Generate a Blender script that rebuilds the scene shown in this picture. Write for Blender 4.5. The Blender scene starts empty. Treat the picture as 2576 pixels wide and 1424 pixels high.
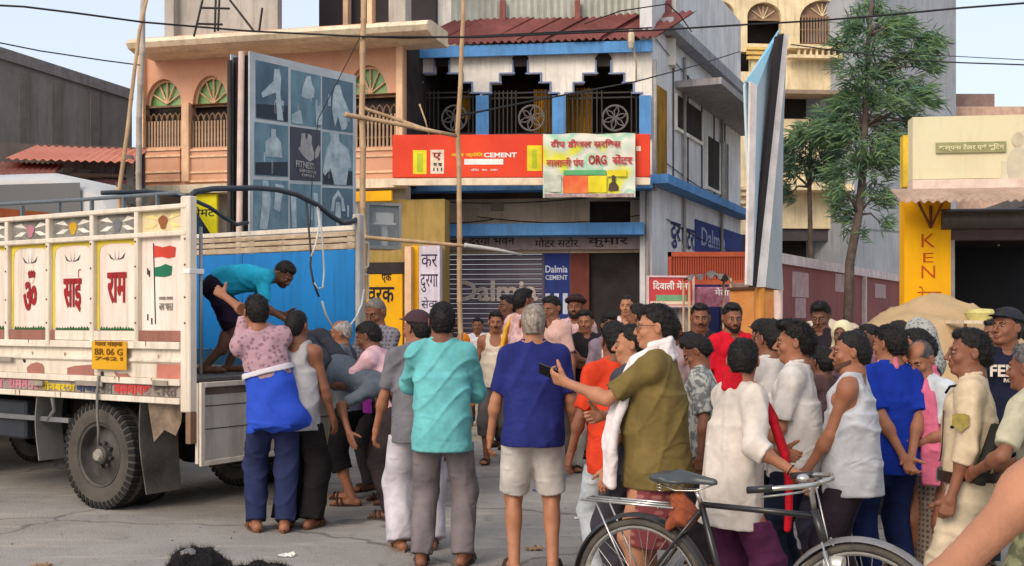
import bpy, math, random, time
import numpy as np
from mathutils import Vector, Matrix
T0 = time.time()
rnd = random.Random(7)
R = math.radians
# ---------------------------------------------------------------- camera
sc = bpy.context.scene
CAMZ = 1.58; FPX = 2800.0; CU = 1288.0; HV = 803.0      # eye height, focal length and horizon in picture units
cd = bpy.data.cameras.new('camera'); cam = bpy.data.objects.new('camera', cd)
sc.collection.objects.link(cam); sc.camera = cam
cam.location = (0, 0, CAMZ); cam.rotation_euler = (R(90), 0, 0)
cd.sensor_width = 36; cd.lens = 36 * FPX / 2576; cd.shift_y = 91 / 2576
cd.clip_end = 3000; cd.clip_start = 0.05
# ---------------------------------------------------------------- light
w = bpy.data.worlds.new('World'); sc.world = w; w.use_nodes = True
nt = w.node_tree; bg = nt.nodes['Background']
sky = nt.nodes.new('ShaderNodeTexSky'); sky.sky_type = 'NISHITA'; sky.sun_disc = False
SUN_EL = R(34); SUN_AZ = R(214)        # azimuth clockwise from +Y: behind the camera, to its left
sky.sun_elevation = SUN_EL; sky.sun_rotation = SUN_AZ
sky.dust_density = 4.0; sky.air_density = 1.0; sky.ozone_density = 1.5
mxs = nt.nodes.new('ShaderNodeMix'); mxs.data_type = 'RGBA'; mxs.inputs[0].default_value = .60      # a milky evening haze over the whole sky
mxs.inputs[7].default_value = (4.3, 4.5, 4.85, 1)
nt.links.new(sky.outputs[0], mxs.inputs[6]); nt.links.new(mxs.outputs[2], bg.inputs[0]); bg.inputs[1].default_value = 0.15
sl = bpy.data.lights.new('sun', 'SUN'); sl.energy = 1.0; sl.angle = R(28); sl.color = (1.0, 0.85, 0.68)
so = bpy.data.objects.new('sun', sl); sc.collection.objects.link(so)
sd = Vector((math.sin(SUN_AZ) * math.cos(SUN_EL), math.cos(SUN_AZ) * math.cos(SUN_EL), math.sin(SUN_EL)))
so.rotation_euler = sd.to_track_quat('Z', 'Y').to_euler(); so.location = (-20, -20, 30)
sc.view_settings.view_transform = 'Standard'; sc.view_settings.look = 'None'
sc.view_settings.exposure = 0.66; sc.view_settings.gamma = 1.0
sc.render.engine = 'CYCLES'
try:
    sc.cycles.max_bounces = 5; sc.cycles.diffuse_bounces = 3; sc.cycles.glossy_bounces = 2
    sc.cycles.transmission_bounces = 4; sc.cycles.transparent_max_bounces = 6
    sc.cycles.use_denoising = True
except Exception: pass
COL = sc.collection
# ---------------------------------------------------------------- materials
def lin(c):
    return tuple(((x / 255) / 12.92 if x / 255 <= .04045 else ((x / 255 + .055) / 1.055) ** 2.4) for x in c)
_M = {}
def mat(name, rgb, rough=.8, var=.12, scale=4., bump=.0, bscale=30., metal=0., rgb2=None, stretch=None, spec=.3, alpha=None, dirt=0., emit=0.):
    """principled material: base colour with soft mottling, optional second colour, bump and grime specks"""
    key = name
    if key in _M: return _M[key]
    m = bpy.data.materials.new(name); m.use_nodes = True; n = m.node_tree.nodes; l = m.node_tree.links
    b = n['Principled BSDF']; c = lin(rgb)
    b.inputs['Roughness'].default_value = rough; b.inputs['Metallic'].default_value = metal
    b.inputs['Specular IOR Level'].default_value = spec
    tc = n.new('ShaderNodeTexCoord'); mp = n.new('ShaderNodeMapping')
    l.new(tc.outputs['Object'], mp.inputs[0])
    if stretch: mp.inputs['Scale'].default_value = stretch
    no = n.new('ShaderNodeTexNoise'); no.inputs['Scale'].default_value = scale; no.inputs['Detail'].default_value = 6
    no.inputs['Roughness'].default_value = .62
    l.new(mp.outputs[0], no.inputs[0])
    cr = n.new('ShaderNodeValToRGB'); l.new(no.outputs['Fac'], cr.inputs[0])
    c2 = lin(rgb2) if rgb2 else tuple(x * (1 - var * 2) for x in c)
    c1 = c if rgb2 else tuple(min(1, x * (1 + var)) for x in c)
    cr.color_ramp.elements[0].position = .32; cr.color_ramp.elements[1].position = .68
    cr.color_ramp.elements[0].color = (*c2, 1); cr.color_ramp.elements[1].color = (*c1, 1)
    out = cr.outputs[0]
    if dirt:
        n2 = n.new('ShaderNodeTexNoise'); n2.inputs['Scale'].default_value = scale * .7 + 1.3; n2.inputs['Detail'].default_value = 9
        n2.inputs['Roughness'].default_value = .75
        m2 = n.new('ShaderNodeMapping'); m2.inputs['Scale'].default_value = (1.6, 1.6, .45)
        l.new(tc.outputs['Object'], m2.inputs[0]); l.new(m2.outputs[0], n2.inputs[0])
        r2 = n.new('ShaderNodeValToRGB'); r2.color_ramp.elements[0].position = .5; r2.color_ramp.elements[1].position = .72
        r2.color_ramp.elements[0].color = (0, 0, 0, 1); r2.color_ramp.elements[1].color = (dirt, dirt, dirt, 1)
        l.new(n2.outputs['Fac'], r2.inputs[0])
        mx = n.new('ShaderNodeMix'); mx.data_type = 'RGBA'; l.new(r2.outputs[0], mx.inputs[0]); l.new(out, mx.inputs[6])
        mx.inputs[7].default_value = (*[x * .35 + .012 for x in c], 1); out = mx.outputs[2]
    if dirt >= .3:      # rain streaks
        n3 = n.new('ShaderNodeTexNoise'); n3.inputs['Scale'].default_value = 2.2; n3.inputs['Detail'].default_value = 6; n3.inputs['Roughness'].default_value = .7
        m3 = n.new('ShaderNodeMapping'); m3.inputs['Scale'].default_value = (4.5, 4.5, .28); l.new(tc.outputs['Object'], m3.inputs[0]); l.new(m3.outputs[0], n3.inputs[0])
        r3 = n.new('ShaderNodeValToRGB'); r3.color_ramp.elements[0].position = .50; r3.color_ramp.elements[1].position = .70
        r3.color_ramp.elements[0].color = (0, 0, 0, 1); r3.color_ramp.elements[1].color = (.72, .72, .72, 1); l.new(n3.outputs['Fac'], r3.inputs[0])
        x3 = n.new('ShaderNodeMix'); x3.data_type = 'RGBA'; l.new(r3.outputs[0], x3.inputs[0]); l.new(out, x3.inputs[6]); x3.inputs[7].default_value = (c[0] * .55 + .01, c[1] * .50 + .01, c[2] * .45 + .01, 1); out = x3.outputs[2]
    l.new(out, b.inputs['Base Color'])
    if bump:
        nb = n.new('ShaderNodeTexNoise'); nb.inputs['Scale'].default_value = bscale; nb.inputs['Detail'].default_value = 5
        l.new(mp.outputs[0], nb.inputs[0])
        bp = n.new('ShaderNodeBump'); bp.inputs['Strength'].default_value = bump; bp.inputs['Distance'].default_value = .02
        l.new(nb.outputs['Fac'], bp.inputs['Height']); l.new(bp.outputs[0], b.inputs['Normal'])
    if alpha is not None:
        b.inputs['Alpha'].default_value = alpha
    if emit:
        b.inputs['Emission Color'].default_value = (*c, 1); b.inputs['Emission Strength'].default_value = emit
    _M[key] = m
    return m
def roadmat(name, c1, c2, speck):
    m = mat(name, c1, .93, rgb2=c2, scale=.8, bump=.45, bscale=70, dirt=.2); n = m.node_tree.nodes; l = m.node_tree.links; b = n['Principled BSDF']
    src = b.inputs['Base Color'].links[0].from_socket; tc = n.new('ShaderNodeTexCoord')
    def layer(src, tex, lo, hi, col, fac):
        r = n.new('ShaderNodeValToRGB'); r.color_ramp.elements[0].position = lo; r.color_ramp.elements[1].position = hi
        r.color_ramp.elements[0].color = (0, 0, 0, 1); r.color_ramp.elements[1].color = (fac,) * 3 + (1,); l.new(tex, r.inputs[0])
        x = n.new('ShaderNodeMix'); x.data_type = 'RGBA'; l.new(r.outputs[0], x.inputs[0]); l.new(src, x.inputs[6]); x.inputs[7].default_value = (*lin(col), 1); return x.outputs[2]
    def noise(sc_, det=8, stretch=None, rough=.7, dist=0.):
        t = n.new('ShaderNodeTexNoise'); t.inputs['Scale'].default_value = sc_; t.inputs['Detail'].default_value = det; t.inputs['Roughness'].default_value = rough; t.inputs['Distortion'].default_value = dist
        mp = n.new('ShaderNodeMapping'); mp.inputs['Scale'].default_value = stretch or (1, 1, 1); l.new(tc.outputs['Object'], mp.inputs[0]); l.new(mp.outputs[0], t.inputs[0]); return t.outputs['Fac']
    src = layer(src, noise(140, 2), .60, .74, speck, .75); src = layer(src, noise(60, 3), .58, .72, (206, 200, 190), .45)
    src = layer(src, noise(2.6, 10, None, .8, 1.5), .56, .66, speck, .45); src = layer(src, noise(1.1, 6, (1, 5, 1), .6), .55, .75, (196, 184, 166), .5)
    v = n.new('ShaderNodeTexVoronoi'); v.feature = 'DISTANCE_TO_EDGE'; v.inputs['Scale'].default_value = .55; v.inputs['Randomness'].default_value = 1
    nn = n.new('ShaderNodeTexNoise'); nn.inputs['Scale'].default_value = 3; nn.inputs['Detail'].default_value = 8; mx = n.new('ShaderNodeMix'); mx.data_type = 'RGBA'; mx.inputs[0].default_value = .22
    l.new(tc.outputs['Object'], nn.inputs[0]); l.new(tc.outputs['Object'], mx.inputs[6]); l.new(nn.outputs['Color'], mx.inputs[7]); l.new(mx.outputs[2], v.inputs[0])
    inv = n.new('ShaderNodeMath'); inv.operation = 'SUBTRACT'; inv.inputs[0].default_value = 1; l.new(v.outputs['Distance'], inv.inputs[1])
    src = layer(src, inv.outputs[0], .990, .997, speck, .7); l.new(src, b.inputs['Base Color']); return m
def clothmat(name, rgb, seed=0.):
    """woven cloth: uneven dye, damp patches, sharp creases and fine weave in the bump"""
    if name in _M: return _M[name]
    m = mat(name, rgb, .92, var=.16, scale=5, spec=.12); creases(m, .7); return m
def creases(m, strength=.55):
    n = m.node_tree.nodes; l = m.node_tree.links; b = n['Principled BSDF']; tc = n.new('ShaderNodeTexCoord')
    prev = None
    for (sc_, st, dist, ntype, stretch) in ((3.6, strength, .05, 'RIDGED_MULTIFRACTAL', (1.6, 1.6, .7)), (9., strength * .6, .02, 'RIDGED_MULTIFRACTAL', (1, 1, 1.7)), (150, .25, .004, 'FBM', (1, 1, 1))):
        t = n.new('ShaderNodeTexNoise'); t.noise_type = ntype; t.inputs['Scale'].default_value = sc_; t.inputs['Detail'].default_value = 2.5; t.inputs['Distortion'].default_value = .6
        mp = n.new('ShaderNodeMapping'); mp.inputs['Scale'].default_value = stretch; l.new(tc.outputs['Object'], mp.inputs[0]); l.new(mp.outputs[0], t.inputs[0])
        bp = n.new('ShaderNodeBump'); bp.inputs['Strength'].default_value = st; bp.inputs['Distance'].default_value = dist; l.new(t.outputs['Fac'], bp.inputs['Height'])
        if prev: l.new(prev.outputs[0], bp.inputs['Normal'])
        prev = bp
    l.new(prev.outputs[0], b.inputs['Normal'])
def patmat(name, c1, c2, kind='check', scale=20, rough=.85):
    if name in _M: return _M[name]
    m = mat(name, c1, rough, bump=.25, bscale=60); n = m.node_tree.nodes; l = m.node_tree.links
    b = n['Principled BSDF']; tc = n.new('ShaderNodeTexCoord')
    if kind == 'check':
        t1 = n.new('ShaderNodeTexWave'); t1.inputs['Scale'].default_value = scale; t1.bands_direction = 'X'; t1.inputs['Distortion'].default_value = 1.2
        t2 = n.new('ShaderNodeTexWave'); t2.inputs['Scale'].default_value = scale; t2.bands_direction = 'Z'; t2.inputs['Distortion'].default_value = 1.2
        l.new(tc.outputs['Object'], t1.inputs[0]); l.new(tc.outputs['Object'], t2.inputs[0])
        mm = n.new('ShaderNodeMath'); mm.operation = 'MULTIPLY'; l.new(t1.outputs['Fac'], mm.inputs[0]); l.new(t2.outputs['Fac'], mm.inputs[1]); src = mm.outputs[0]
        lo, hi = .25, .6
    else:
        t1 = n.new('ShaderNodeTexVoronoi' if kind == 'print' else 'ShaderNodeTexNoise'); t1.inputs['Scale'].default_value = scale
        l.new(tc.outputs['Object'], t1.inputs[0]); src = t1.outputs[0]
        lo, hi = (.25, .5) if kind == 'print' else (.44, .56)
    creases(m, .5)
    r = n.new('ShaderNodeValToRGB'); r.color_ramp.elements[0].position = lo; r.color_ramp.elements[1].position = hi
    r.color_ramp.elements[0].color = (*lin(c1), 1); r.color_ramp.elements[1].color = (*lin(c2), 1)
    l.new(src, r.inputs[0]); l.new(r.outputs[0], b.inputs['Base Color'])
    return m
# ---------------------------------------------------------------- object helpers
def tagit(o, label=None, cat=None, group=None, kind=None):
    if label: o['label'] = label
    if cat: o['category'] = cat
    if group: o['group'] = group
    if kind: o['kind'] = kind
    return o
def empty(name, loc=(0, 0, 0), rz=0., label=None, cat=None, group=None, scale=1.):
    o = bpy.data.objects.new(name, None); COL.objects.link(o)
    o.location = loc; o.rotation_euler = (0, 0, rz); o.scale = (scale,) * 3; o.empty_display_size = .1
    return tagit(o, label, cat, group)
def mesh_obj(name, verts, faces, mats, parent=None, smooth=False, midx=None):
    me = bpy.data.meshes.new(name)
    me.from_pydata(verts, [], faces)
    for m in (mats if isinstance(mats, (list, tuple)) else [mats]): me.materials.append(m)
    if midx is not None: me.polygons.foreach_set('material_index', midx)
    if smooth: me.polygons.foreach_set('use_smooth', [True] * len(me.polygons))
    me.update()
    o = bpy.data.objects.new(name, me); COL.objects.link(o)
    if parent is not None: o.parent = parent
    return o
def fast_mesh(name, V, Q, mats, parent=None, midx=None, smooth=True):
    """V float (n,3), Q int (m,4) quads"""
    me = bpy.data.meshes.new(name)
    me.vertices.add(len(V)); me.vertices.foreach_set('co', np.ascontiguousarray(V, dtype=np.float32).ravel())
    k = Q.shape[1]
    me.loops.add(Q.size); me.loops.foreach_set('vertex_index', np.ascontiguousarray(Q, dtype=np.int32).ravel())
    me.polygons.add(len(Q)); me.polygons.foreach_set('loop_start', np.arange(0, Q.size, k, dtype=np.int32))
    me.polygons.foreach_set('loop_total', np.full(len(Q), k, dtype=np.int32))
    for m in (mats if isinstance(mats, (list, tuple)) else [mats]): me.materials.append(m)
    if midx is not None: me.polygons.foreach_set('material_index', np.asarray(midx, dtype=np.int32))
    if smooth: me.polygons.foreach_set('use_smooth', np.ones(len(Q), dtype=bool))
    me.update(calc_edges=True); me.validate()
    o = bpy.data.objects.new(name, me); COL.objects.link(o)
    if parent is not None: o.parent = parent
    return o
I3 = ((1, 0, 0), (0, 1, 0), (0, 0, 1))
class MB:
    """collects shapes in a frame (origin, axes) and links them as one mesh object"""
    def __init__(s, org=(0, 0, 0), ax=None):
        s.v = []; s.f = []; s.mi = []; s.org = Vector(org); s.ax = [Vector(a) for a in (ax or I3)]
    def P(s, p): return s.org + s.ax[0] * p[0] + s.ax[1] * p[1] + s.ax[2] * p[2]
    def poly(s, pts, faces, mi=0):
        b = len(s.v); s.v += [tuple(s.P(p)) for p in pts]
        s.f += [tuple(b + i for i in f) for f in faces]; s.mi += [mi] * len(faces); return s
    def box(s, x0, x1, y0, y1, z0, z1, mi=0):
        pts = [(x, y, z) for z in (z0, z1) for y in (y0, y1) for x in (x0, x1)]
        return s.poly(pts, [(0, 2, 3, 1), (4, 5, 7, 6), (0, 1, 5, 4), (2, 6, 7, 3), (0, 4, 6, 2), (1, 3, 7, 5)], mi)
    def bevbox(s, x0, x1, y0, y1, z0, z1, b=.01, mi=0):
        """box with chamfered edges"""
        P = []; F = []
        cx = ((x0, x1), (y0, y1), (z0, z1)); idx = {}
        for i in (0, 1):
            for j in (0, 1):
                for k in (0, 1):
                    c = [cx[0][i], cx[1][j], cx[2][k]]; sg = [1 if t == 0 else -1 for t in (i, j, k)]
                    for a in range(3):
                        q = list(c)
                        for o in range(3):
                            if o != a: q[o] += sg[o] * b
                        idx[(i, j, k, a)] = len(P); P.append(q)
        g = idx
        for a in range(3):
            for t in (0, 1):
                o = [0, 1, 2]; o.remove(a)
                ring = []
                for (p, q) in ((0, 0), (1, 0), (1, 1), (0, 1)):
                    key = [0, 0, 0]; key[a] = t; key[o[0]] = p; key[o[1]] = q
                    ring.append(g[(*key, a)])
                F.append(tuple(ring))
        for a in range(3):
            o = [0, 1, 2]; o.remove(a)
            for p in (0, 1):
                for q in (0, 1):
                    k0 = [0, 0, 0]; k1 = [0, 0, 0]; k0[a] = 0; k1[a] = 1
                    for k in (k0, k1): k[o[0]] = p; k[o[1]] = q
                    F.append((g[(*k0, o[0])], g[(*k1, o[0])], g[(*k1, o[1])], g[(*k0, o[1])]))
        for i in (0, 1):
            for j in (0, 1):
                for k in (0, 1): F.append((g[(i, j, k, 0)], g[(i, j, k, 1)], g[(i, j, k, 2)]))
        s.poly(P, F, mi); s.fix = True; return s
    def tube(s, pts, r, n=8, mi=0, cap=True, closed=False):
        pts = [Vector(p) for p in pts]; rs = r if isinstance(r, (list, tuple)) else [r] * len(pts)
        V = []; F = []; N = len(pts); prev = None
        for i, p in enumerate(pts):
            a = pts[i - 1] if (i > 0 or closed) else p; c = pts[(i + 1) % N] if (i < N - 1 or closed) else p
            d = (c - a).normalized() if (c - a).length > 1e-9 else Vector((0, 0, 1))
            if prev is None:
                u = d.cross(Vector((0, 0, 1)));
                if u.length < .1: u = d.cross(Vector((1, 0, 0)))
            else: u = prev - d * prev.dot(d)
            u.normalize(); prev = u; w_ = d.cross(u)
            for k in range(n):
                t = 2 * math.pi * k / n; V.append(tuple(p + u * (rs[i] * math.cos(t)) + w_ * (rs[i] * math.sin(t))))
        for i in range(N if closed else N - 1):
            a = i * n; b = ((i + 1) % N) * n
            for k in range(n): F.append((a + k, a + (k + 1) % n, b + (k + 1) % n, b + k))
        if cap and not closed: F.append(tuple(range(n - 1, -1, -1))); F.append(tuple(range((N - 1) * n, N * n)))
        return s.poly(V, F, mi)
    def lathe(s, c, axis, prof, n=32, mi=0):
        """prof: list of (along, radius)"""
        c = Vector(c); d = Vector(axis).normalized(); u = d.orthogonal().normalized(); w_ = d.cross(u)
        V = []; F = []
        for (h, r_) in prof:
            for k in range(n):
                t = 2 * math.pi * k / n; V.append(tuple(c + d * h + u * (r_ * math.cos(t)) + w_ * (r_ * math.sin(t))))
        for i in range(len(prof) - 1):
            for k in range(n): F.append((i * n + k, i * n + (k + 1) % n, (i + 1) * n + (k + 1) % n, (i + 1) * n + k))
        return s.poly(V, F, mi)
    def prism(s, poly, y0, y1, mi=0):
        """polygon in the x,z plane extruded along y"""
        n = len(poly); V = [(x, y0, z) for x, z in poly] + [(x, y1, z) for x, z in poly]
        F = [tuple(range(n)), tuple(range(2 * n - 1, n - 1, -1))] + [(i, i + n, (i + 1) % n + n, (i + 1) % n) for i in range(n)]
        return s.poly(V, F, mi)
    def ellipsoid(s, c, r, n=10, mi=0):
        V = []; F = []; m = n // 2 + 1
        for i in range(m + 1):
            a = math.pi * i / m
            for k in range(n):
                t = 2 * math.pi * k / n
                V.append((c[0] + r[0] * math.sin(a) * math.cos(t), c[1] + r[1] * math.sin(a) * math.sin(t), c[2] + r[2] * math.cos(a)))
        for i in range(m):
            for k in range(n): F.append((i * n + k, (i + 1) * n + k, (i + 1) * n + (k + 1) % n, i * n + (k + 1) % n))
        return s.poly(V, F, mi)
    def build(s, name, mats, parent=None, smooth=False):
        o = mesh_obj(name, s.v, s.f, mats, parent, smooth, s.mi)
        import bmesh
        bm = bmesh.new(); bm.from_mesh(o.data); bmesh.ops.recalc_face_normals(bm, faces=bm.faces); bm.to_mesh(o.data); bm.free()
        if smooth == 'auto':
            o.data.polygons.foreach_set('use_smooth', [True] * len(o.data.polygons))
            o.data.set_sharp_from_angle(angle=R(40))
        return o
def W(u, v, D): return Vector(((u - CU) / FPX * D, D, CAMZ - (v - HV) / FPX * D))
class Facade:
    """a vertical plane through two ground points; s runs along it, n out towards the street, z up"""
    def __init__(f, u0, D0, u1, D1):
        A = Vector(((u0 - CU) / FPX * D0, D0, 0)); B = Vector(((u1 - CU) / FPX * D1, D1, 0))
        f.A = A; f.ax = (B - A).normalized(); f.nn = Vector((f.ax.y, -f.ax.x, 0)); f.L = (B - A).length
    def at(f, u, v=HV, n=0.):
        o = f.A + f.nn * n
        k = (u - CU) / FPX      # X = k Y
        s = (k * o.y - o.x) / (f.ax.x - k * f.ax.y); Y = o.y + s * f.ax.y
        return s, CAMZ - (v - HV) / FPX * Y
    def MB(f, n=0): return MB(f.A + f.nn * n, (f.ax, f.nn, Vector((0, 0, 1))))
    def rect(f, u0, v0, u1, v1, n=0.):
        s0 = f.at(u0, v0, n)[0]; s1 = f.at(u1, v0, n)[0]; um = (u0 + u1) / 2
        return s0, s1, f.at(um, v1, n)[1], f.at(um, v0, n)[1]
    def box(f, mb, u0, v0, u1, v1, n0, n1, mi=0):
        a, b, c, d = f.rect(u0, v0, u1, v1, n1); mb.box(a, b, n0, n1, c, d, mi); return mb
    def part(f, name, u0, v0, u1, v1, n0, n1, m, parent):
        return f.box(f.MB(), u0, v0, u1, v1, n0, n1).build(name, m, parent)
def wall_with_holes(mb, s0, s1, z0, z1, n0, n1, holes, mi=0):
    S = sorted({s0, s1, *[h[0] for h in holes], *[h[1] for h in holes]}); S = [x for x in S if s0 <= x <= s1]
    for a, b in zip(S[:-1], S[1:]):
        if b - a < 1e-5: continue
        hs = sorted((max(h[2], z0), min(h[3], z1)) for h in holes if h[0] <= a + 1e-6 and h[1] >= b - 1e-6)
        z = z0
        for (c, d) in hs:
            if c > z + 1e-5: mb.box(a, b, n0, n1, z, c, mi)
            z = max(z, d)
        if z < z1 - 1e-5: mb.box(a, b, n0, n1, z, z1, mi)
def arch_fill(mb, s0, s1, zs, zt, n0, n1, mi=0, k=10):
    """the two spandrels of a round arch that springs at zs and peaks at zt"""
    c = (s0 + s1) / 2; a = (s1 - s0) / 2
    for sg in (-1, 1):
        arc = [(c + sg * a * math.cos(t), zs + (zt - zs) * math.sin(t)) for t in [math.pi / 2 * i / k for i in range(k + 1)]]
        mb.prism(arc + [(c + sg * a, zt)], n0, n1, mi)
_tc = {}
import re
def text_mesh(txt, size=1., depth=.004, bold=0.):
    txt = re.sub('([\u0915-\u0939])\u093f', '\u093f\\1', txt)      # this sign is drawn before its consonant
    key = (txt, depth, bold)
    if key not in _tc:
        cu = bpy.data.curves.new('t', 'FONT'); cu.body = txt; cu.size = 1; cu.extrude = depth / 2; cu.align_x = 'CENTER'; cu.align_y = 'CENTER'
        cu.offset = bold; cu.resolution_u = 2
        o = bpy.data.objects.new('t', cu); COL.objects.link(o); bpy.context.view_layer.update()
        me = bpy.data.meshes.new_from_object(o.evaluated_get(bpy.context.evaluated_depsgraph_get()))
        bpy.data.objects.remove(o); n = len(me.vertices); co = np.zeros(n * 3, dtype=np.float32)
        me.vertices.foreach_get('co', co); co = co.reshape(-1, 3)
        fs = [tuple(p.vertices) for p in me.polygons]
        _tc[key] = (co, fs)
    return _tc[key]
def text(txt, org, ax, up, wdt, hgt, m, parent, name='lettering', bold=0., depth=.004):
    """flat lettering centred on org, stretched to the given width and height"""
    co, fs = text_mesh(txt, 1, depth, bold)
    if not len(co): return None
    lo = co.min(0); hi = co.max(0); c = (lo + hi) / 2; sx = wdt / max(hi[0] - lo[0], 1e-6); sy = hgt / max(hi[1] - lo[1], 1e-6)
    ax = Vector(ax).normalized(); up = Vector(up).normalized(); nn = ax.cross(up)
    V = [tuple(Vector(org) + ax * float((p[0] - c[0]) * sx) + up * float((p[1] - c[1]) * sy) + nn * float(p[2])) for p in co]
    return mesh_obj(name, V, fs, m, parent)
# ================================================================ people
def _n(v):
    v = np.asarray(v, float); return v / (np.linalg.norm(v) + 1e-9)
class Vol:
    """a signed distance field on a regular grid, grown primitive by primitive with smooth unions"""
    def __init__(s, lo, hi, h):
        s.h = h; s.lo = np.asarray(lo, float); nn = [max(4, int(math.ceil((hi[i] - lo[i]) / h)) + 1) for i in range(3)]
        s.g = [(s.lo[i] + h * np.arange(nn[i])).astype(np.float32) for i in range(3)]
        s.D = np.full(nn, .5, dtype=np.float32)
    def sl(s, a, b):
        out = []
        for i in range(3):
            i0 = max(0, int(math.floor((a[i] - s.lo[i]) / s.h))); i1 = min(len(s.g[i]), int(math.ceil((b[i] - s.lo[i]) / s.h)) + 1)
            if i1 <= i0: return None
            out.append(slice(i0, i1))
        return tuple(out)
    def pts(s, q):
        return (s.g[0][q[0]][:, None, None], s.g[1][q[1]][None, :, None], s.g[2][q[2]][None, None, :])
    def put(s, q, d, k, mode=0):
        D = s.D[q]
        if mode == 0:
            if k > 0:
                hh = np.maximum(k - np.abs(D - d), 0) / k; s.D[q] = np.minimum(D, d) - hh * hh * k * .25
            else: s.D[q] = np.minimum(D, d)
        elif mode == 1:      # carve
            d = -d
            if k > 0:
                hh = np.maximum(k - np.abs(D - d), 0) / k; s.D[q] = np.maximum(D, d) + hh * hh * k * .25
            else: s.D[q] = np.maximum(D, d)
    def add(s, p, mode=0):
        t = p[0]; k = p[-1]; mg = k + s.h * 2.5
        if t == 'c':      # tapered capsule: a, b, ra, rb, flat ends (bit 1 at a, bit 2 at b), squash
            _, a, b, ra, rb, flat, _ = p; a = np.asarray(a, np.float32); b = np.asarray(b, np.float32); rm = max(ra, rb) + mg
            q = s.sl(np.minimum(a, b) - rm, np.maximum(a, b) + rm)
            if q is None: return
            X, Y, Z = s.pts(q); ba = b - a; L2 = float(ba @ ba) + 1e-9
            hr = ((X - a[0]) * ba[0] + (Y - a[1]) * ba[1] + (Z - a[2]) * ba[2]) / L2; hc = np.clip(hr, 0, 1)
            d = np.sqrt((X - a[0] - ba[0] * hc) ** 2 + (Y - a[1] - ba[1] * hc) ** 2 + (Z - a[2] - ba[2] * hc) ** 2) - (ra + (rb - ra) * hc)
            L = math.sqrt(L2)
            if flat & 2: d = np.maximum(d, (hr - 1) * L)
            if flat & 1: d = np.maximum(d, -hr * L)
            s.put(q, d, k, mode)
        elif t == 'e':    # ellipsoid: centre, radii, axes (3x3 rows), k
            _, c, r, ax, _ = p; c = np.asarray(c, np.float32); rm = max(r) + mg
            ax = np.asarray(ax, np.float32); ext = np.sqrt(((ax * np.asarray(r)[:, None]) ** 2).sum(0)) + mg
            q = s.sl(c - ext, c + ext)
            if q is None: return
            X, Y, Z = s.pts(q); x = X - c[0]; y = Y - c[1]; z = Z - c[2]
            u = [(x * ax[i][0] + y * ax[i][1] + z * ax[i][2]) / r[i] for i in range(3)]
            k0 = np.sqrt(u[0] ** 2 + u[1] ** 2 + u[2] ** 2); k1 = np.sqrt((u[0] / r[0]) ** 2 + (u[1] / r[1]) ** 2 + (u[2] / r[2]) ** 2) + 1e-6
            s.put(q, k0 * (k0 - 1) / k1, k, mode)
        elif t == 'y':    # elliptic column: a, b, axis x, (ax,bx) at a, (ax,bx) at b, k ; flat ends
            _, a, b, xx, ea, eb, _ = p; a = np.asarray(a, np.float32); b = np.asarray(b, np.float32)
            zz = _n(b - a); L = float(np.linalg.norm(b - a)); xx = _n(np.asarray(xx) - zz * float(np.dot(xx, zz))); yy = np.cross(zz, xx)
            rm = max(*ea, *eb) + mg; q = s.sl(np.minimum(a, b) - rm, np.maximum(a, b) + rm)
            if q is None: return
            X, Y, Z = s.pts(q); x = X - a[0]; y = Y - a[1]; z = Z - a[2]
            h = x * zz[0] + y * zz[1] + z * zz[2]; t_ = np.clip(h / L, 0, 1)
            t_ = t_ * t_ * (3 - 2 * t_)
            A = ea[0] + (eb[0] - ea[0]) * t_; B = ea[1] + (eb[1] - ea[1]) * t_
            px = (x * xx[0] + y * xx[1] + z * xx[2]) / A; py = (x * yy[0] + y * yy[1] + z * yy[2]) / B
            k0 = np.sqrt(px * px + py * py); k1 = np.sqrt((px / A) ** 2 + (py / B) ** 2) + 1e-6
            d = k0 * (k0 - 1) / k1; d = np.maximum(d, np.maximum(-h, h - L))
            s.put(q, d.astype(np.float32), k, mode)
    def plane(s, pt, nrm):
        """keep the side where (p-pt).n < 0"""
        X, Y, Z = s.pts((slice(None),) * 3); nrm = _n(nrm)
        d = ((X - pt[0]) * nrm[0] + (Y - pt[1]) * nrm[1] + (Z - pt[2]) * nrm[2]).astype(np.float32)
        s.D = np.maximum(s.D, d)
    def plane2(s, p1, n1, p2, n2):
        """cut away only what is beyond both planes"""
        X, Y, Z = s.pts((slice(None),) * 3); d = []
        for p, n in ((p1, n1), (p2, n2)): n = _n(n); d.append((X - p[0]) * n[0] + (Y - p[1]) * n[1] + (Z - p[2]) * n[2])
        s.D = np.maximum(s.D, np.minimum(*d)).astype(np.float32)
    def mesh(s):
        D = s.D
        for ax in range(3):       # closed at the grid's border
            i = [slice(None)] * 3; i[ax] = 0; D[tuple(i)] = np.maximum(D[tuple(i)], 1e-3); i[ax] = -1; D[tuple(i)] = np.maximum(D[tuple(i)], 1e-3)
        S = D < 0; nx, ny, nz = D.shape
        c = np.zeros((nx - 1, ny - 1, nz - 1), np.int8)
        for i in (0, 1):
            for j in (0, 1):
                for k in (0, 1): c += S[i:nx - 1 + i, j:ny - 1 + j, k:nz - 1 + k]
        act = np.argwhere((c > 0) & (c < 8))
        if len(act) == 0: return np.zeros((0, 3)), np.zeros((0, 4), int)
        acc = np.zeros((len(act), 3)); cnt = np.zeros(len(act))
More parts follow.
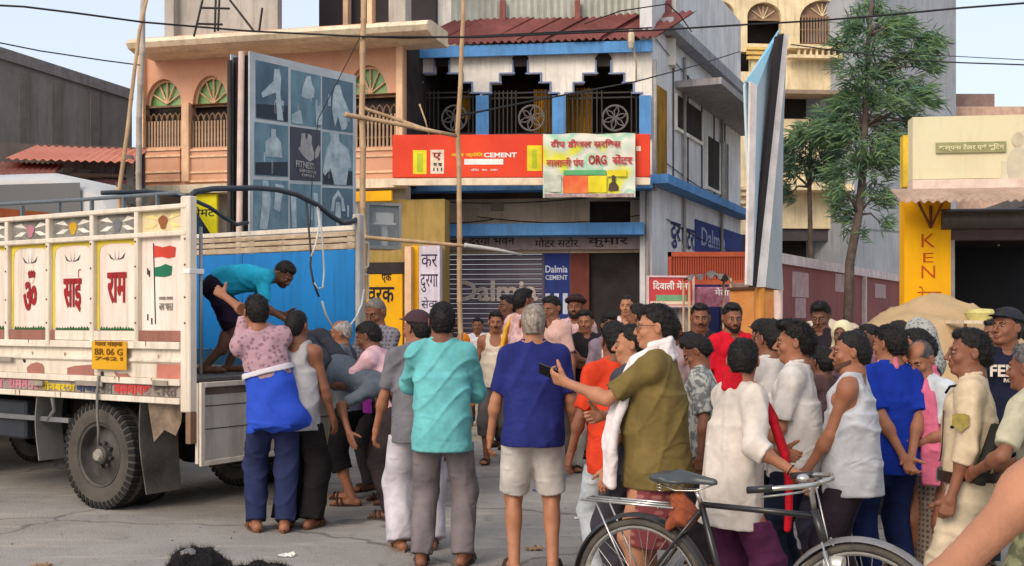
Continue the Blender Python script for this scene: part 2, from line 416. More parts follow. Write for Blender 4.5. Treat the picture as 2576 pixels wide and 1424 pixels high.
        for ax in range(3):
            o = [0, 1, 2]; o.remove(ax)
            for p in (0, 1):
                for q in (0, 1):
                    c0 = [0, 0, 0]; c0[o[0]] = p; c0[o[1]] = q; c1 = list(c0); c1[ax] = 1
                    a0 = act + c0; a1 = act + c1
                    v0 = D[a0[:, 0], a0[:, 1], a0[:, 2]]; v1 = D[a1[:, 0], a1[:, 1], a1[:, 2]]
                    m = (v0 < 0) != (v1 < 0); t = np.where(m, v0 / np.where(m, v0 - v1, 1), 0)
                    pos = np.zeros((len(act), 3)) + c0; pos[:, ax] = t
                    acc += pos * m[:, None]; cnt += m
        V = (act + acc / cnt[:, None]) * s.h + s.lo
        idx = np.full((nx - 1, ny - 1, nz - 1), -1, np.int32); idx[act[:, 0], act[:, 1], act[:, 2]] = np.arange(len(act))
        F = []
        for ax in range(3):
            o = [0, 1, 2]; o.remove(ax); sh = [slice(1, -1)] * 3; sh[ax] = slice(0, -1); sh2 = list(sh); sh2[ax] = slice(1, None)
            a = S[tuple(sh)]; b = S[tuple(sh2)]; e = np.argwhere(a != b); base = e.copy()
            for i in o: base[:, i] += 1
            inside_a = a[e[:, 0], e[:, 1], e[:, 2]]
            def g(du, dv):
                c_ = base.copy(); c_[:, o[0]] += du; c_[:, o[1]] += dv
                return idx[c_[:, 0], c_[:, 1], c_[:, 2]]
            q = np.stack([g(-1, -1), g(0, -1), g(0, 0), g(-1, 0)], 1)
            fl = inside_a if ax != 1 else ~inside_a
            q[~fl] = q[~fl][:, ::-1]
            F.append(q)
        F = np.concatenate(F); return V, F[(F >= 0).all(1)]
def bounds(prims, mg=.05):
    lo = np.full(3, 9.); hi = np.full(3, -9.)
    for p in prims:
        if p[0] == 'c': P = [(p[1], max(p[3], p[4])), (p[2], max(p[3], p[4]))]
        elif p[0] == 'e': P = [(p[1], max(p[2]))]
        else: P = [(p[1], max(*p[4], *p[5])), (p[2], max(*p[4], *p[5]))]
        for c, r in P: lo = np.minimum(lo, np.asarray(c) - r); hi = np.maximum(hi, np.asarray(c) + r)
    return lo - mg, hi + mg
def folds(v, amp, seed, dirz=1., f=1.):
    """cloth folds: ridged, warped waves pushed outward"""
    r_ = np.random.RandomState(seed); a = r_.rand(9) * 6.3
    X, Y, Z = v.pts((slice(None),) * 3)
    wz = 2.2 * np.sin(5.5 * X + a[0]) + 1.7 * np.sin(6.5 * Y + a[1] + 3 * X) + 1.3 * np.sin(3.1 * Z + a[2])
    n1 = 1 - np.abs(np.sin(13 * f * Z * dirz + wz * 1.3 + a[3]))
    n2 = 1 - np.abs(np.sin(9 * f * X + 7 * Y + 1.5 * wz + 5 * Z + a[4]))
    n3 = np.sin(31 * X + a[5] + 2 * wz) * np.sin(27 * Y + a[6]) * np.sin(24 * Z + a[7] + wz)
    w1 = .5 + .5 * np.sin(4.1 * Z + 2.3 * X + a[8]); w2 = .5 + .5 * np.sin(5.3 * Y - 3.7 * Z + 4.1 * X + a[2])
    return (-amp * (1.25 * n1 ** 3 * w1 + 1.05 * n2 ** 3 * w2 + .35 * n3)).astype(np.float32)
SKIN = [(150, 98, 72), (128, 82, 60), (108, 70, 52), (172, 118, 88)]
def skin(i):
    m = mat('skin_%d' % i, SKIN[i], .55, var=.1, scale=9, bump=.15, bscale=160, spec=.35)
    return m
def ik(a, t, l1, l2, pole):
    a = np.asarray(a, float); t = np.asarray(t, float); v = t - a; d = min(np.linalg.norm(v), l1 + l2 - .004); u = _n(v)
    a1 = (l1 * l1 - l2 * l2 + d * d) / (2 * d); h = math.sqrt(max(l1 * l1 - a1 * a1, 0)); pp = np.asarray(pole, float); pp = _n(pp - u * np.dot(pp, u))
    return a + u * a1 + pp * h, a + u * d
def rotm(ax, ang):
    ax = _n(ax); return np.array(Matrix.Rotation(ang, 3, Vector(ax)))
ARM = {  # hand target, elbow pole, palm normal, curl
    'rest': ((.30, .03, .74), (.25, -1, 0), (-1, 0, 0), .35),
    'restf': ((.25, .14, .78), (.4, -1, 0), (-1, .1, 0), .45),
    'behind': ((.03, -.19, .93), (.9, -.6, -.2), (0, -1, 0), .7),
    'front': ((.03, .30, 1.08), (.9, -.35, -.6), (-.4, -.8, .2), .9),
    'phone': ((.10, .40, 1.28), (.55, -.2, -1), (-.6, -.4, .3), .9),
    'cross': ((-.12, .20, 1.17), (.9, -.1, -.6), (-.2, -.9, 0), .6),
    'hip': ((.20, .05, .98), (1, -.4, 0), (-.7, -.4, 0), .8),
    'up': ((.28, .35, 1.85), (.6, -.3, -.2), (0, 1, 0), 1.1),
}
_stats = {'tris': 0}
def person(label, u, D, H=1.68, head=0, z=0., tone=0, lean=0, side=0, hyaw=0, hpitch=0, hroll=0, ra='rest', la='rest',
           shirt=None, sleeve='half', hem=.80, bottom=None, blen='long', hair=(22, 18, 18), hairk='short', beard=None, belly=0., girth=1.,
           shoes=(60, 45, 38), barefoot=False, extras=(), q=1, hipz=.90, feet=None, tank=False, group=None, loc=None, loose=0., female=False, lie=None,
           legs=True, collar=True, btone=None, skirt=None):
    """one standing, bending or leaning figure: empty > body, hair, eyes, shirt, trousers, shoes"""
    seed = len(bpy.data.objects) % 9973 + int(u)
    h = {0: .0085, 1: .0105, 2: .014, 3: .017}[q]; hh = {0: .0048, 1: .0058, 2: .0075, 3: .010}[q]; hf = {0: .0042, 1: .0048, 2: .0062, 3: .0085}[q]
    s = H / 1.70
    root = empty('person', loc or ((u - CU) / FPX * D, D, z), R(head), label, 'person', group, s)
    if lie: root.rotation_euler = lie
    g = girth * .91; pr_ = random.Random(seed * 7 + int(u)); hx, hy, hz_ = pr_.uniform(.95, 1.05), pr_.uniform(.97, 1.04), pr_.uniform(.97, 1.05); nose = pr_.uniform(-.006, .006); jaw = pr_.uniform(-.006, .005)
    # ---- skeleton
    P0 = np.array((0, 0, hipz)); Rl = rotm((0, 1, 0), R(side)) @ rotm((1, 0, 0), -R(lean)); Rh = rotm((0, 1, 0), R(side) * .5) @ rotm((1, 0, 0), -R(lean) * .45)
    def T(x, y, zz):       # torso point, zz above the hips; the spine bends progressively
        M = Rl if zz > .12 else Rh
        b = np.array((0, 0, 0)) if zz <= .12 else Rh @ np.array((0, 0, .12))
        return P0 + b + M @ np.array((x, y, zz - (.12 if zz > .12 else 0)))
    A = Rl.T; AX = [A[0], A[1], A[2]]; AXh = [Rh.T[0], Rh.T[1], Rh.T[2]]; sw = .160 * (.9 if female else 1.) * (1 + (g - 1) * .5)
    body = []
    body += [('e', T(0, 0, .02), (.150 * g, .105 * g, .12), AXh, .04), ('e', T(0, .005, .16), (.132 * g, .092 * g, .15), AX, .06),
             ('e', T(0, .0, .33), (.152 * g, .105 * g, .17), AX, .06), ('c', T(-sw * .8, -.005, .455), T(sw * .8, -.005, .455), .052, .052, 0, .05),
             ('c', T(0, -.01, .53), T(-.13, -.01, .475), .045, .035, 0, .05), ('c', T(0, -.01, .53), T(.13, -.01, .475), .045, .035, 0, .05),
             ('e', T(.062, -.048, -.03), (.070, .074, .085), AXh, .04), ('e', T(-.062, -.048, -.03), (.070, .074, .085), AXh, .04),
             ('e', T(.07, .065, .38), (.07, .035, .055), AX, .04), ('e', T(-.07, .065, .38), (.07, .035, .055), AX, .04)]
    if belly: body.append(('e', T(0, .045, .13), (.13 + belly * .3, .09 + belly, .13), AX, .06))
    nb = T(0, -.012, .50); up = Rl @ np.array((0, 0, 1.)); nd = _n(up * .7 + np.array((0, .12, .45)) * (1 if abs(lean) < 60 else .3)) if not lie else up
    Hc = nb + nd * .157
    Rhd = rotm((0, 0, 1), R(hyaw)) @ rotm((0, 1, 0), R(hroll)) @ rotm((1, 0, 0), -R(hpitch))
    if lie: Rhd = Rl @ rotm((1, 0, 0), -R(hpitch))
    def Hd(x, y, zz): return Hc + Rhd @ np.array((x * hx, y * hy, zz * hz_))
    HX = [Rhd.T[0], Rhd.T[1], Rhd.T[2]]
    neck = [('c', nb - nd * .02, Hd(0, -.03, -.03), .056 * (.85 if female else 1), .052 * (.85 if female else 1), 0, .03)]
    # ---- legs
    F_ = feet or ((.11, 0, .075), (-.11, .0, .075)); kn = []; an = []; leg = []
    for i, sx in enumerate((1, -1)):
        hp = P0 + Rh @ np.array((sx * .088, 0, -.03)); t = np.array(F_[i], float)
        k_, a_ = ik(hp, t, .425, .41, (sx * .12, 1, 0)); kn.append(k_); an.append(a_)
        fy = np.array((sx * .16, 1, 0)) if not lie else _n(a_ - k_) * .3 + np.array((0, 0, 0)); fy = _n(fy)
        leg += [('c', hp, k_, .082 * g, .055, 0, .04), ('c', k_, a_, .053, .036, 0, .03),
                ('e', k_ + (a_ - k_) * .3 + np.array((0, -.018, 0)), (.047, .050, .12), I3, .03)]
        if not lie:
            an_ = a_ + np.array((0, 0, -.035))
            leg += [('c', an_ - fy * .045, an_ + fy * .10, .036, .030, 0, .02), ('c', an_ + fy * .10, an_ + fy * .165 + np.array((sx * .01, 0, -.008)), .032, .024, 0, .02)]
            for j in range(5):
                o_ = np.array((fy[1], -fy[0], 0)) * sx * (j - 2) * .017
                leg.append(('c', an_ + fy * .16 + o_, an_ + fy * (.195 - abs(j - 1.2) * .010) + o_ + np.array((0, 0, -.012)), .0105, .009, 0, .006))
        else:
            leg += [('c', a_, a_ + np.array((0, .14, -.02)), .034, .026, 0, .02)]
    if legs: body += leg
    # ---- arms and hands
    hands = []; arms = []; jt = []
    for sx, spec in ((1, ra), (-1, la)):
        sp = ARM[spec] if isinstance(spec, str) else spec
        tgt, pole, pn, curl = sp[:4]; m_ = np.array((sx, 1, 1))
        S_ = T(sx * sw, -.005, .452)
        t = np.array(tgt, float) * m_
        if spec in ('front', 'cross', 'hip', 'phone') or (len(sp) > 4 and sp[4]): t = P0 + Rl @ (t - P0)
        E_, W_ = ik(S_, t, .285, .245, np.array(pole, float) * m_)
        arms += [('e', S_ + np.array((sx * .008, 0, -.01)), (.048, .051, .060), AX, .03), ('c', S_, E_, .042 * (g ** .5), .034, 0, .03), ('c', E_, W_, .035, .024, 0, .02),
                 ('e', E_ + (W_ - E_) * .25, (.036, .036, .036), I3, .04)]
        d_ = _n(W_ - E_)
        if len(sp) > 5: d_ = _n(np.array(sp[5], float) * m_)
        n_ = np.array(pn, float) * m_; n_ = _n(n_ - d_ * np.dot(n_, d_)); th = np.cross(d_, n_) * (sx)
        if np.dot(th, (0, 1, .6)) < 0 and len(sp) < 7: th = -th
        hp_ = []
        for j, (o_, ml, fl) in enumerate(((.027, .085, .072), (.009, .088, .080), (-.009, .084, .074), (-.026, .076, .058))):
            b0 = W_ + d_ * .012 + th * o_ * .6; k0 = W_ + d_ * ml + th * o_
            hp_.append(('c', b0, k0, .0145, .0115, 0, .014))
            p_ = k0; ang = curl * (.55 + .12 * j)
            for q_, (fr, rr) in enumerate(((.44, .0096), (.31, .0086), (.25, .0076))):
                dd = d_ * math.cos(ang) + n_ * math.sin(ang); spread = th * o_ * (1.6 if curl < .3 else .5); e_ = p_ + _n(dd + spread) * fl * fr
                hp_.append(('c', p_, e_, rr, rr - .0008, 0, .004)); p_ = e_; ang += curl * .75
        p_ = W_ + d_ * .022 + th * .018; dd = _n(d_ * .62 + th * .72 + n_ * .25)
        for q_, (fl, rr, bd) in enumerate(((.046, .0150, .2), (.034, .0115, .45), (.027, .0098, .4))):
            e_ = p_ + dd * fl; hp_.append(('c', p_, e_, rr, rr - .002, 0, .010)); p_ = e_; dd = _n(dd + d_ * bd * .6 + n_ * bd * curl * .9)
        hp_.append(('c', W_ - d_ * .03, W_ + d_ * .02, .026, .024, 0, .012))
        hands.append(hp_); jt.append((S_, E_, W_, d_, n_, th))
    body += arms
    Vs = []; Fs = []; off = 0
    def emit(v):
        nonlocal off
        V, F = v.mesh(); Vs.append(V); Fs.append(F + off); off += len(V)
    v = Vol(*bounds(body + neck, .03), h)
    for p in body + neck: v.add(p)
    cut = Hc - nd * .145
    X, Y, Z = v.pts((slice(None),) * 3)      # the head is a finer patch of the same skin, joined inside the neck
    dn = ((X - cut[0]) * nd[0] + (Y - cut[1]) * nd[1] + (Z - cut[2]) * nd[2]).astype(np.float32)
    rr = np.sqrt((X - Hc[0]) ** 2 + (Y - Hc[1]) ** 2 + (Z - Hc[2]) ** 2)
    v.D = np.where(rr < .19, np.maximum(v.D, dn - .006), v.D).astype(np.float32)
    emit(v)
    fw = .93 if female else 1.
    face = [('e', Hd(0, -.010, .030), (.073, .090, .083), HX, .02), ('e', Hd(0, .022, -.035), ((.058 + jaw * .6) * fw, .066, .080), HX, .03),
            ('c', Hd(-.012, .068, -.092), Hd(.012, .068, -.092), .019, .019, 0, .02), ('c', Hd(.046 * fw, -.008, -.040), Hd(.030 * fw, .035, -.085), .020, .018, 0, .03),
            ('c', Hd(-.046 * fw, -.008, -.040), Hd(-.030 * fw, .035, -.085), .020, .018, 0, .03),
            ('c', Hd(-.034, .074, .020), Hd(0, .083, .018), .011, .010, 0, .012), ('c', Hd(.034, .074, .020), Hd(0, .083, .018), .011, .010, 0, .012),
            ('e', Hd(.038, .060, -.030), (.022, .020, .020), HX, .02), ('e', Hd(-.038, .060, -.030), (.022, .020, .020), HX, .02),
            ('c', Hd(0, .086, .010), Hd(0, .110 + nose, -.030), .0085, .0115, 0, .008), ('e', Hd(.013, .098, -.034), (.009, .010, .008), HX, .006), ('e', Hd(-.013, .098, -.034), (.009, .010, .008), HX, .006),
            ('e', Hd(0, .086, -.060), (.026, .013, .007), HX, .006), ('e', Hd(0, .083, -.071), (.021, .014, .008), HX, .006),
            ('e', Hd(0, .078, -.052), (.028, .016, .016), HX, .012)]
    ears = []
    for sx in (1, -1):
        ears += [('e', Hd(sx * .080, -.010, -.004), (.0085, .019, .031), [_n(HX[0] + np.array(HX[1]) * sx * .35), HX[1], HX[2]], .006)]
    carve = [('e', Hd(.031, .094, .002), (.015, .014, .0105), HX, .008), ('e', Hd(-.031, .094, .002), (.015, .014, .0105), HX, .008),
             ('e', Hd(.088, -.004, .000), (.006, .009, .015), HX, .004), ('e', Hd(-.088, -.004, .000), (.006, .009, .015), HX, .004),
             ('e', Hd(0, .101, -.0655), (.022, .010, .0016), HX, .003)]
    v = Vol(*bounds(face + ears, .03), hh)
    lo, hi = v.lo, v.lo + v.h * (np.array(v.D.shape) - 1); lo = np.minimum(lo, cut - .075); hi = np.maximum(hi, cut + .075); v = Vol(lo, hi, hh)
    for p in neck + face + ears + [('c', T(0, -.01, .53), T(-.13, -.01, .475), .045, .035, 0, .05), ('c', T(0, -.01, .53), T(.13, -.01, .475), .045, .035, 0, .05)]: v.add(p)
    for p in carve: v.add(p, 1)
    v.plane(cut, -nd); emit(v)
    for hp_ in hands:
        v = Vol(*bounds(hp_, .012), hf)
        for p in hp_: v.add(p)
        emit(v)
    bo = fast_mesh('body', np.concatenate(Vs), np.concatenate(Fs), skin(tone), root)
    _stats['tris'] += 2 * len(bo.data.polygons)
    def grow(name, prims, m, hv=None, cuts=(), carves=(), fold=0., fdir=1., ff=1., noise=0.):
        v = Vol(*bounds(prims, .03), hv or h)
        for p in prims: v.add(p)
        if fold: v.D = v.D + folds(v, fold, seed, fdir, ff)
        if noise:
            X, Y, Z = v.pts((slice(None),) * 3)
            v.D = v.D - (noise * (np.sin(95 * X + 40 * Y + 3 * np.sin(60 * Z)) * np.sin(83 * Z + 50 * X) + .7 * np.sin(150 * Y + 70 * Z) * np.sin(140 * X + 2))).astype(np.float32)
        for p in carves: v.add(p, 1)
        for c_ in cuts:
            if len(c_) == 4: v.plane2(*c_)
            else: v.plane(*c_)
        V, F = v.mesh()
        if len(V) == 0: return None
        _stats['tris'] += 2 * len(F)
        return fast_mesh(name, V, F, m, root)
    # ---- hair
    hm = mat('hair_%d_%d_%d' % hair, hair, .6, var=.3, scale=60, bump=.35, bscale=240, spec=.3, stretch=(1, 1, .35))
    t_ = {'short': .0085, 'crop': .0045, 'tall': .010, 'long': .015, 'balding': .006}[hairk if hairk in ('short', 'crop', 'tall', 'long', 'balding') else 'short']
    hp_ = [('e', Hd(0, -.012, .033), (.073 + t_ * .62, .091 + t_, .084 + t_), HX, .01), ('e', Hd(0, -.035, -.012), (.066 + t_ * .6, .062 + t_, .070), HX, .02)]
    if hairk == 'tall': hp_ += [('e', Hd(0, .035, .100), (.058, .058, .035), HX, .02), ('e', Hd(.02, .062, .098), (.032, .032, .026), HX, .02)]
    if hairk == 'short': hp_ += [('e', Hd(.01, .030, .092), (.054, .050, .026), HX, .02)]
    if hairk == 'long': hp_ += [('c', Hd(0, -.07, .0), Hd(0, -.09, -.16), .075, .055, 0, .05)]
    nrm = Rhd @ np.array((0, .60, -.80)); cuts = [(Hd(0, .082, .066), nrm)] if hairk not in ('long',) else [(Hd(0, .066, .05), Rhd @ np.array((0, 1., -.25)))]
    carv = [('e', Hd(sx * .086, .002, -.012), (.016, .022, .032), HX, .006) for sx in (1, -1)]
    if hairk in ('short', 'crop', 'tall'): carv += [('e', Hd(sx * pr_.uniform(.050, .058), .072, .070), (.022, .030, pr_.uniform(.018, .030)), HX, .008) for sx in (1, -1)]
    if hairk in ('short', 'crop', 'tall'): hp_ += [('c', Hd(0, -.07, .0), Hd(0, -.066, -.060), .046 + t_ * .5, .040, 0, .03)]
    if hairk in ('short', 'crop', 'tall'): cuts = [(Hd(0, .080, .078), nrm, Hd(0, -.028, 0), Rhd @ np.array((0, 1., -.15))), (Hd(0, 0, -.088), Rhd @ np.array((0, -.25, -1)))]
    if hairk == 'balding':
        carv += [('e', Hd(0, .05, .11), (.065, .10, .07), HX, .01)]
    ho = None
    if hairk != 'none': ho = grow('hair', hp_, hm, hh, cuts=cuts, carves=carv, noise=.0014 + (.0010 if hairk in ('tall', 'short') else 0))
    if ho is not None and not any(getattr(e, 'covers', False) for e in extras):      # loose strands break up the outline
        me = ho.data; nv = len(me.vertices); co = np.zeros(nv * 3, np.float32); no_ = np.zeros(nv * 3, np.float32); me.vertices.foreach_get('co', co); me.vertices.foreach_get('normal', no_)
        co = co.reshape(-1, 3); no_ = no_.reshape(-1, 3); rs = np.random.RandomState(seed); k = {0: 2600, 1: 1800, 2: 700, 3: 400}[q]; ix = rs.randint(0, nv, k)
        p = co[ix] - no_[ix] * .002; rel = (p - Hc) @ Rhd; sweep = np.stack([-rel[:, 0] * 0 + (.5 if hairk != 'crop' else .1) * np.sign(rel[:, 0] + .01) , .25 * np.sign(rel[:, 1]) + 0 * rel[:, 1], -.55 * np.ones(k)], 1) @ Rhd.T
        d = no_[ix] * .75 + sweep * .75 + rs.randn(k, 3) * .22; d /= np.linalg.norm(d, axis=1)[:, None]
        ln = rs.uniform(.5, 1.2, k)[:, None] * {'short': .014, 'crop': .008, 'tall': .024, 'long': .035, 'balding': .012}.get(hairk, .02); sd = np.cross(d, rs.randn(k, 3)); sd /= np.linalg.norm(sd, axis=1)[:, None]; wd_ = .0016 if q < 2 else .003
        V3 = np.stack([p - sd * wd_, p + sd * wd_, p + d * ln], 1).reshape(-1, 3); F3 = np.arange(3 * k).reshape(-1, 3)
        so2 = fast_mesh('hair_strands', V3, F3, hm, root, smooth=False); so2['kind'] = 'stuff'
    # ---- eyes, brows
    em = mat('eye_white', (150, 138, 128), .3, var=.02); ei = mat('eye_iris', (20, 13, 10), .2, var=.0)
    bm_ = mat('brow_hair', tuple(int(x * .9) for x in hair) if hair[0] < 90 else (120, 110, 105), .8)
    for sx in (1, -1):
        mb = MB(tuple(Hd(sx * .031, .079, .0015)), [Vector(a) for a in HX]); mb.ellipsoid((0, 0, 0), (.0125, .0098, .0058), 10, 0)
        mb.ellipsoid((sx * .001 + .001, .0062, 0), (.0064, .0056, .0052), 8, 1); mb.build('eye', [em, ei], root, True)
        mb = MB(tuple(Hd(0, 0, 0)), [Vector(a) for a in HX]); mb.tube([(sx * .013, .0905, .0165), (sx * .030, .086, .0225), (sx * .047, .070, .0185)], [.0035, .0042, .0022], 6); mb.build('eyebrow', bm_, root, True)
    lm = mat('lips', (128, 78, 66), .55)
    mb = MB(tuple(Hd(0, 0, 0)), [Vector(a) for a in HX]); mb.ellipsoid((0, .0945, -.0610), (.017, .0050, .0030), 10); mb.ellipsoid((0, .0915, -.0705), (.015, .0062, .0040), 10); mb.build('mouth', lm, root, True)
    if beard:
        bk = mat('beard_hair', (30, 23, 21), .9, bump=.5, bscale=260) if beard != 'grey' else mat('beard_grey', (130, 125, 120), .9, bump=.5, bscale=260)
        bp = []
        if beard in ('full', 'stubble', 'grey'):
            t2 = .006 if beard != 'stubble' else .0036
            bp = [('e', Hd(0, .022, -.035), (.058 + t2, .066 + t2, .080 + t2), HX, .03), ('c', Hd(-.012, .068, -.092), Hd(.012, .068, -.092), .019 + t2, .019 + t2, 0, .02),
                  ('c', Hd(.046, -.008, -.040), Hd(.030, .035, -.085), .020 + t2, .018 + t2, 0, .03), ('c', Hd(-.046, -.008, -.040), Hd(-.030, .035, -.085), .020 + t2, .018 + t2, 0, .03)]
            grow('beard', bp, bk if beard != 'stubble' else mat('stubble_shadow', (88, 60, 48), .9, bump=.3, bscale=300), hh, cuts=[(Hd(0, 0, -.040), Rhd @ np.array((0, .35, 1.))), (Hd(0, -.002, 0), Rhd @ np.array((0, -1., 0)))], carves=[('e', Hd(0, .10, -.064), (.024, .03, .014), HX, .004)], noise=.001)
        mb = MB(tuple(Hd(0, 0, 0)), [Vector(a) for a in HX]); mb.tube([(-.030, .084, -.060), (-.014, .0975, -.0515), (0, .1015, -.049), (.014, .0975, -.0515), (.030, .084, -.060)], [.002, .0055, .0050, .0055, .002], 6); mb.build('moustache', bk, root, True)
    # ---- shirt
    lo_ = loose
    if shirt:
        sm = shirt if not isinstance(shirt, tuple) else clothmat('cloth_%d_%d_%d' % shirt, shirt)
        tw = .148 * g + .018 + lo_ * .8
        hemz = hem - hipz
        st = [('e', T(0, .0, .33), (.152 * g + .020 + lo_ * .6, .105 * g + .018 + lo_ * .6, .19), AX, .06), ('e', T(0, .005, .14), (.136 * g + .022 + lo_, .096 * g + .022 + lo_, .17), AX, .07),
              ('c', T(-sw * .8, -.005, .452), T(sw * .8, -.005, .446), .060, .060, 0, .05),
              ('c', T(0, -.01, .512), T(-.13, -.01, .468), .055, .050, 0, .05), ('c', T(0, -.01, .512), T(.13, -.01, .468), .055, .050, 0, .05),
              ('e', T(.07, .065, .38), (.08, .047, .065), AX, .04), ('e', T(-.07, .065, .38), (.08, .047, .065), AX, .04)]
        if belly: st.append(('e', T(0, .045, .13), (.13 + belly * .3 + .018, .09 + belly + .018, .15), AX, .06))
        if hemz < .0:
            st.append(('y', T(0, -.008, hemz), T(0, 0, .30), Rl @ np.array((1., 0, 0)), (.166 * g + .024 + lo_ * .7, .146 * g + .024 + lo_ * .7), (tw - .004, .116 * g + .018 + lo_), .05))
        else: st.append(('y', T(0, -.005, hemz), T(0, 0, .30), Rl @ np.array((1., 0, 0)), (.160 * g + .02, .115 * g + .02), (tw - .01, .112 * g + .014), .04))
        cts = [(T(0, 0, hemz), Rl @ np.array((0, 0, -1.)) if hemz > .12 or abs(lean) < 25 else Rh @ np.array((0, 0, -1.)))]
        for i, sx in enumerate((1, -1)):
            S_, E_, W_ = jt[i][:3]
            if tank: continue
            st.append(('e', S_ + np.array((sx * .002, 0, -.012)), (.060, .064, .072), AX, .03))
            wd = .053 + lo_ * .45
            if sleeve == 'half': st.append(('c', S_, S_ + (E_ - S_) * .80, .057 + lo_ * .3, wd - .002, 2, .03))
            elif sleeve == 'elbow': st += [('c', S_, E_, .060 + lo_ * .5, wd, 0, .03), ('c', E_, E_ + (W_ - E_) * .30, wd, .054 + lo_ * .5, 2, .03)]
            else: st += [('c', S_, E_, .060 + lo_ * .5, wd, 0, .03), ('c', E_, E_ + (W_ - E_) * (.72 if sleeve == 'rolled' else .97), wd, .042 + lo_ * .5, 2, .03)]
        cv = [('c', nb + nd * (.045 if not tank else .03), nb + nd * .16, .060 if not tank else .080, .075, 0, .012)]
        if tank:
            for sx in (1, -1): cv += [('c', T(sx * (sw + .035), -.20, .40), T(sx * (sw + .035), .2, .40), .078, .078, 0, .02), ('c', T(sx * (sw + .04), -.2, .50), T(sx * (sw + .04), .2, .50), .085, .085, 0, .02)]
            cv += [('e', T(0, .11, .47), (.075, .09, .085), AX, .01), ('e', T(0, -.13, .50), (.07, .08, .06), AX, .01)]
        else: cv += [('e', T(0, .085, .515), (.048, .055, .040), AX, .01)]
        so_ = grow('shirt' if not tank else 'vest', st, sm, cuts=cts, carves=cv, fold=.009 + lo_ * .07)
        if collar and not tank:
            mb = MB(); pts = []
            up_ = nd; xx = _n(Rl @ np.array((1., 0, 0))); yy = np.cross(up_, xx)
            for j in range(13):
                a = -math.pi / 2 + .35 + (2 * math.pi - .7) * j / 12 + math.pi
                rr_ = .061 + .006 * math.cos(a * 2)
                pts.append(tuple(nb + nd * .046 + xx * math.cos(a) * rr_ + yy * math.sin(a) * rr_ + up_ * (-.026 * (math.sin(a) > .3) * math.sin(a))))
            mb.tube(pts, [.009] + [.0145] * 11 + [.009], 7); mb.build('collar', sm, root, True)
    # ---- trousers, shorts, wraps
    if bottom and legs:
        bmx = bottom if not isinstance(bottom, tuple) else clothmat('cloth_%d_%d_%d' % bottom, bottom)
        bt = [('e', T(0, 0, .02), (.150 * g + .016, .105 * g + .018, .125), AXh, .04), ('e', T(.064, -.050, -.03), (.088, .088, .10), AXh, .05), ('e', T(-.064, -.050, -.03), (.088, .088, .10), AXh, .05)]
        if belly: bt.append(('e', T(0, .03, .05), (.13 + belly * .3 + .01, .09 + belly * .7, .08), AX, .05))
        cts = [(T(0, 0, min(.105, hem - hipz + .05) if shirt is not None and hem < .93 and abs(lean) < 30 else .105), Rh @ np.array((0, 0, 1.)))]
        for i, sx in enumerate((1, -1)):
            hp = P0 + Rh @ np.array((sx * .088, 0, -.03)); k_, a_ = kn[i], an[i]
            if blen == 'long': bt += [('c', hp, k_, .104 * g, .082, 0, .04), ('c', k_, a_ + (k_ - a_) * .02, .084, .070, 2, .03)]
            elif blen == 'slim': bt += [('c', hp, k_, .100 * g, .078, 0, .04), ('c', k_, a_ + (k_ - a_) * .04, .079, .056, 2, .03)]
            elif blen == 'wide': bt += [('c', hp, k_, .112 * g, .100, 0, .06), ('c', k_, a_ + (k_ - a_) * .01, .100, .098, 2, .05)]
            elif blen == 'shorts': bt += [('c', hp, k_ + (hp - k_) * .10, .104 * g, .096, 2, .04)]
            elif blen == 'capri': bt += [('c', hp, k_, .104 * g, .092, 0, .04), ('c', k_, k_ + (a_ - k_) * .35, .092, .09, 2, .03)]
        if blen == 'wrap': bt.append(('y', np.array((0, 0, .10)) + (an[0] + an[1]) * (.5, .5, 0), T(0, 0, .06), (1, 0, 0), (.17, .135), (.168 * g, .13 * g), .05))
        if blen == 'wrapshort': bt.append(('y', np.array((0, .02, .42)), T(0, 0, .06), (1, 0, 0), (.20, .155), (.170 * g, .13 * g), .05))
        grow({'wrap': 'lungi', 'wrapshort': 'lungi', 'shorts': 'shorts'}.get(blen, 'trousers'), bt, bmx, cuts=cts, fold=.0085 if blen != 'wrap' else .010, fdir=1. if 'wrap' not in blen else .25, ff=1.2)
    # ---- footwear
    if legs and not barefoot and not lie and z_visible(root, D):
        km = mat('sole_%d_%d_%d' % shoes, shoes, .7)
        for i, sx in enumerate((1, -1)):
            fy = _n(np.array((sx * .16, 1, 0))); fx = np.array((fy[1], -fy[0], 0)); c = an[i].copy(); c[2] -= .075
            mb = MB(tuple(c), (Vector(fx), Vector(fy), Vector((0, 0, 1))))
            out = [(.036 * math.cos(t) * (1.0 if math.sin(t) < 0 else 1.22), .062 + .145 * math.sin(t)) for t in [2 * math.pi * k / 16 for k in range(16)]]
            mb.poly([(x, y, 0.) for x, y in out] + [(x, y, .020 + (.012 if y < 0 else 0)) for x, y in out], [tuple(range(16)), tuple(range(31, 15, -1))] + [(k, (k + 1) % 16, (k + 1) % 16 + 16, k + 16) for k in range(16)])
            for y0 in (.09, .13): mb.tube([(-.046, y0, .02), (-.030, y0 + .005, .060), (0, y0 + .012, .072), (.030, y0 + .005, .060), (.046, y0, .02)], [.011] * 5, 6)
            mb.build('sandal', km, root, 'auto')
    ctx = dict(root=root, T=T, Hd=Hd, HX=HX, jt=jt, grow=grow, nb=nb, nd=nd, an=an, kn=kn, Rl=Rl, AX=AX, h=h, P0=P0, MBh=lambda: MB(tuple(Hd(0, 0, 0)), [Vector(a) for a in HX]))
    for e in extras: e(ctx)
    return root
def z_visible(root, D): return True
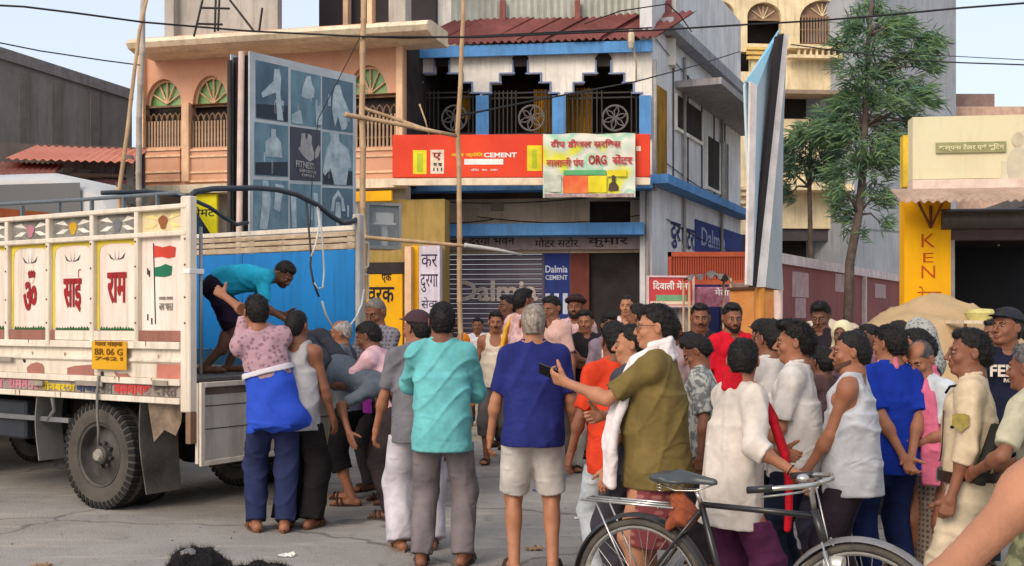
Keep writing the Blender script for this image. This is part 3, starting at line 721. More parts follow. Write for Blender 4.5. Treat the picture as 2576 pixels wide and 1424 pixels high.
# ---- things people wear, added as parts
def ex_scarf(rgb, path0, r=.034, name='scarf', m=None, flat=.006):
    def f(c):
        pr = []; path = [(x * 1.10, y * 1.16 + (.006 if z < .3 and y > 0 else 0), z + (.012 if z > .4 else 0)) for x, y, z in path0]
        for j, (a, b) in enumerate(zip(path[:-1], path[1:])):      # a folded cloth: four flat pleats side by side
            m_ = [(a[i] + b[i]) / 2 for i in range(3)]; sd = np.cross(_n(np.array(b) - np.array(a)), _n((m_[0], m_[1] + (.03 if m_[2] > .48 else 0), 0.0)))
            for k_ in (-1.5, -.5, .5, 1.5):
                o_ = sd * r * .55 * k_; pr.append(('c', c['T'](*(np.array(a) + o_)), c['T'](*(np.array(b) + o_)), r * .40, r * .40, 0, .008))
        c['grow'](name, pr, m or clothmat('scarf_%d_%d_%d' % rgb, rgb), c['h'] * .8, fold=flat * .8, fdir=.4, ff=2.)
    return f
def ex_towel_neck(rgb, l=.18, r_=.15, rad=.032, m=None):
    return ex_scarf(rgb, [(-.085, .13, l), (-.09, .125, .34), (-.085, .085, .46), (-.062, .0, .510), (-.03, -.055, .535), (.03, -.055, .535), (.062, .0, .510), (.085, .085, .46), (.09, .125, .34), (.085, .13, r_)], rad, m=m)
def ex_glasses(c):
    mb = c['MBh'](); m = mat('spectacle_frame', (25, 22, 22), .4)
    for sx in (1, -1):
        mb.tube([(sx * .033 + .021 * math.cos(t), .102 - abs(.02 * math.cos(t)) * .15, .002 + .015 * math.sin(t)) for t in [2 * math.pi * k / 14 for k in range(14)]], .0014, 5, closed=True)
        mb.tube([(sx * .054, .098, .006), (sx * .076, .05, .010), (sx * .080, -.005, .010), (sx * .078, -.022, -.006)], .0016, 5)
    mb.tube([(-.012, .103, .005), (.012, .103, .005)], .0014, 5); mb.build('glasses', m, c['root'], True)
def ex_cap(rgb):
    def f(c):
        Hd, HX = c['Hd'], c['HX']; m = mat('cap_%d_%d_%d' % rgb, rgb, .85, bump=.3, bscale=60)
        n = c['Hd'](0, .3, .06) - c['Hd'](0, 0, 0)
        c['grow']('cap', [('e', Hd(0, -.012, .042), (.090, .110, .090), HX, .01), ('e', Hd(0, .095, .062), (.062, .055, .008), HX, .01)], m, .006, cuts=[(Hd(0, 0, .046), np.array(HX[2]) * -1 + np.array(HX[1]) * .12)])
    f.covers = True
    return f
def ex_veil(rgb, m=None):
    def f(c):
        Hd, HX = c['Hd'], c['HX']
        c['grow']('headscarf', [('e', Hd(0, -.022, .030), (.100, .118, .108), HX, .02), ('c', Hd(0, -.07, -.02), Hd(0, -.09, -.24), .090, .15, 0, .06)], m or mat('veil_%d_%d_%d' % rgb, rgb, .9, bump=.4, bscale=20),
                  .008, carves=[('e', Hd(0, .10, -.02), (.062, .11, .088), HX, .01)], fold=.006, fdir=.3)
    f.covers = True
    return f
def ex_turban(rgb):
    def f(c):
        Hd, HX = c['Hd'], c['HX']; m = mat('turban_%d_%d_%d' % rgb, rgb, .9, bump=.4, bscale=30)
        pr = [('e', Hd(0, -.015, .085), (.083, .098, .055), HX, .01)]
        for k in range(14):
            t = 2 * math.pi * k / 14; t1 = 2 * math.pi * (k + 1) / 14
            pr.append(('c', Hd(.086 * math.sin(t), -.012 + .104 * math.cos(t), .062 + .018 * math.cos(t)), Hd(.086 * math.sin(t1), -.012 + .104 * math.cos(t1), .062 + .018 * math.cos(t1)), .022, .022, 0, .01))
        c['grow']('head_wrap', pr, m, .006, fold=.004, ff=2.)
    f.covers = True
    return f
def ex_phone(hand=1):
    def f(c):
        S, E, W_, d, n, th = c['jt'][0 if hand > 0 else 1]; o = W_ + d * .105 + n * .028
        mb = MB(tuple(o), (Vector(th), Vector(n), Vector(d))); mb.bevbox(-.036, .036, -.004, .004, -.045, .10, .003, 0)
        ob = mb.build('phone', mat('phone_black', (18, 18, 22), .25), None)
        ob.matrix_world = Matrix.LocRotScale(c['root'].location, c['root'].rotation_euler, c['root'].scale)
        ob.data.transform(ob.matrix_world); ob.matrix_world = Matrix.Identity(4)
        tagit(ob, 'black phone held up by man in olive shirt', 'phone')
    return f
def ex_nothing(c): pass
def ex_band(hand, rgb=(20, 15, 15)):
    def f(c):
        S, E, W_, d, n, th = c['jt'][0 if hand > 0 else 1]; mb = MB(tuple(W_ - d * .03), (Vector(th), Vector(n), Vector(d)))
        mb.tube([(.029 * math.cos(t), .029 * math.sin(t), 0) for t in [2 * math.pi * k / 14 for k in range(14)]], .003, 6, closed=True); mb.build('wristband', mat('thread_%d' % rgb[0], rgb, .8), c['root'], True)
    return f
# ================================================================ ground, road, backdrop
ZZ = Vector((0, 0, 1))
asph = roadmat('road_surface', (160, 154, 147), (132, 127, 121), (84, 79, 74))
conc = roadmat('dusty_ground', (176, 162, 142), (146, 134, 118), (104, 92, 78))
G = 900
mb = MB(); mb.poly([(-G, -30, 0), (G, -30, 0), (G, 1500, 0), (-G, 1500, 0)], [(0, 1, 2, 3)]); tagit(mb.build('ground', conc), kind='structure')
mb = MB(); N_ = 60
pts = []; fc = []
for i in range(N_ + 1):
    x = -30 + i; e = 14.6 + .35 * math.sin(x * .8) + .2 * math.sin(x * 2.1 + 1)
    pts += [(x, -12, .004), (x, e, .004)]
for i in range(N_): fc.append((2 * i, 2 * i + 2, 2 * i + 3, 2 * i + 1))
mb.poly(pts, fc); tagit(mb.build('road', asph), kind='structure')
# loose stones and litter on the road
mb = MB()
r2 = random.Random(3)
for i in range(900):
    y = 4.6 + 9.5 * r2.random() ** 1.4; x = (r2.random() - .5) * y * 1.0; sz = .003 + .010 * r2.random() ** 3
    mb.poly([(x + sz * (r2.random() - .5) * 3, y + sz * (r2.random() - .5) * 3, .004) for _ in range(3)] + [(x, y, .004 + sz)], [(0, 1, 3), (1, 2, 3), (2, 0, 3)])
tagit(mb.build('gravel', mat('stone_chip', (120, 112, 104), .9)), kind='stuff')
lit = [('crumpled white wrapper', (220, 216, 208)), ('brown paper scrap', (150, 120, 88)), ('blue plastic scrap', (70, 110, 170)), ('grey newspaper scrap', (176, 172, 164)), ('red wrapper', (170, 50, 44))]
spots = [(-.9, 6.35, 0), (-2.05, 6.9, 3), (.15, 7.6, 1), (-.15, 6.6, 4), (-3.0, 7.1, 1), (.55, 8.8, 0), (.25, 10.2, 2), (-1.5, 7.4, 0)]
wh_ = ['in front of the turquoise shirt man', 'between the truck wheel and the black bundle', 'on the road between the two nearest men', 'left of the polo shirt man\'s feet', 'near the truck wheel', 'beyond the polo shirt man\'s legs', 'on the road in front of the vest man', 'by the climbing man\'s feet']
for (x, y, k_), wt in zip(spots, wh_):
    nm, c_ = lit[k_]; q = MB((x, y, .004)); n_ = 5; P_ = [((i / n_ - .5) * .11 + r2.uniform(-.01, .01), (j / n_ - .5) * .08 + r2.uniform(-.01, .01), abs(r2.gauss(0, .012)) + .001) for i in range(n_ + 1) for j in range(n_ + 1)]
    q.poly(P_, [(i * (n_ + 1) + j, (i + 1) * (n_ + 1) + j, (i + 1) * (n_ + 1) + j + 1, i * (n_ + 1) + j + 1) for i in range(n_) for j in range(n_)])
    tagit(q.build('litter_scrap', mat('litter_%d' % k_, c_, .7)), nm + ' ' + wt, 'litter')
# ================================================================ colours
cream = mat('cream_plaster', (226, 208, 180), .9, scale=1.5, bump=.2, bscale=14, dirt=.45)
peach = mat('peach_plaster', (208, 164, 136), .9, scale=.8, bump=.2, bscale=14, rgb2=(198, 142, 112), dirt=.25)
peach2 = mat('peach_trim', (228, 188, 152), .9, scale=2, bump=.15, bscale=14, dirt=.35)
dark = mat('interior_shade', (54, 48, 46), .95, var=.3, scale=1.5)  # darkness of unlit rooms, lifted for haze, put into the colour
iron = mat('dark_iron', (48, 42, 38), .6, scale=8)
white = mat('white_plaster', (232, 226, 216), .9, scale=1.3, bump=.2, bscale=14, dirt=.4)
blue = mat('sky_blue_paint', (84, 140, 196), .75, scale=2.0, bump=.12, bscale=20, dirt=.35)
greyw = mat('shade_grey_wall', (164, 168, 174), .92, scale=.6, rgb2=(140, 145, 154), bump=.25, bscale=10, dirt=.3)  # grey plaster, the blue cast of shade put into its colour
tin = mat('corrugated_tin', (176, 178, 168), .6, scale=1.2, metal=.15, dirt=.5)
palew = mat('pale_yellow_plaster', (232, 212, 172), .92, scale=1.2, bump=.2, bscale=12, dirt=.4)
wood = mat('bamboo', (196, 166, 130), .8, scale=7, rgb2=(160, 128, 96), bump=.4, bscale=40, stretch=(1, 1, .25))
yel = mat('yellow_paint', (236, 178, 14), .8, scale=1.6, rgb2=(214, 154, 16), dirt=.25)
yel2 = mat('lemon_board', (226, 214, 20), .6, scale=1.2, dirt=.15)
conc2 = mat('raw_concrete', (132, 127, 124), .95, scale=.5, rgb2=(104, 100, 98), bump=.5, bscale=6, dirt=.5)
glassm = mat('window_glass', (60, 70, 74), .12, scale=2, spec=.6)
def vbars(f, name, u0, v0, u1, v1, n, k, m, parent, r=.012, rails=(0, .5, 1)):
    a, b, c, d = f.rect(u0, v0, u1, v1, n)
    root = f.MB()
    for t in rails: root.box(a, b, n - .015, n + .015, c + (d - c) * t - .018, c + (d - c) * t + .018)
    o = root.build(name, m, parent)
    bar = None
    for i in range(k):
        x = a + (b - a) * (i + .5) / k
        if bar is None:
            mbb = f.MB(); mbb.box(x - r, x + r, n + .016, n + .016 + 2 * r, c, d); bar = mbb.build('bar', m, o); x0 = x
        else:
            c_ = bar.copy(); COL.objects.link(c_); c_.location = f.ax * (x - x0)
    return o
# ================================================================ peach building with arches
f = Facade(350, 22.6, 1012, 21.3)
B = empty('peach_building', f.A, 0, 'peach building with green glazed arches and a projecting grey upper storey', 'building')
def sub(mbx, name, m, parent, sm=False):
    o = mbx.build(name, m, None, sm); o.parent = parent
    o.matrix_parent_inverse = parent.matrix_world.inverted() if parent.parent is None else (parent.parent.matrix_world @ parent.matrix_local).inverted()
    return o
def settle(root):
    """children were built in world space: bring them into the root's frame"""
    bpy.context.view_layer.update()
    inv = Matrix.LocRotScale(root.location, root.rotation_euler, root.scale).inverted()
    for o in [o for o in bpy.data.objects if o.parent == root]: 
        o.matrix_parent_inverse = inv
a, b = 0, f.L; zt = f.at(680, 100)[1]; zb = f.at(680, 470)[1]
mb = f.MB(); holes = []
arches = [(367, 455, 199, 262), (485, 572, 190, 260), (876, 974, 164, 236)]
grills = [(360, 456, 262, 370), (478, 580, 260, 370), (602, 700, 240, 370), (724, 850, 240, 370), (870, 996, 236, 370)]
for (u0, u1, v0, v1) in arches:
    r_ = f.rect(u0, v0, u1, v1); holes.append(r_)
for (u0, u1, v0, v1) in grills: holes.append(f.rect(u0, v0, u1, v1))
wall_with_holes(mb, a, b, zb, zt + .2, -.25, 0, holes)
for (u0, u1, v0, v1) in arches:
    s0, s1, z0, z1 = f.rect(u0, v0, u1, v1); arch_fill(mb, s0, s1, z0, z1, -.25, -.003)
mb.build('wall', peach, B)
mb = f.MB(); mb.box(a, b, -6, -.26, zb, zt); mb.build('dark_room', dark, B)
for i, (u0, u1, v0, v1) in enumerate(arches):
    s0, s1, z0, z1 = f.rect(u0, v0, u1, v1); c = (s0 + s1) / 2
    mb = f.MB(); mb.box(s0, s1, -.20, -.19, z0, z1); fan = mb.build('window', mat('green_glass', (96, 150, 80), .35, rgb2=(128, 158, 96), scale=2.5, spec=.5), B)
    mb = f.MB()
    for t in (30, 62, 90, 118, 150):
        x = math.cos(R(t)); z = math.sin(R(t)); mb.tube([(c, -.15, z0 + .03), (c + x * (s1 - s0) * .48, -.15, z0 + z * (z1 - z0) * .96)], .018, 5)
    mb.tube([(c + math.cos(t) * (s1 - s0) * .49, -.13, z0 + math.sin(t) * (z1 - z0) * .97) for t in [math.pi * k / 16 for k in range(17)]], .03, 6)
    mb.build('frame', peach2, fan)
for (u0, u1, v0, v1) in grills:
    s0, s1, z0, z1 = f.rect(u0, v0, u1, v1)
    g_ = f.MB(); 
    for z in (0, .18, .46, .94): g_.box(s0, s1, -.12, -.09, z0 + (z1 - z0) * z, z0 + (z1 - z0) * z + .035)
    nn_ = 7
    for k in range(nn_):      # pointed openings of the concrete screen
        c = s0 + (s1 - s0) * (k + .5) / nn_; wd = (s1 - s0) / nn_ * .5
        g_.tube([(c - wd, -.10, z0 + (z1 - z0) * .62), (c - wd * .7, -.10, z0 + (z1 - z0) * .74), (c, -.10, z0 + (z1 - z0) * .80), (c + wd * .7, -.10, z0 + (z1 - z0) * .74), (c + wd, -.10, z0 + (z1 - z0) * .62)], .018, 5)
    scr = g_.build('window_screen', mat('dusty_screen', (146, 118, 92), .9, scale=6, rgb2=(92, 72, 58)), B)
    first = None; kk = 13
    for k in range(kk):
        x = s0 + (s1 - s0) * (k + .5) / kk
        if first is None:
            q = f.MB(); q.box(x - .018, x + .018, -.085, -.055, z0, z0 + (z1 - z0) * .62); first = q.build('bar', mat('bar_paint', (170, 142, 116), .8), scr); x0 = x
        else: c_ = first.copy(); COL.objects.link(c_); c_.location = f.ax * (x - x0)
for (u0, u1, v0, v1) in ((457, 474, 258, 456), (345, 360, 130, 480), (580, 600, 236, 456), (850, 868, 236, 456), (996, 1012, 100, 462)):
    f.part('column', u0, v0, u1, v1, 0.002, .10, peach2, B)
for (u0, u1) in ((360, 452), (476, 572), (604, 700), (726, 848), (872, 994)):
    mb = f.MB(); f.box(mb, u0, 374, u1, 455, .002, .03); pn = mb.build('panel', peach, B)
    for v in (374, 390, 430, 452): f.part('moulding', u0, v, u1, v + 5, .031, .06, peach2, pn)
f.part('ledge', 342, 458, 1014, 480, .0, .30, cream, B)
# the projecting slab, thick at its rounded front edge
s0 = f.at(318, 118, 1.0)[0]; s1 = f.at(1075, 60, 1.0)[0]; z0 = f.at(700, 101, 1.0)[1]
mb = f.MB(); prof = [(-.3, z0), (.75, z0 - .02), (.95, z0 + .03), (1.02, z0 + .12), (.95, z0 + .21), (.75, z0 + .26), (-.3, z0 + .3)]
V = [(s0, y, z) for y, z in prof] + [(s1, y, z) for y, z in prof]; n = len(prof)
mb.poly(V, [tuple(range(n)), tuple(range(2 * n - 1, n - 1, -1))] + [(i, i + n, (i + 1) % n + n, (i + 1) % n) for i in range(n)])
mb.build('roof_slab', cream, B)
zs = z0 + .3
up = f.MB(); sa, sb = f.at(417, 60)[0], f.at(690, 60)[0]; sc2, sd2 = f.at(690, 60)[0], f.at(1010, 60)[0]
up.box(sa, f.at(440, 50)[0], -.3, .05, zs, zs + 3.4); up.box(f.at(440, 50)[0], sb, -.35, -.15, zs, zs + 3.4)
up.box(f.at(980, 40)[0], f.at(1022, 40)[0], -.3, .05, zs, zs + 3.4)
up.box(sa, sd2, -.3, .05, zs + 3.4, zs + 3.7)
up.build('upper_wall', mat('grey_render', (176, 168, 160), .9, scale=1, dirt=.35), B)
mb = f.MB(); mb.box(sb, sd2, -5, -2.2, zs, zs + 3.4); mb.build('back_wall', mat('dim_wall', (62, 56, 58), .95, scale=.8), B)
mb = f.MB(); mb.box(f.at(770, 30)[0], f.at(783, 30)[0], -2.1, -1.9, zs, zs + 3.4); mb.build('post', peach2, B); mb = f.MB(); mb.box(f.at(928, 30)[0], f.at(940, 30)[0], -.1, .1, zs, zs + 3.4); mb.build('post', peach2, B)
# ground floor behind the truck
mb = f.MB(); mb.box(a - .3, b, -.5, -.2, 0, zb - .02); mb.build('ground_floor_wall', mat('drab_plaster', (196, 182, 164), .9, scale=1, dirt=.5), B)  # mottled greyish tan plaster with grime
f.part('shop_shutter', 360, 590, 620, 800, -.199, -.16, mat('rust_red_shutter', (110, 66, 56), .8, dirt=.4), B)
f.part('opening_shade_sheet', 640, 590, 860, 900, -.199, -.19, dark, B)  # dark sheet on the wall, painted shade for the open shop
settle(B)
f_ = Facade(350, 22.6, 1012, 21.3); bpy.context.view_layer.update()
# boards and posters of the ground floor: each its own thing
def board(name, f, u0, v0, u1, v1, n0, n1, m, label, cat, texts=(), frame=None):
    a_, b_, c_, d_ = f.rect(u0, v0, u1, v1, n1)
    o0 = f.A + f.ax * ((a_ + b_) / 2) + f.nn * n0 + ZZ * c_
    root = empty(name, o0, 0, label, cat)
    mb = f.MB(); mb.bevbox(a_, b_, n0, n1, c_, d_, min(.008, (n1 - n0) * .3)); mb.build('board', m, root)
    if frame:
        q = f.MB(); t = .03
        for (x0, x1, y0, y1) in ((a_ - t, b_ + t, d_, d_ + t), (a_ - t, b_ + t, c_ - t, c_), (a_ - t, a_, c_, d_), (b_, b_ + t, c_, d_)): q.box(x0, x1, n0, n1 + .02, y0, y1)
        q.build('frame', frame, root)
    for (tx, tu0, tv0, tu1, tv1, tm, *bold) in texts:
        s0, s1, z0, z1 = f.rect(tu0, tv0, tu1, tv1, n1)
        k = bold[1] if len(bold) > 1 else 0
        nz = n1 + .004 + .004 * k
        if tx is None:
            q = f.MB(); q.box(s0, s1, n1 + .0005 + .004 * k, n1 + .003 + .004 * k, z0, z1); q.build('printed_patch', tm, root)
        elif callable(tx): tx(f, root, s0, s1, z0, z1, nz, tm)
        else: text(tx, f.A + f.ax * ((s0 + s1) / 2) + f.nn * nz + ZZ * ((z0 + z1) / 2), f.ax, ZZ, s1 - s0, z1 - z0, tm, root, bold=(bold[0] if bold else 0.))
    settle(root); return root
ink = mat('black_paint', (26, 24, 30), .7); red = mat('red_paint', (168, 26, 30), .7); wp = mat('white_paint', (235, 232, 226), .7, dirt=.15)
board('sign_board', f, 345, 492, 452, 590, .02, .10, yel2, 'lemon yellow sign board behind the truck with a blue side strip', 'sign', [(None, 455, 492, 463, 590, blue)])
board('sign_board', f, 466, 488, 545, 588, .12, .20, yel2, 'lemon yellow sign board with dark lettering beside the gym poster board', 'sign', [('सीमट', 474, 520, 540, 545, ink, .01)])
board('sign_board', f, 862, 481, 985, 507, .32, .40, yel, 'narrow yellow sign board under the peach ledge', 'sign')
# ================================================================ yellow shop front between the two buildings
f2 = Facade(905, 21.2, 1112, 20.9)
B = empty('yellow_shop', f2.A, 0, 'yellow painted shop front beside the grey shutter', 'shop')
mb = f2.MB(); mb.box(0, f2.L, -.6, -.2, 0, f2.at(1000, 500)[1]); mb.build('wall', mat('ochre_wall', (160, 134, 76), .9, scale=1.2, dirt=.5), B)
f2.part('painted_panel', 920, 690, 1012, 900, -.199, -.13, yel, B)
f2.part('opening', 920, 660, 1018, 688, -.199, -.15, dark, B)  # dark sheet on the solid wall, painted shade for a gap
f2.part('column', 1018, 620, 1034, 1010, -.19, .05, peach2, B)
f2.part('yellow_strip', 1035, 618, 1053, 1010, -.19, -.10, yel, B)
f2.part('pilaster', 1054, 618, 1106, 1010, -.19, .02, mat('lilac_white_plaster', (214, 204, 216), .9, scale=2, dirt=.3), B)
for tx, u0, v0, u1, v1, m_ in (('वरक', 924, 722, 992, 762, ink), ('एक', 960, 690, 985, 712, ink)):
    s0, s1, z0, z1 = f2.rect(u0, v0, u1, v1, -.13); text(tx, f2.A + f2.ax * (s0 + s1) / 2 + f2.nn * (-.126) + ZZ * (z0 + z1) / 2, f2.ax, ZZ, s1 - s0, z1 - z0, m_, B, bold=.02)
for tx, u0, v0, u1, v1 in (('कर', 1060, 640, 1100, 672), ('दुरगा', 1058, 690, 1102, 735), ('सेवा', 1060, 748, 1100, 776)):
    s0, s1, z0, z1 = f2.rect(u0, v0, u1, v1, .02); text(tx, f2.A + f2.ax * (s0 + s1) / 2 + f2.nn * .024 + ZZ * (z0 + z1) / 2, f2.ax, ZZ, s1 - s0, z1 - z0, mat('dark_blue_ink', (40, 34, 70), .7), B)
settle(B)
# glass kiosk on the pole
B = empty('glass_display_case', W(965, 620, 14), 0, 'grey metal and glass display case hanging beside the bamboo pole', 'display case')
f3 = Facade(922, 14, 1010, 14.2)
for (u0, v0, u1, v1) in ((922, 510, 929, 626), (1003, 510, 1010, 626), (929, 510, 1003, 517), (929, 618, 1003, 626)): f3.part('frame_bar', u0, v0, u1, v1, -.35, 0, mat('grey_metal', (150, 150, 148), .5, metal=.4, dirt=.3), B)
f3.part('back_panel', 929, 517, 1003, 618, -.35, -.33, mat('case_back', (150, 152, 150), .8, scale=3, dirt=.4), B)
f3.part('glass_pane', 929, 517, 1003, 618, -.03, -.022, mat('clear_glass', (190, 200, 204), .08, alpha=.22), B)
f3.part('shelf', 940, 560, 996, 565, -.30, -.05, wp, B); f3.part('white_box', 946, 535, 990, 560, -.25, -.10, wp, B); f3.part('stand', 962, 565, 975, 618, -.22, -.15, wp, B)
settle(B)
# ================================================================ blue and white two-storey building
f = Facade(1012, 22.6, 1640, 22.0)
B = empty('blue_white_building', f.A, 0, 'blue and white two storey building with stepped arches over a shuttered shop', 'building')
a, b = 0, f.L
zr = f.at(1330, 128)[1]; z1f = f.at(1330, 480)[1]; zl0 = f.at(1330, 592)[1]; zl1 = f.at(1330, 566)[1]
# arcade wall of the upper floor with stepped openings
holes = []; ap = []
for c in (1112, 1309, 1518):
    for (hw, v0, v1) in ((17, 152, 190), (50, 184, 210), (74, 208, 236), (95, 234, 345)):
        holes.append(f.rect(c - hw, v0, c + hw, v1))
    s0, s1, z0, z1 = f.rect(c - 17, 152, c + 17, 175); ap.append((s0, s1, z1 - .002, z1 + .22))
mb = f.MB(); wall_with_holes(mb, a, b, f.at(1330, 480)[1], zr, -.18, 0, holes); 
mb.build('arcade_wall', white, B)
lilac = mat('lilac_trim', (124, 138, 172), .85, scale=2)
for (s0, s1, z0, z1) in ap:
    mb = f.MB(); mb.prism([(s0, z0 - .12), (s0 - .03, z0 + .05), ((s0 + s1) / 2, z1 + .04), (s1 + .03, z0 + .05), (s1, z0 - .12)], .002, .012); mb.build('arch_tip_shade', dark, B)  # dark sheet on the wall face paints the shade inside the arch peak
for c in (1112, 1309, 1518):      # raised trim that follows the steps
    lv = [(17, 152), (17, 187), (50, 187), (50, 210), (74, 210), (74, 236), (95, 236)]
    for sg in (-1, 1):
        q = f.MB()
        for (h0, v0), (h1, v1) in zip(lv[:-1], lv[1:]):
            u0, u1 = sorted((c + sg * h0, c + sg * h1)); a_, b_, z0, z1 = f.rect(u0, min(v0, v1), u1, max(v0, v1)); t = .03
            if h0 == h1:
                if sg < 0: q.box(a_ - t, a_, .002, .035, z0, z1)
                else: q.box(a_, a_ + t, .002, .035, z0, z1)
            else: q.box(a_ - t, b_ + t, .002, .036, z1, z1 + t)
        q.build('arch_trim', lilac, B)
for (u0, u1) in ((1016, 1032), (1197, 1229), (1389, 1421), (1608, 1638)): f.part('blue_column', u0, 240, u1, 345, .003, .09, blue, B)
# balcony room behind
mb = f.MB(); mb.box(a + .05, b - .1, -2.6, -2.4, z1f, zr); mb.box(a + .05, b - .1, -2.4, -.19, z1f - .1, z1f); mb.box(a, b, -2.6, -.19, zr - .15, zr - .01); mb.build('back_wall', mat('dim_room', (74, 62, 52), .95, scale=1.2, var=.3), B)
cur = mat('ochre_curtain', (176, 128, 30), .9, scale=3, rgb2=(104, 76, 26), stretch=(6, 1, .5))
for (u0, u1, v0, v1) in ((1343, 1388, 225, 340), (1420, 1490, 222, 340), (1150, 1185, 240, 300)):
    s0, s1, z0, z1 = f.rect(u0, v0, u1, v1, -.5); q = f.MB(); k = 24
    P = []
    for j in range(k + 1): x = s0 + (s1 - s0) * j / k; y = -.5 + .05 * math.sin(j * 1.9); P += [(x, y, z0), (x, y, z1)]
    q.poly(P, [(2 * j, 2 * j + 2, 2 * j + 3, 2 * j + 1) for j in range(k)]); q.build('curtain', cur, B, True)
for (u0, u1) in ((1033, 1196), (1230, 1388), (1422, 1607)):
    s0, s1, z0, z1 = f.rect(u0, 228, u1, 345, -.1); q = f.MB()
    for z in (z0 + .05, z1 - .06, z1 - .16): q.box(s0, s1, -.115, -.085, z, z + .03)
    gr = q.build('balcony_grill', iron, B); c = s0 + (s1 - s0) * .68; rr = (z1 - z0) * .27; zc = z0 + (z1 - z0) * .40
    q = f.MB()
    q.tube([(c + rr * math.cos(t), -.08, zc + rr * math.sin(t)) for t in [2 * math.pi * i / 24 for i in range(24)]], .022, 6, closed=True)
    for i in range(6):
        t = math.pi * i / 3 + .3
        for sg in (-1, 1): q.tube([(c, -.075, zc), (c + rr * .55 * math.cos(t + sg * .35), -.075, zc + rr * .55 * math.sin(t + sg * .35)), (c + rr * .97 * math.cos(t), -.075, zc + rr * .97 * math.sin(t))], .014, 5)
    q.build('flower_ring', mat('grill_light', (104, 98, 96), .6), gr)
    first = None
    for k in range(15):
        x = s0 + (s1 - s0) * (k + .5) / 15
        if abs(x - c) < rr: continue
        if first is None: q = f.MB(); q.box(x - .012, x + .012, -.084, -.06, z0, z1); first = q.build('bar', iron, gr); x0 = x
        else: c_ = first.copy(); COL.objects.link(c_); c_.location = f.ax * (x - x0)
# parapet and ledge of the first floor
f.part('ledge', 985, 458, 1642, 478, .0, .42, blue, B)
f.part('fascia', 1012, 110, 1642, 138, .16, .22, blue, B)
# tin roof sheets over the arcade
tinr = mat('rusty_red_roof', (140, 82, 78), .85, rgb2=(104, 58, 54), scale=1.6, bump=.3, bscale=20, dirt=.5)
s0 = f.at(1012, 100, .7)[0]; s1 = f.at(1660, 100, .7)[0]; ze = f.at(1330, 108, .3)[1] + .05; zh = f.at(1330, 72, -.6)[1] - .02
k = 9
for i in range(k):
    x0 = s0 + (s1 - s0) * i / k; x1 = s0 + (s1 - s0) * (i + 1) / k + .03; q = f.MB(); P = []; m_ = 16; dz = rnd.uniform(-.03, .04); dy = rnd.uniform(-.05, .05)
    for j in range(m_ + 1):
        x = x0 + (x1 - x0) * j / m_; w_ = .030 * math.cos(2 * math.pi * j / 4)
        P += [(x - .05, .28 + dy, ze + w_ + .004 * (i % 2)), (x + .75, -1.0 + dy, zh + .35 + w_ + dz)]
    for j in range(m_ + 1): P += [(P[2 * j][0], P[2 * j][1], P[2 * j][2] - .012), (P[2 * j + 1][0], P[2 * j + 1][1], P[2 * j + 1][2] - .012)]
    o = 2 * (m_ + 1)
    q.poly(P, [(2 * j, 2 * j + 2, 2 * j + 3, 2 * j + 1) for j in range(m_)] + [(o + 2 * j + 1, o + 2 * j + 3, o + 2 * j + 2, o + 2 * j) for j in range(m_)] + [(2 * j, o + 2 * j, o + 2 * j + 2, 2 * j + 2) for j in range(m_)])
    q.build('roof_sheet', tinr, B)
# second upper storey: corrugated tin cladding with dark red posts
zt0 = f.at(1330, 78, -1)[1]
q = f.MB(); q.box(a + .45, b + .5, -6.0, -1.12, zr - .1, zt0 + 3.2); q.build('top_storey', white, B)
s0 = f.at(1085, 40, -1)[0]; s1 = f.at(1690, 40, -1)[0]; k = 12
for i in range(k):
    x0 = s0 + (s1 - s0) * i / k; x1 = s0 + (s1 - s0) * (i + 1) / k; q = f.MB(); P = []; m_ = 12
    for j in range(m_ + 1):
        x = x0 + (x1 - x0) * j / m_; y = -1.06 + .016 * math.cos(2 * math.pi * j / 4)
        P += [(x, y, zt0), (x, y, zt0 + 3.1)]
    q.poly(P, [(2 * j, 2 * j + 2, 2 * j + 3, 2 * j + 1) for j in range(m_)]); q.build('cladding_sheet', tin if i != 0 else white, B)
for u in (1264, 1452, 1683): f.part('red_post', u - 7, 0, u + 7, 92, -1.0, -.90, mat('dull_red_paint', (142, 84, 78), .8, dirt=.4), B)
# ground floor: recessed wall above the ledge, ledge, lettering strip, shutter, doorway
q = f.MB()
hs = [f.rect(1105, 637, 1622, 1100, -.5), f.rect(1483, 505, 1586, 562, -.5)]
wall_with_holes(q, a, b + .0, 0, z1f, -.8, -.5, hs); q.build('ground_floor_wall', mat('tan_plaster', (206, 190, 168), .92, scale=1.1, dirt=.45), B)
f.part('dark_window', 1483, 505, 1586, 562, -.78, -.7, dark, B); f.part('vent', 1235, 508, 1266, 530, -.499, -.45, mat('vent_grey', (150, 138, 124), .9), B)
f.part('blue_canopy', 1012, 562, 1620, 592, -.5, .35, blue, B)
f.part('name_strip', 1106, 594, 1622, 628, -.49, -.30, mat('mauve_strip', (168, 152, 152), .9, dirt=.3), B)
for tx, u0, u1 in (('वाई', 1130, 1172), ('दुरगा भवन', 1180, 1295), ('मोटर सटोर', 1345, 1455), ('कुमार', 1480, 1580)):
    s0, s1, z0, z1 = f.rect(u0, 598, u1, 622, -.3); text(tx, f.A + f.ax * (s0 + s1) / 2 + f.nn * (-.296) + ZZ * (z0 + z1) / 2, f.ax, ZZ, s1 - s0, z1 - z0, mat('faded_ink', (60, 48, 52), .8), B, bold=.01)
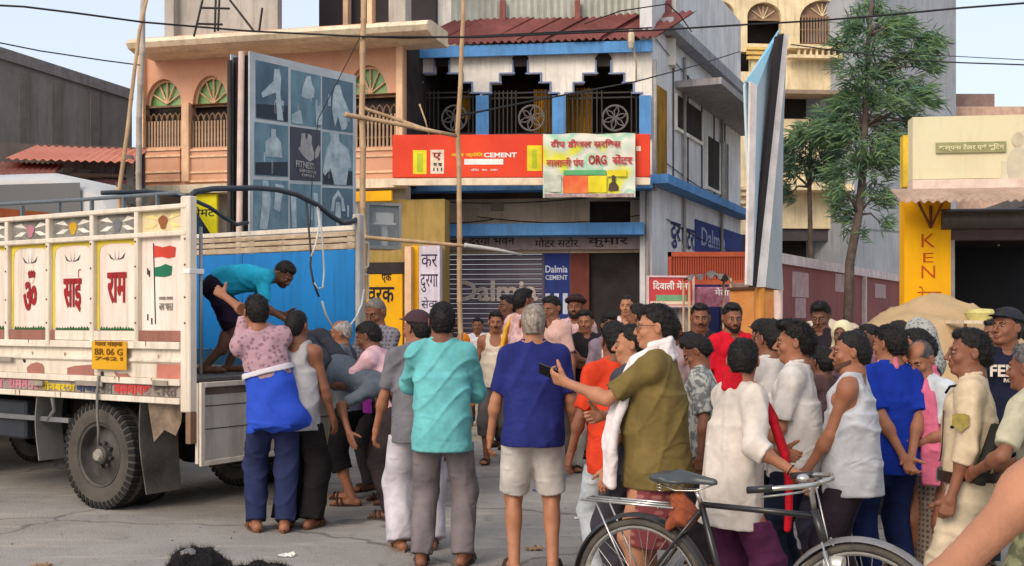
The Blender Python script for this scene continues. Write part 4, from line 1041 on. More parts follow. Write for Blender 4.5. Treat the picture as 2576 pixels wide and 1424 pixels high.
# roller shutter, each slat a piece
s0, s1, z0, z1 = f.rect(1110, 640, 1364, 1035, -.5); sh = f.MB(); sh.box(s0 - .06, s0, -.62, -.47, z0, z1); sh.box(s1, s1 + .05, -.62, -.47, z0, z1)
sho = sh.build('roller_shutter', mat('shutter_rail', (84, 78, 92), .6), B)
slm = mat('shutter_slat', (112, 102, 116), .6, scale=2, metal=.2, dirt=.4); ns = 32; hz = (z1 - z0) / ns; first = None
for i in range(ns):
    z = z0 + hz * i
    if first is None:
        q = f.MB(); q.poly([(s0, -.56, z + .003), (s1, -.56, z + .003), (s0, -.535, z + hz * .25), (s1, -.535, z + hz * .25), (s0, -.530, z + hz * .6), (s1, -.530, z + hz * .6), (s0, -.56, z + hz - .003), (s1, -.56, z + hz - .003)], [(0, 1, 3, 2), (2, 3, 5, 4), (4, 5, 7, 6)])
        first = q.build('slat', slm, sho); zz0 = z
    else: c_ = first.copy(); COL.objects.link(c_); c_.location = (0, 0, z - zz0)
s0_, s1_, z0_, z1_ = f.rect(1150, 705, 1352, 758, -.51)
text('Dalmia', f.A + f.ax * (s0_ + s1_) / 2 + f.nn * (-.515) + ZZ * (z0_ + z1_) / 2, f.ax, ZZ, s1_ - s0_, z1_ - z0_, mat('faded_white', (196, 182, 176), .8, dirt=.3), B, bold=.03, depth=.006)
f.part('blue_poster_panel', 1366, 637, 1433, 1035, -.6, -.49, mat('deep_blue_paint', (44, 58, 124), .85, scale=1.2, dirt=.3), B)
for tx, v0, v1 in (('Dalmia', 668, 686), ('CEMENT', 692, 704), ('III', 738, 790)):
    s0, s1, z0, z1 = f.rect(1372, v0, 1428, v1, -.49); text(tx, f.A + f.ax * (s0 + s1) / 2 + f.nn * (-.486) + ZZ * (z0 + z1) / 2, f.ax, ZZ, s1 - s0, z1 - z0, mat('pale_blue_letter', (196, 204, 222), .8), B, bold=.02)
f.part('brown_door', 1434, 637, 1482, 1035, -.6, -.5, mat('brown_red_door', (112, 54, 42), .7, dirt=.3), B)
f.part('doorway', 1482, 637, 1622, 1035, -.9, -.62, dark, B)
f.part('corner_pillar', 1622, 594, 1640, 1080, -.49, .0, mat('pinkish_plaster', (208, 194, 196), .9, scale=2, dirt=.35), B)
f.part('step', 1100, 1010, 1640, 1060, -.45, .9, conc2, B)
# street lamp bracket on the wall
q = f.MB(); sx_, zx_ = f.at(1600, 205); sy_, zy_ = f.at(1582, 130)
q.tube([(sx_, .0, zx_), (sx_ + .01, .25, zx_ + .30), (sx_ - .05, .45, zx_ + .55)], .02, 6); q.ellipsoid((sx_ - .09, .5, zx_ + .72), (.07, .09, .22), 8); q.build('wall_lamp', mat('lamp_cream', (200, 184, 160), .6), B)
# side wall that runs back from the corner
C1 = f.A + f.ax * f.L; side = (Vector((0.433, 1, 0))).normalized(); LS = 8.4
snn = Vector((side.y, -side.x, 0))
class SF(Facade):
    def __init__(s, A, d): s.A = A; s.ax = d; s.nn = Vector((d.y, -d.x, 0)); s.L = LS
g = SF(C1, side)
shade_side = mat('side_shade_plaster', (214, 214, 216), .9, scale=.9, bump=.2, bscale=12, dirt=.4)  # white plaster with the cool tone of its shaded side put into the colour
z_g = g.at(1655, 470)[1]
q = g.MB(); q.box(0, LS, -.25, 0, 0, zt0 + 1.9); q.build('side_wall', shade_side, B)
for u in (1692, 1729, 1764, 1795, 1822): 
    s_ = g.at(u)[0]; q = g.MB(); q.box(s_ - .02, s_ + .02, .002, .03, z1f + .1, zr); q.build('drain_joint', mat('joint_dark', (92, 90, 94), .9), B)
q = g.MB(); q.box(-.3, LS, .0, .40, z_g - .02, z_g + .16); q.build('side_ledge', blue, B)
q = g.MB(); q.box(.5, LS, .0, .30, zr + .45, zr + .70); q.build('upper_ledge', mat('grey_ledge', (150, 150, 156), .9, dirt=.4), B)
zw = z1f + 1.25
for (u0, u1, z0, z1) in ((1698, 1762, zw + .25, zw + .95), (1775, 1806, zw - .7, zw + .5), (1812, 1828, zw - 1., zw + .6)):
    s0 = g.at(u0)[0]; s1 = g.at(u1)[0]; q = g.MB(); q.box(s0, s1, .002, .03, z0, z1); wn = q.build('side_window', glassm if u0 > 1800 else dark, B)
    q = g.MB()
    for (x0, x1, y0, y1) in ((s0 - .06, s1 + .06, z0 - .07, z0), (s0 - .06, s0, z0, z1), (s1, s1 + .06, z0, z1)): q.box(x0, x1, .002, .06, y0, y1)
    q.build('window_frame', white, wn)
s0 = g.at(1697)[0]; q = g.MB(); q.prism([(s0, zw + 1.08), (LS + .1, zw + 1.08), (LS + .1, zw + 1.22), (s0, zw + 1.22)], .0, 1.0); q.build('sun_shade', mat('shade_slab', (160, 156, 156), .9, dirt=.5), B)
q = g.MB(); s0 = g.at(1644)[0]; s1 = g.at(1672)[0]; q.box(s0, s1, .002, .05, z1f + .25, z1f + 2.1); q.build('ochre_shutter', cur, B)
# ground floor of the side: wall paintings
s0 = g.at(1747)[0]; s1 = LS; q = g.MB(); q.box(s0, s1, .002, .02, 1.2, z_g - .4); q.build('blue_wall_painting', mat('deep_blue_paint', (44, 58, 124), .85, scale=1.2, dirt=.3), B)
for tx, u0, u1, v0, v1, m_ in (('दुर', 1686, 1710, 560, 625, 1), ('मटर', 1714, 1744, 575, 628, 1), ('Dalmia', 1762, 1822, 580, 625, 0)):
    s0 = g.at(u0)[0]; s1 = g.at(u1)[0]; um = (u0 + u1) / 2; z0 = g.at(um, v1)[1]; z1 = g.at(um, v0)[1]
    text(tx, g.A + g.ax * (s0 + s1) / 2 + g.nn * .026 + ZZ * (z0 + z1) / 2, g.ax, ZZ, s1 - s0, z1 - z0, mat('navy_paint', (36, 40, 100), .8) if m_ else mat('pale_paint', (150, 158, 190), .8), B, bold=.01)
pipe_m = mat('grey_pvc_pipe', (150, 146, 140), .6, dirt=.3)
f_ = Facade(1012, 22.6, 1640, 22.0)
for u, v0, v1, n_ in ((1648, 150, 480, .05), (1010, 480, 1040, -.42), (1628, 480, 1040, .06)):
    s_, za = f_.at(u, v0, n_); zb_ = f_.at(u, v1, n_)[1]; q = f_.MB(); q.tube([(s_, n_, zb_), (s_, n_, za)], .035, 8); q.build('drain_pipe', pipe_m, B, True)
q = f_.MB(); s_, z_ = f_.at(1060, 540, -.45); q.bevbox(s_ - .12, s_ + .12, -.5, -.38, z_ - .18, z_ + .16, .01); q.build('meter_box', mat('meter_grey', (120, 122, 124), .6, dirt=.3), B)
for (u0, v0, u1, v1, sg) in ((1012, 500, 1480, 498, .10), (1200, 545, 1620, 540, .14), (1030, 556, 1240, 552, .06), (1420, 486, 1640, 500, .05)):
    a0, z0 = f_.at(u0, v0, -.46); a1, z1 = f_.at(u1, v1, -.46); q = f_.MB(); q.tube([(a0 + (a1 - a0) * t / 12, -.46, z0 + (z1 - z0) * t / 12 - sg * math.sin(math.pi * t / 12)) for t in range(13)], .009, 5); q.build('wall_cable', mat('cable_dark', (44, 40, 40), .7), B, True)
for (s_a, s_b, z_a, z_b) in ((.3, 7.6, z_g + .6, z_g + .3), (1.0, 8.0, z_g - .6, z_g - .9), (.2, 5.5, zr + .2, zr - .1)):
    q = g.MB(); q.tube([(s_a + (s_b - s_a) * t / 12, .03, z_a + (z_b - z_a) * t / 12 - .10 * math.sin(math.pi * t / 12)) for t in range(13)], .010, 5); q.build('wall_cable', mat('cable_dark', (44, 40, 40), .7), B, True)
for s_ in (2.3, 5.9): q = g.MB(); q.tube([(s_, .06, .1), (s_, .06, z_g + 3.)], .04, 8); q.build('drain_pipe', pipe_m, B, True)
settle(B)
blueb = B
# orange hoarding with white strip and the banner tied over it
f = Facade(985, 21.0, 1640, 20.9)
orange = mat('orange_red_flex', (226, 70, 36), .6, scale=1.0, rgb2=(206, 52, 28), dirt=.12)
ylw = mat('yellow_print', (224, 206, 36), .6)
def strip_(f, root, s0, s1, z0, z1, n, m_): q = f.MB(); q.box(s0, s1, n - .003, n, z0, z1); q.build('printed_patch', m_, root)
board('shop_hoarding', f, 987, 338, 1636, 446, 0, .07, orange, 'long orange red shop hoarding with two yellow panels below the arches', 'sign',
      [(None, 1039, 378, 1073, 438, ylw), (None, 1049, 386, 1064, 432, mat('olive_print', (176, 190, 40), .6), 0, 1), (None, 1083, 377, 1117, 437, mat('cream_print', (232, 214, 190), .6)), ('ए', 1088, 384, 1110, 404, red, .02, 1), ('क ख', 1090, 410, 1112, 418, ink, .02, 1), ('111', 1090, 422, 1112, 430, ink, .02, 1),
       ('अमर ज्योति', 1135, 384, 1215, 396, ylw, .02), ('CEMENT', 1217, 384, 1300, 396, wp, .03), (None, 1168, 400, 1266, 414, wp), ('सीमेंट   छड़   पाइप', 1185, 424, 1252, 431, wp, .01),
       (None, 1326, 366, 1363, 430, ylw), (None, 1338, 376, 1350, 424, mat('olive_print', (176, 190, 40), .6), 0, 1), (None, 1600, 368, 1612, 380, mat('cream_print', (232, 214, 190), .6))], None)
board('hoarding_skirt', f, 987, 448, 1636, 466, .02, .09, mat('cream_strip', (228, 208, 180), .7, dirt=.2), 'cream strip fixed under the orange hoarding', 'sign strip')
# banner, slightly sagging cloth with a printed patchwork
f = Facade(1366, 20.75, 1598, 20.7)
m = mat('banner_print', (214, 212, 184), .6); n_ = m.node_tree.nodes; l_ = m.node_tree.links; b_ = n_['Principled BSDF']
tc = n_.new('ShaderNodeTexCoord'); no = n_.new('ShaderNodeTexNoise'); no.inputs['Scale'].default_value = 1.6; no.inputs['Detail'].default_value = 1.5
cr = n_.new('ShaderNodeValToRGB'); el = cr.color_ramp.elements
cols = [(.0, (222, 214, 40)), (.40, (214, 214, 70)), (.46, (196, 206, 190)), (.52, (222, 216, 200)), (.58, (150, 200, 170)), (.66, (214, 210, 196))]
el[0].position = 0; el[0].color = (*lin(cols[0][1]), 1); el[1].position = .66; el[1].color = (*lin(cols[-1][1]), 1)
for p_, c_ in cols[1:-1]: e = el.new(p_); e.color = (*lin(c_), 1)
l_.new(tc.outputs['Object'], no.inputs[0]); l_.new(no.outputs['Fac'], cr.inputs[0]); l_.new(cr.outputs[0], b_.inputs['Base Color'])
a_, b2_, c_, d_ = f.rect(1366, 336, 1598, 497, .0)
root = empty('cloth_banner', f.A + f.ax * (a_ + b2_) / 2 + ZZ * c_, 0, 'multicoloured printed banner reading ORG tied over the orange hoarding', 'banner')
q = f.MB(); nx_, nz_ = 36, 22; P = []
for lay in (0, .01):
    for i in range(nx_ + 1):
        for j in range(nz_ + 1):
            x = a_ + (b2_ - a_) * i / nx_; z = c_ + (d_ - c_) * j / nz_; y = .012 * math.sin(i * .9 + j * .2) + .01 * math.sin(j * .8) - lay
            P.append((x, y, z - .01 * math.sin(i * .35)))
F = []; st_ = nz_ + 1; ly = (nx_ + 1) * st_
for i in range(nx_):
    for j in range(nz_): k0 = i * st_ + j; F += [(k0, k0 + st_, k0 + st_ + 1, k0 + 1), (ly + k0 + 1, ly + k0 + st_ + 1, ly + k0 + st_, ly + k0)]
q.poly(P, F); q.build('cloth', m, root, True)
for args in (('दीप डीजल सरविस', 1385, 350, 1562, 372, mat('crimson_print', (186, 60, 66), .6), .03), ('बालाजी पंप', 1374, 396, 1468, 420, mat('crimson_print', (186, 60, 66), .6), .03), ('ORG', 1480, 390, 1526, 414, red, .03), ('सेंटर', 1540, 388, 1592, 414, mat('crimson_print', (186, 60, 66), .6), .03)):
    s0, s1, z0, z1 = f.rect(*args[1:5], .03); text(args[0], f.A + f.ax * (s0 + s1) / 2 + f.nn * .034 + ZZ * (z0 + z1) / 2, f.ax, ZZ, s1 - s0, z1 - z0, args[5], root, bold=args[6])
for (u0, v0, u1, v1, m_, kk_) in ((1369, 440, 1412, 483, mat('pale_photo', (206, 208, 190), .6, scale=4, rgb2=(150, 160, 140)), 1), (1418, 428, 1524, 440, mat('green_print', (90, 168, 110), .6), 1), (1416, 442, 1480, 486, mat('red_orange_print', (216, 76, 44), .6, rgb2=(220, 130, 70), scale=3), 1), (1480, 442, 1526, 484, ylw, 1),
                                 (1527, 428, 1576, 444, ylw, 2), (1369, 487, 1594, 496, mat('pink_grey_print', (196, 168, 168), .6, scale=14, rgb2=(120, 100, 104)), 1)):
    s0, s1, z0, z1 = f.rect(u0, v0, u1, v1, .03); q = f.MB(); q.box(s0, s1, .026, .028 + .001 * kk_, z0, z1); q.build('printed_patch', m_, root)
s0, s1, z0, z1 = f.rect(1530, 440, 1556, 480, .03); q = f.MB(); q.prism([(s0, z0), (s0 + .02, z0 + .13), (s0 + .07, z0 + .17), (s0 + .06, z1 - .02), (s0 + .1, z1), (s0 + .14, z1 - .04), (s0 + .13, z0 + .17), (s1, z0 + .08), (s1, z0)], .032, .035); q.build('printed_figure', mat('brown_print', (84, 66, 52), .7), root)
settle(root)
# ================================================================ far pale building behind
f = Facade(1745, 36.5, 2182, 37)
B = empty('pale_apartment_building', f.A, 0, 'tall pale yellow building with arched windows behind the conifer', 'building')
holes = [f.rect(1773, 2, 1848, 112), f.rect(1880, 6, 1966, 110), f.rect(2012, 0, 2132, 112), f.rect(1955, 235, 2140, 300), f.rect(1955, 575, 2142, 662), f.rect(2040, 400, 2140, 462), f.rect(1850, 130, 1890, 180)]
q = f.MB(); ztop = f.at(1900, -260)[1]; wall_with_holes(q, 0, f.L, 0, ztop, -.3, 0, holes)
for h_ in holes[:3]: arch_fill(q, h_[0], h_[1], h_[3] - (h_[1] - h_[0]) * .42, h_[3], -.3, -.002)
q.build('wall', palew, B)
q = f.MB(); q.box(.1, f.L - .1, -6, -1.0, 0, ztop - .2); q.build('interior', dark, B)
gm = mat('tan_grill', (150, 120, 96), .8); 
for h_ in (holes[0], holes[1], holes[2]):
    s0, s1, z0, z1 = h_; q = f.MB(); q.box(s0, s1, -.22, -.20, z1 - .5, z1); q.box(s0, s1, -.20, -.16, z1 - .56, z1 - .50)
    wn = q.build('window', mat('tan_fanlight', (164, 132, 108), .7, scale=3, rgb2=(120, 96, 78)), B)
    q = f.MB(); c = (s0 + s1) / 2
    for t in (40, 70, 90, 110, 140): q.tube([(c, -.15, z1 - .5), (c + math.cos(R(t)) * .5, -.15, z1 - .5 + math.sin(R(t)) * .42)], .015, 5)
    q.build('frame', palew, wn)
vbars(f, 'window_grill', 2014, 42, 2130, 110, -.08, 16, gm, B, .02)
vbars(f, 'balcony_railing', 2040, 400, 2140, 462, .02, 16, mat('white_rail', (214, 204, 186), .8), B, .022)
f.part('balcony_floor', 1955, 462, 2150, 478, .0, .9, palew, B)
for v in (118, 130, 142): f.part('louvre', 1880, v, 1972, v + 7, .0, .12, mat('yellow_louvre', (226, 190, 110), .8), B)
f.part('balcony_band', 1985, 112, 2146, 122, .0, .5, palew, B); f.part('balcony_rail', 1985, 138, 2146, 146, .2, .5, palew, B)
for k in range(9): f.part('baluster', 2008 + k * 15, 122, 2013 + k * 15, 138, .3, .42, palew, B)
f.part('sun_shade', 1950, 226, 2160, 236, .0, .9, mat('brown_slab', (150, 130, 112), .9), B)
for v in (470, 485, 505, 520): f.part('sill_block', 1850, v, 1882, v + 7, .0, .2, palew, B)
f.part('roller_shutter', 1955, 577, 2142, 606, -.3, -.1, mat('dark_shutter', (78, 70, 72), .7), B)
f.part('black_tank', 1845, 590, 1890, 660, .05, .8, mat('tank_black', (52, 52, 64), .7), B)
settle(B)
f = Facade(2150, 36, 2405, 38.5)
B = empty('grey_building', f.A, 0, 'tall blank grey building wall coloured in bluish shade behind the conifer', 'building')
q = f.MB(); q.box(0, f.L, -9, 0, 0, f.at(2280, -200)[1]); q.build('wall', greyw, B)
q = f.MB(); zc_ = f.at(2280, 330)[1]
for z in (zc_, zc_ - 3.4, zc_ + 3.2): q = f.MB(); q.box(.2, f.L - .1, .002, .012, z, z + .05); q.build('floor_line', mat('grey_seam', (118, 122, 128), .9), B)
settle(B)
f = Facade(2385, 40, 2640, 40)
B = empty('brick_parapet_house', f.A, 0, 'brownish rooftop parapet showing above the yellow shop', 'building')
f.part('wall', 2400, 268, 2600, 700, -3, 0, mat('pink_tan_plaster', (198, 166, 146), .9, dirt=.3), B); f.part('roof_room', 2400, 236, 2502, 268, -2, -.5, mat('brown_brick', (140, 116, 108), .9, scale=3), B); settle(B)
# ================================================================ brown compound wall with white coping
A_ = Vector(((1955 - CU) / FPX * 21.5, 21.5, 0)); E_ = Vector(((2300 - CU) / FPX * 34.4, 34.4, 0)); gw = SF(A_, (E_ - A_).normalized()); LL = (E_ - A_).length
B = empty('compound_wall', A_, 0, 'maroon brown compound wall with a white coping and pasted posters', 'wall')
q = gw.MB(); q.box(0, LL, -.25, 0, 0, 2.66); q.build('wall', mat('maroon_wall', (138, 82, 78), .9, scale=.8, rgb2=(122, 74, 76), bump=.2, dirt=.3), B)
q = gw.MB(); q.box(-.05, LL, -.32, .07, 2.66, 2.86); q.build('coping', mat('pinkish_white', (206, 190, 190), .9, dirt=.3), B)
pm = mat('faded_poster', (176, 150, 150), .85, scale=4, rgb2=(150, 122, 124))
for (u0, v0, u1, v1) in ((1992, 685, 2033, 748), (2000, 750, 2026, 800), (2100, 690, 2136, 735), (2200, 715, 2227, 750)):
    s0 = gw.at(u0)[0]; s1 = gw.at(u1)[0]; um = (u0 + u1) / 2; z0 = gw.at(um, v1)[1]; z1 = gw.at(um, v0)[1]; q = gw.MB(); q.box(s0, s1, .002, .012, z0, z1); q.build('poster', pm, B)
s0 = gw.at(2168)[0]; q = gw.MB(); q.box(s0, s0 + .12, .0, .10, 0, 2.65); q.build('buttress', mat('pinkish_white', (206, 190, 190), .9), B)
settle(B)
# orange slatted gate
f = Facade(1680, 21.0, 1888, 21.0)
B = empty('slatted_gate', f.A, 0, 'orange red slatted metal gate beside the blue building', 'gate')
om = mat('orange_red_gate', (176, 84, 52), .8, scale=2, rgb2=(150, 62, 44), dirt=.35)
q = f.MB(); s0, s1, z0, z1 = f.rect(1680, 634, 1886, 716); q.box(s0, s1, 0, .05, z1 - .09, z1); q.box(s0, s1, 0, .05, z0, z0 + .08); q.box(s0, s1, -.02, -.01, z0, z1); q.box(s0, s0 + .06, -.0, .05, 0, z1); q.box(s1 - .06, s1, -.0, .05, 0, z1); q.build('frame', om, B)
first = None; k = 34
for i in range(k):
    x = s0 + (s1 - s0) * (i + .5) / k
    if first is None: q = f.MB(); q.box(x - .014, x + .014, .0, .03, z0 + .08, z1 - .09); first = q.build('slat', om, B); x0 = x
    else: c_ = first.copy(); COL.objects.link(c_); c_.location = f.ax * (x - x0)
settle(B)
for o in [o for o in bpy.data.objects if o.parent == B and o.name.startswith('slat')]: pass
# ================================================================ yellow shop on the right
f = Facade(2272, 15.2, 2700, 14.9)
B = empty('yellow_tailor_shop', f.A, 0, 'yellow pillared shop with a cream parapet and dark open front', 'shop')
cy = mat('cream_yellow_plaster', (216, 208, 172), .9, scale=.9, rgb2=(212, 196, 162), bump=.15, dirt=.2)
s0, s1, z0, z1 = f.rect(2296, 290, 2690, 448, .3); q = f.MB(); q.box(s0, s1, .0, .3, z0, z1); q.build('parapet', cy, B)
f.part('parapet_foot', 2296, 449, 2690, 474, 0, .33, mat('pale_pink_band', (222, 200, 184), .9, dirt=.2), B)
f.part('side_strip', 2272, 340, 2295, 470, -.2, 0, mat('yellow_side', (224, 190, 60), .9, dirt=.3), B)
f.part('name_plate', 2355, 357, 2531, 384, .302, .33, mat('olive_plate', (150, 148, 104), .8), B)
s0, s1, z0, z1 = f.rect(2362, 362, 2526, 380, .33); text('कल्पना टेलर एवं शूटिंग', f.A + f.ax * (s0 + s1) / 2 + f.nn * .335 + ZZ * (z0 + z1) / 2, f.ax, ZZ, s1 - s0, z1 - z0, mat('pale_letter', (220, 214, 170), .8), B, bold=.03)
# painted patches on the parapet's right
for (u0, v0, u1, v1) in ((2520, 405, 2545, 455), (2556, 330, 2580, 390)): f.part('faded_painting', u0, v0, u1, v1, .302, .31, mat('grey_beige_print', (196, 186, 164), .9, scale=4, rgb2=(214, 204, 176)), B)
for (c_u, c_v, r_u, r_v, nm_, c_) in ((2560, 352, 14, 18, 'faded_portrait_head', (176, 160, 138)), (2560, 420, 26, 48, 'faded_portrait_body', (186, 178, 156))):
    s_, z_ = f.at(c_u, c_v, .3); k_ = 15.2 / FPX; q = f.MB(); q.prism([(s_ + r_u * k_ * math.cos(t), z_ + r_v * k_ * math.sin(t)) for t in [2 * math.pi * i / 20 for i in range(20)]], .311, .314); q.build(nm_, mat(nm_, c_, .9, scale=6, rgb2=(206, 198, 168)), B)
# awning of bent sheets
s0 = f.at(2262, 490, .9)[0]; s1 = f.at(2700, 490, .9)[0]; z0 = f.at(2400, 507, .95)[1]; z1 = f.at(2400, 478, .3)[1]; q = f.MB(); P = []; k = 90
for j in range(k + 1):
    x = s0 + (s1 - s0) * j / k; w_ = .018 * math.sin(j * 1.4); P += [(x, .33, z1 + .02), (x + .01, .95, z0 + w_ + .02), (x, .33, z1), (x + .01, .95, z0 + w_)]
q.poly(P, [(4 * j, 4 * j + 4, 4 * j + 5, 4 * j + 1) for j in range(k)] + [(4 * j + 3, 4 * j + 7, 4 * j + 6, 4 * j + 2) for j in range(k)] + [(4 * j + 1, 4 * j + 5, 4 * j + 7, 4 * j + 3) for j in range(k)])
q.build('awning', mat('dusty_brown_sheet', (176, 150, 132), .85, scale=1.5, dirt=.35), B)
f.part('yellow_pillar', 2275, 500, 2392, 1200, -.3, .02, mat('bright_yellow_wall', (240, 178, 8), .85, scale=1.0, rgb2=(226, 158, 10), bump=.15, dirt=.15), B)
q = f.MB(); sA, zA = f.at(2302, 508, .6); sB, zB = f.at(2342, 572, .05)
q.tube([(sA, .75, zA), (sB, .04, zB)], .02, 6); q.tube([(sB, .04, zB), (sB, .04, zA)], .02, 6); q.tube([(sB, .75, zA), (sB, .04, zB)], .018, 6); q.build('awning_bracket', mat('rust_iron', (110, 60, 36), .8), B)
rp = mat('orange_red_script', (186, 78, 16), .8)
for tx, u0, v0, u1, v1 in (('K', 2318, 588, 2352, 622), ('E', 2322, 636, 2348, 660), ('N', 2318, 668, 2352, 700), ('टेलर', 2308, 720, 2368, 765)):
    s0, s1, z0, z1 = f.rect(u0, v0, u1, v1, .02); text(tx, f.A + f.ax * (s0 + s1) / 2 + f.nn * .024 + ZZ * (z0 + z1) / 2, f.ax, ZZ, s1 - s0, z1 - z0, rp, B, bold=-.005)
s0, s1, z0, z1 = f.rect(2371, 522, 2690, 576, .1); q = f.MB(); q.lathe((s0, .0, (z0 + z1) / 2), (1, 0, 0), [(0, .01), (0, (z1 - z0) / 2), (s1 - s0, (z1 - z0) / 2)], 20); q.build('shutter_drum', mat('drum_steel', (92, 86, 82), .5, metal=.4, dirt=.4), B, 'auto')
f.part('lintel', 2392, 576, 2690, 603, -.25, .0, mat('brown_lintel', (78, 64, 62), .85), B)
f.part('door_post', 2392, 604, 2402, 1200, -.25, .02, mat('post_grey', (140, 134, 130), .8), B)
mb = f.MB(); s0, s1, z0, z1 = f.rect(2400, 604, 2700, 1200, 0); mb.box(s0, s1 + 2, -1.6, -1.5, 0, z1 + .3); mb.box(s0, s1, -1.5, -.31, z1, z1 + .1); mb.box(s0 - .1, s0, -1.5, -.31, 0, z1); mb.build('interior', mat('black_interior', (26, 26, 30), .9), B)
q = f.MB(); sA, zA = f.at(2512, 618, -1); q.tube([(sA, -1, zA + .5), (sA, -1, zA + .12)], .006, 5); q.ellipsoid((sA, -1, zA + .05), (.03, .03, .06), 8); q.build('hanging_bulb', mat('bulb_white', (230, 225, 215), .4), B)
q = f.MB(); s0, s1, z0, z1 = f.rect(2300, 478, 2690, 500, 0); q.box(s0 + 1.9, s1, -4, .0, z0 + .05, z1 + .1); q.build('roof', conc2, B)
settle(B)
# ================================================================ left: raw concrete building, orange shed, stalls
f = Facade(-60, 24, 332, 27)
B = empty('concrete_building', f.A, 0, 'dark grey unplastered concrete building at the far left', 'building')
q = f.MB(); zt = f.at(140, 178)[1]; s0 = f.at(-60)[0]; s1 = f.at(332)[0]; zL = f.at(0, 135)[1]; zR = f.at(330, 226)[1]
q.prism([(s0, 0), (s1, 0), (s1, zR - .25), (s0, zL - .05)], -8, 0); q.build('wall', conc2, B)
for u in (60, 142, 238): s_ = f.at(u)[0]; q = f.MB(); q.box(s_ - .12, s_ + .12, .002, .03, 3.2, zR + (zL - zR) * (330 - u) / 330 - .3); q.build('concrete_pier', mat('pier_grey', (112, 106, 102), .95, dirt=.4), B)
q = f.MB(); q.prism([(s0, zL - .05), (s1, zR - .25), (s1, zR), (s0, zL + .2)], -8, .06); q.build('parapet_edge', mat('parapet_grey', (126, 122, 122), .95, dirt=.4), B)
settle(B)
f = Facade(-80, 19, 334, 19.6)
B = empty('market_shed', f.A, 0, 'low shed with an orange tin roof and shaded shelves at the left', 'shed')
def sheet(f, u0, u1, v0, v1, n0, n1, name, m, B, k=60):
    s0 = f.at(u0, v0, n1)[0]; s1 = f.at(u1, v0, n1)[0]; um = (u0 + u1) / 2; za = f.at(um, v0, n0)[1]; zb_ = f.at(um, v1, n1)[1]; q = f.MB(); P = []
    for j in range(k + 1): x = s0 + (s1 - s0) * j / k; w_ = .02 * math.sin(j * 1.57); P += [(x, n0, za + w_), (x, n1, zb_ + w_), (x, n0, za + w_ - .015), (x, n1, zb_ + w_ - .015)]
    q.poly(P, [(4 * j, 4 * j + 4, 4 * j + 5, 4 * j + 1) for j in range(k)] + [(4 * j + 3, 4 * j + 7, 4 * j + 6, 4 * j + 2) for j in range(k)] + [(4 * j + 1, 4 * j + 5, 4 * j + 7, 4 * j + 3) for j in range(k)]); return q.build(name, m, B)
orr = mat('orange_tin', (218, 142, 118), .7, scale=1.0, rgb2=(200, 116, 92), dirt=.2)
sheet(f, 15, 336, 368, 402, -2.2, .5, 'roof_sheet', orr, B); 
o_ = sheet(f, -80, 133, 408, 436, -.3, .9, 'lower_roof_sheet', mat('brick_red_tin', (164, 106, 92), .7, dirt=.3), B)
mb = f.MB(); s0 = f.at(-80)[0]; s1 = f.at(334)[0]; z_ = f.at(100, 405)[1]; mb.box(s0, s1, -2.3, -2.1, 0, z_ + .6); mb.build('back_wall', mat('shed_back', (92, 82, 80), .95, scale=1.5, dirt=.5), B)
mb = f.MB(); zq = f.at(200, 440)[1]; mb.box(s0, s1, -.8, -.7, 0, zq); mb.build('front_wall', mat('shed_wall', (170, 150, 140), .95, scale=1.2, dirt=.5), B)
for u in (150, 165, 195, 215, 232, 262, 290): 
    s_, z_ = f.at(u, 438); q = f.MB(); w_ = rnd.uniform(.06, .12); q.bevbox(s_ - w_, s_ + w_, -.95, -.85, zq - .02, zq + rnd.uniform(.15, .35), .01); q.build('shelf_goods', mat('goods_%d' % (u % 3), [(150, 146, 144), (120, 112, 116), (96, 86, 92)][u % 3], .8), B)
f.part('shelf', 140, 436, 334, 442, -.69, -.3, mat('shelf_wood', (130, 118, 110), .8), B)
f.part('counter', 250, 452, 334, 470, -.69, -.5, mat('pink_board', (160, 104, 108), .8, dirt=.3), B)
for u in (62, 100): f.part('hanging_sack', u - 12, 438, u + 12, 455, -.69, -.4, mat('sack_brown', (112, 82, 64), .9), B)
f.part('post', 318, 390, 334, 800, -.1, .1, mat('pier_grey', (112, 106, 102), .95), B)
settle(B)
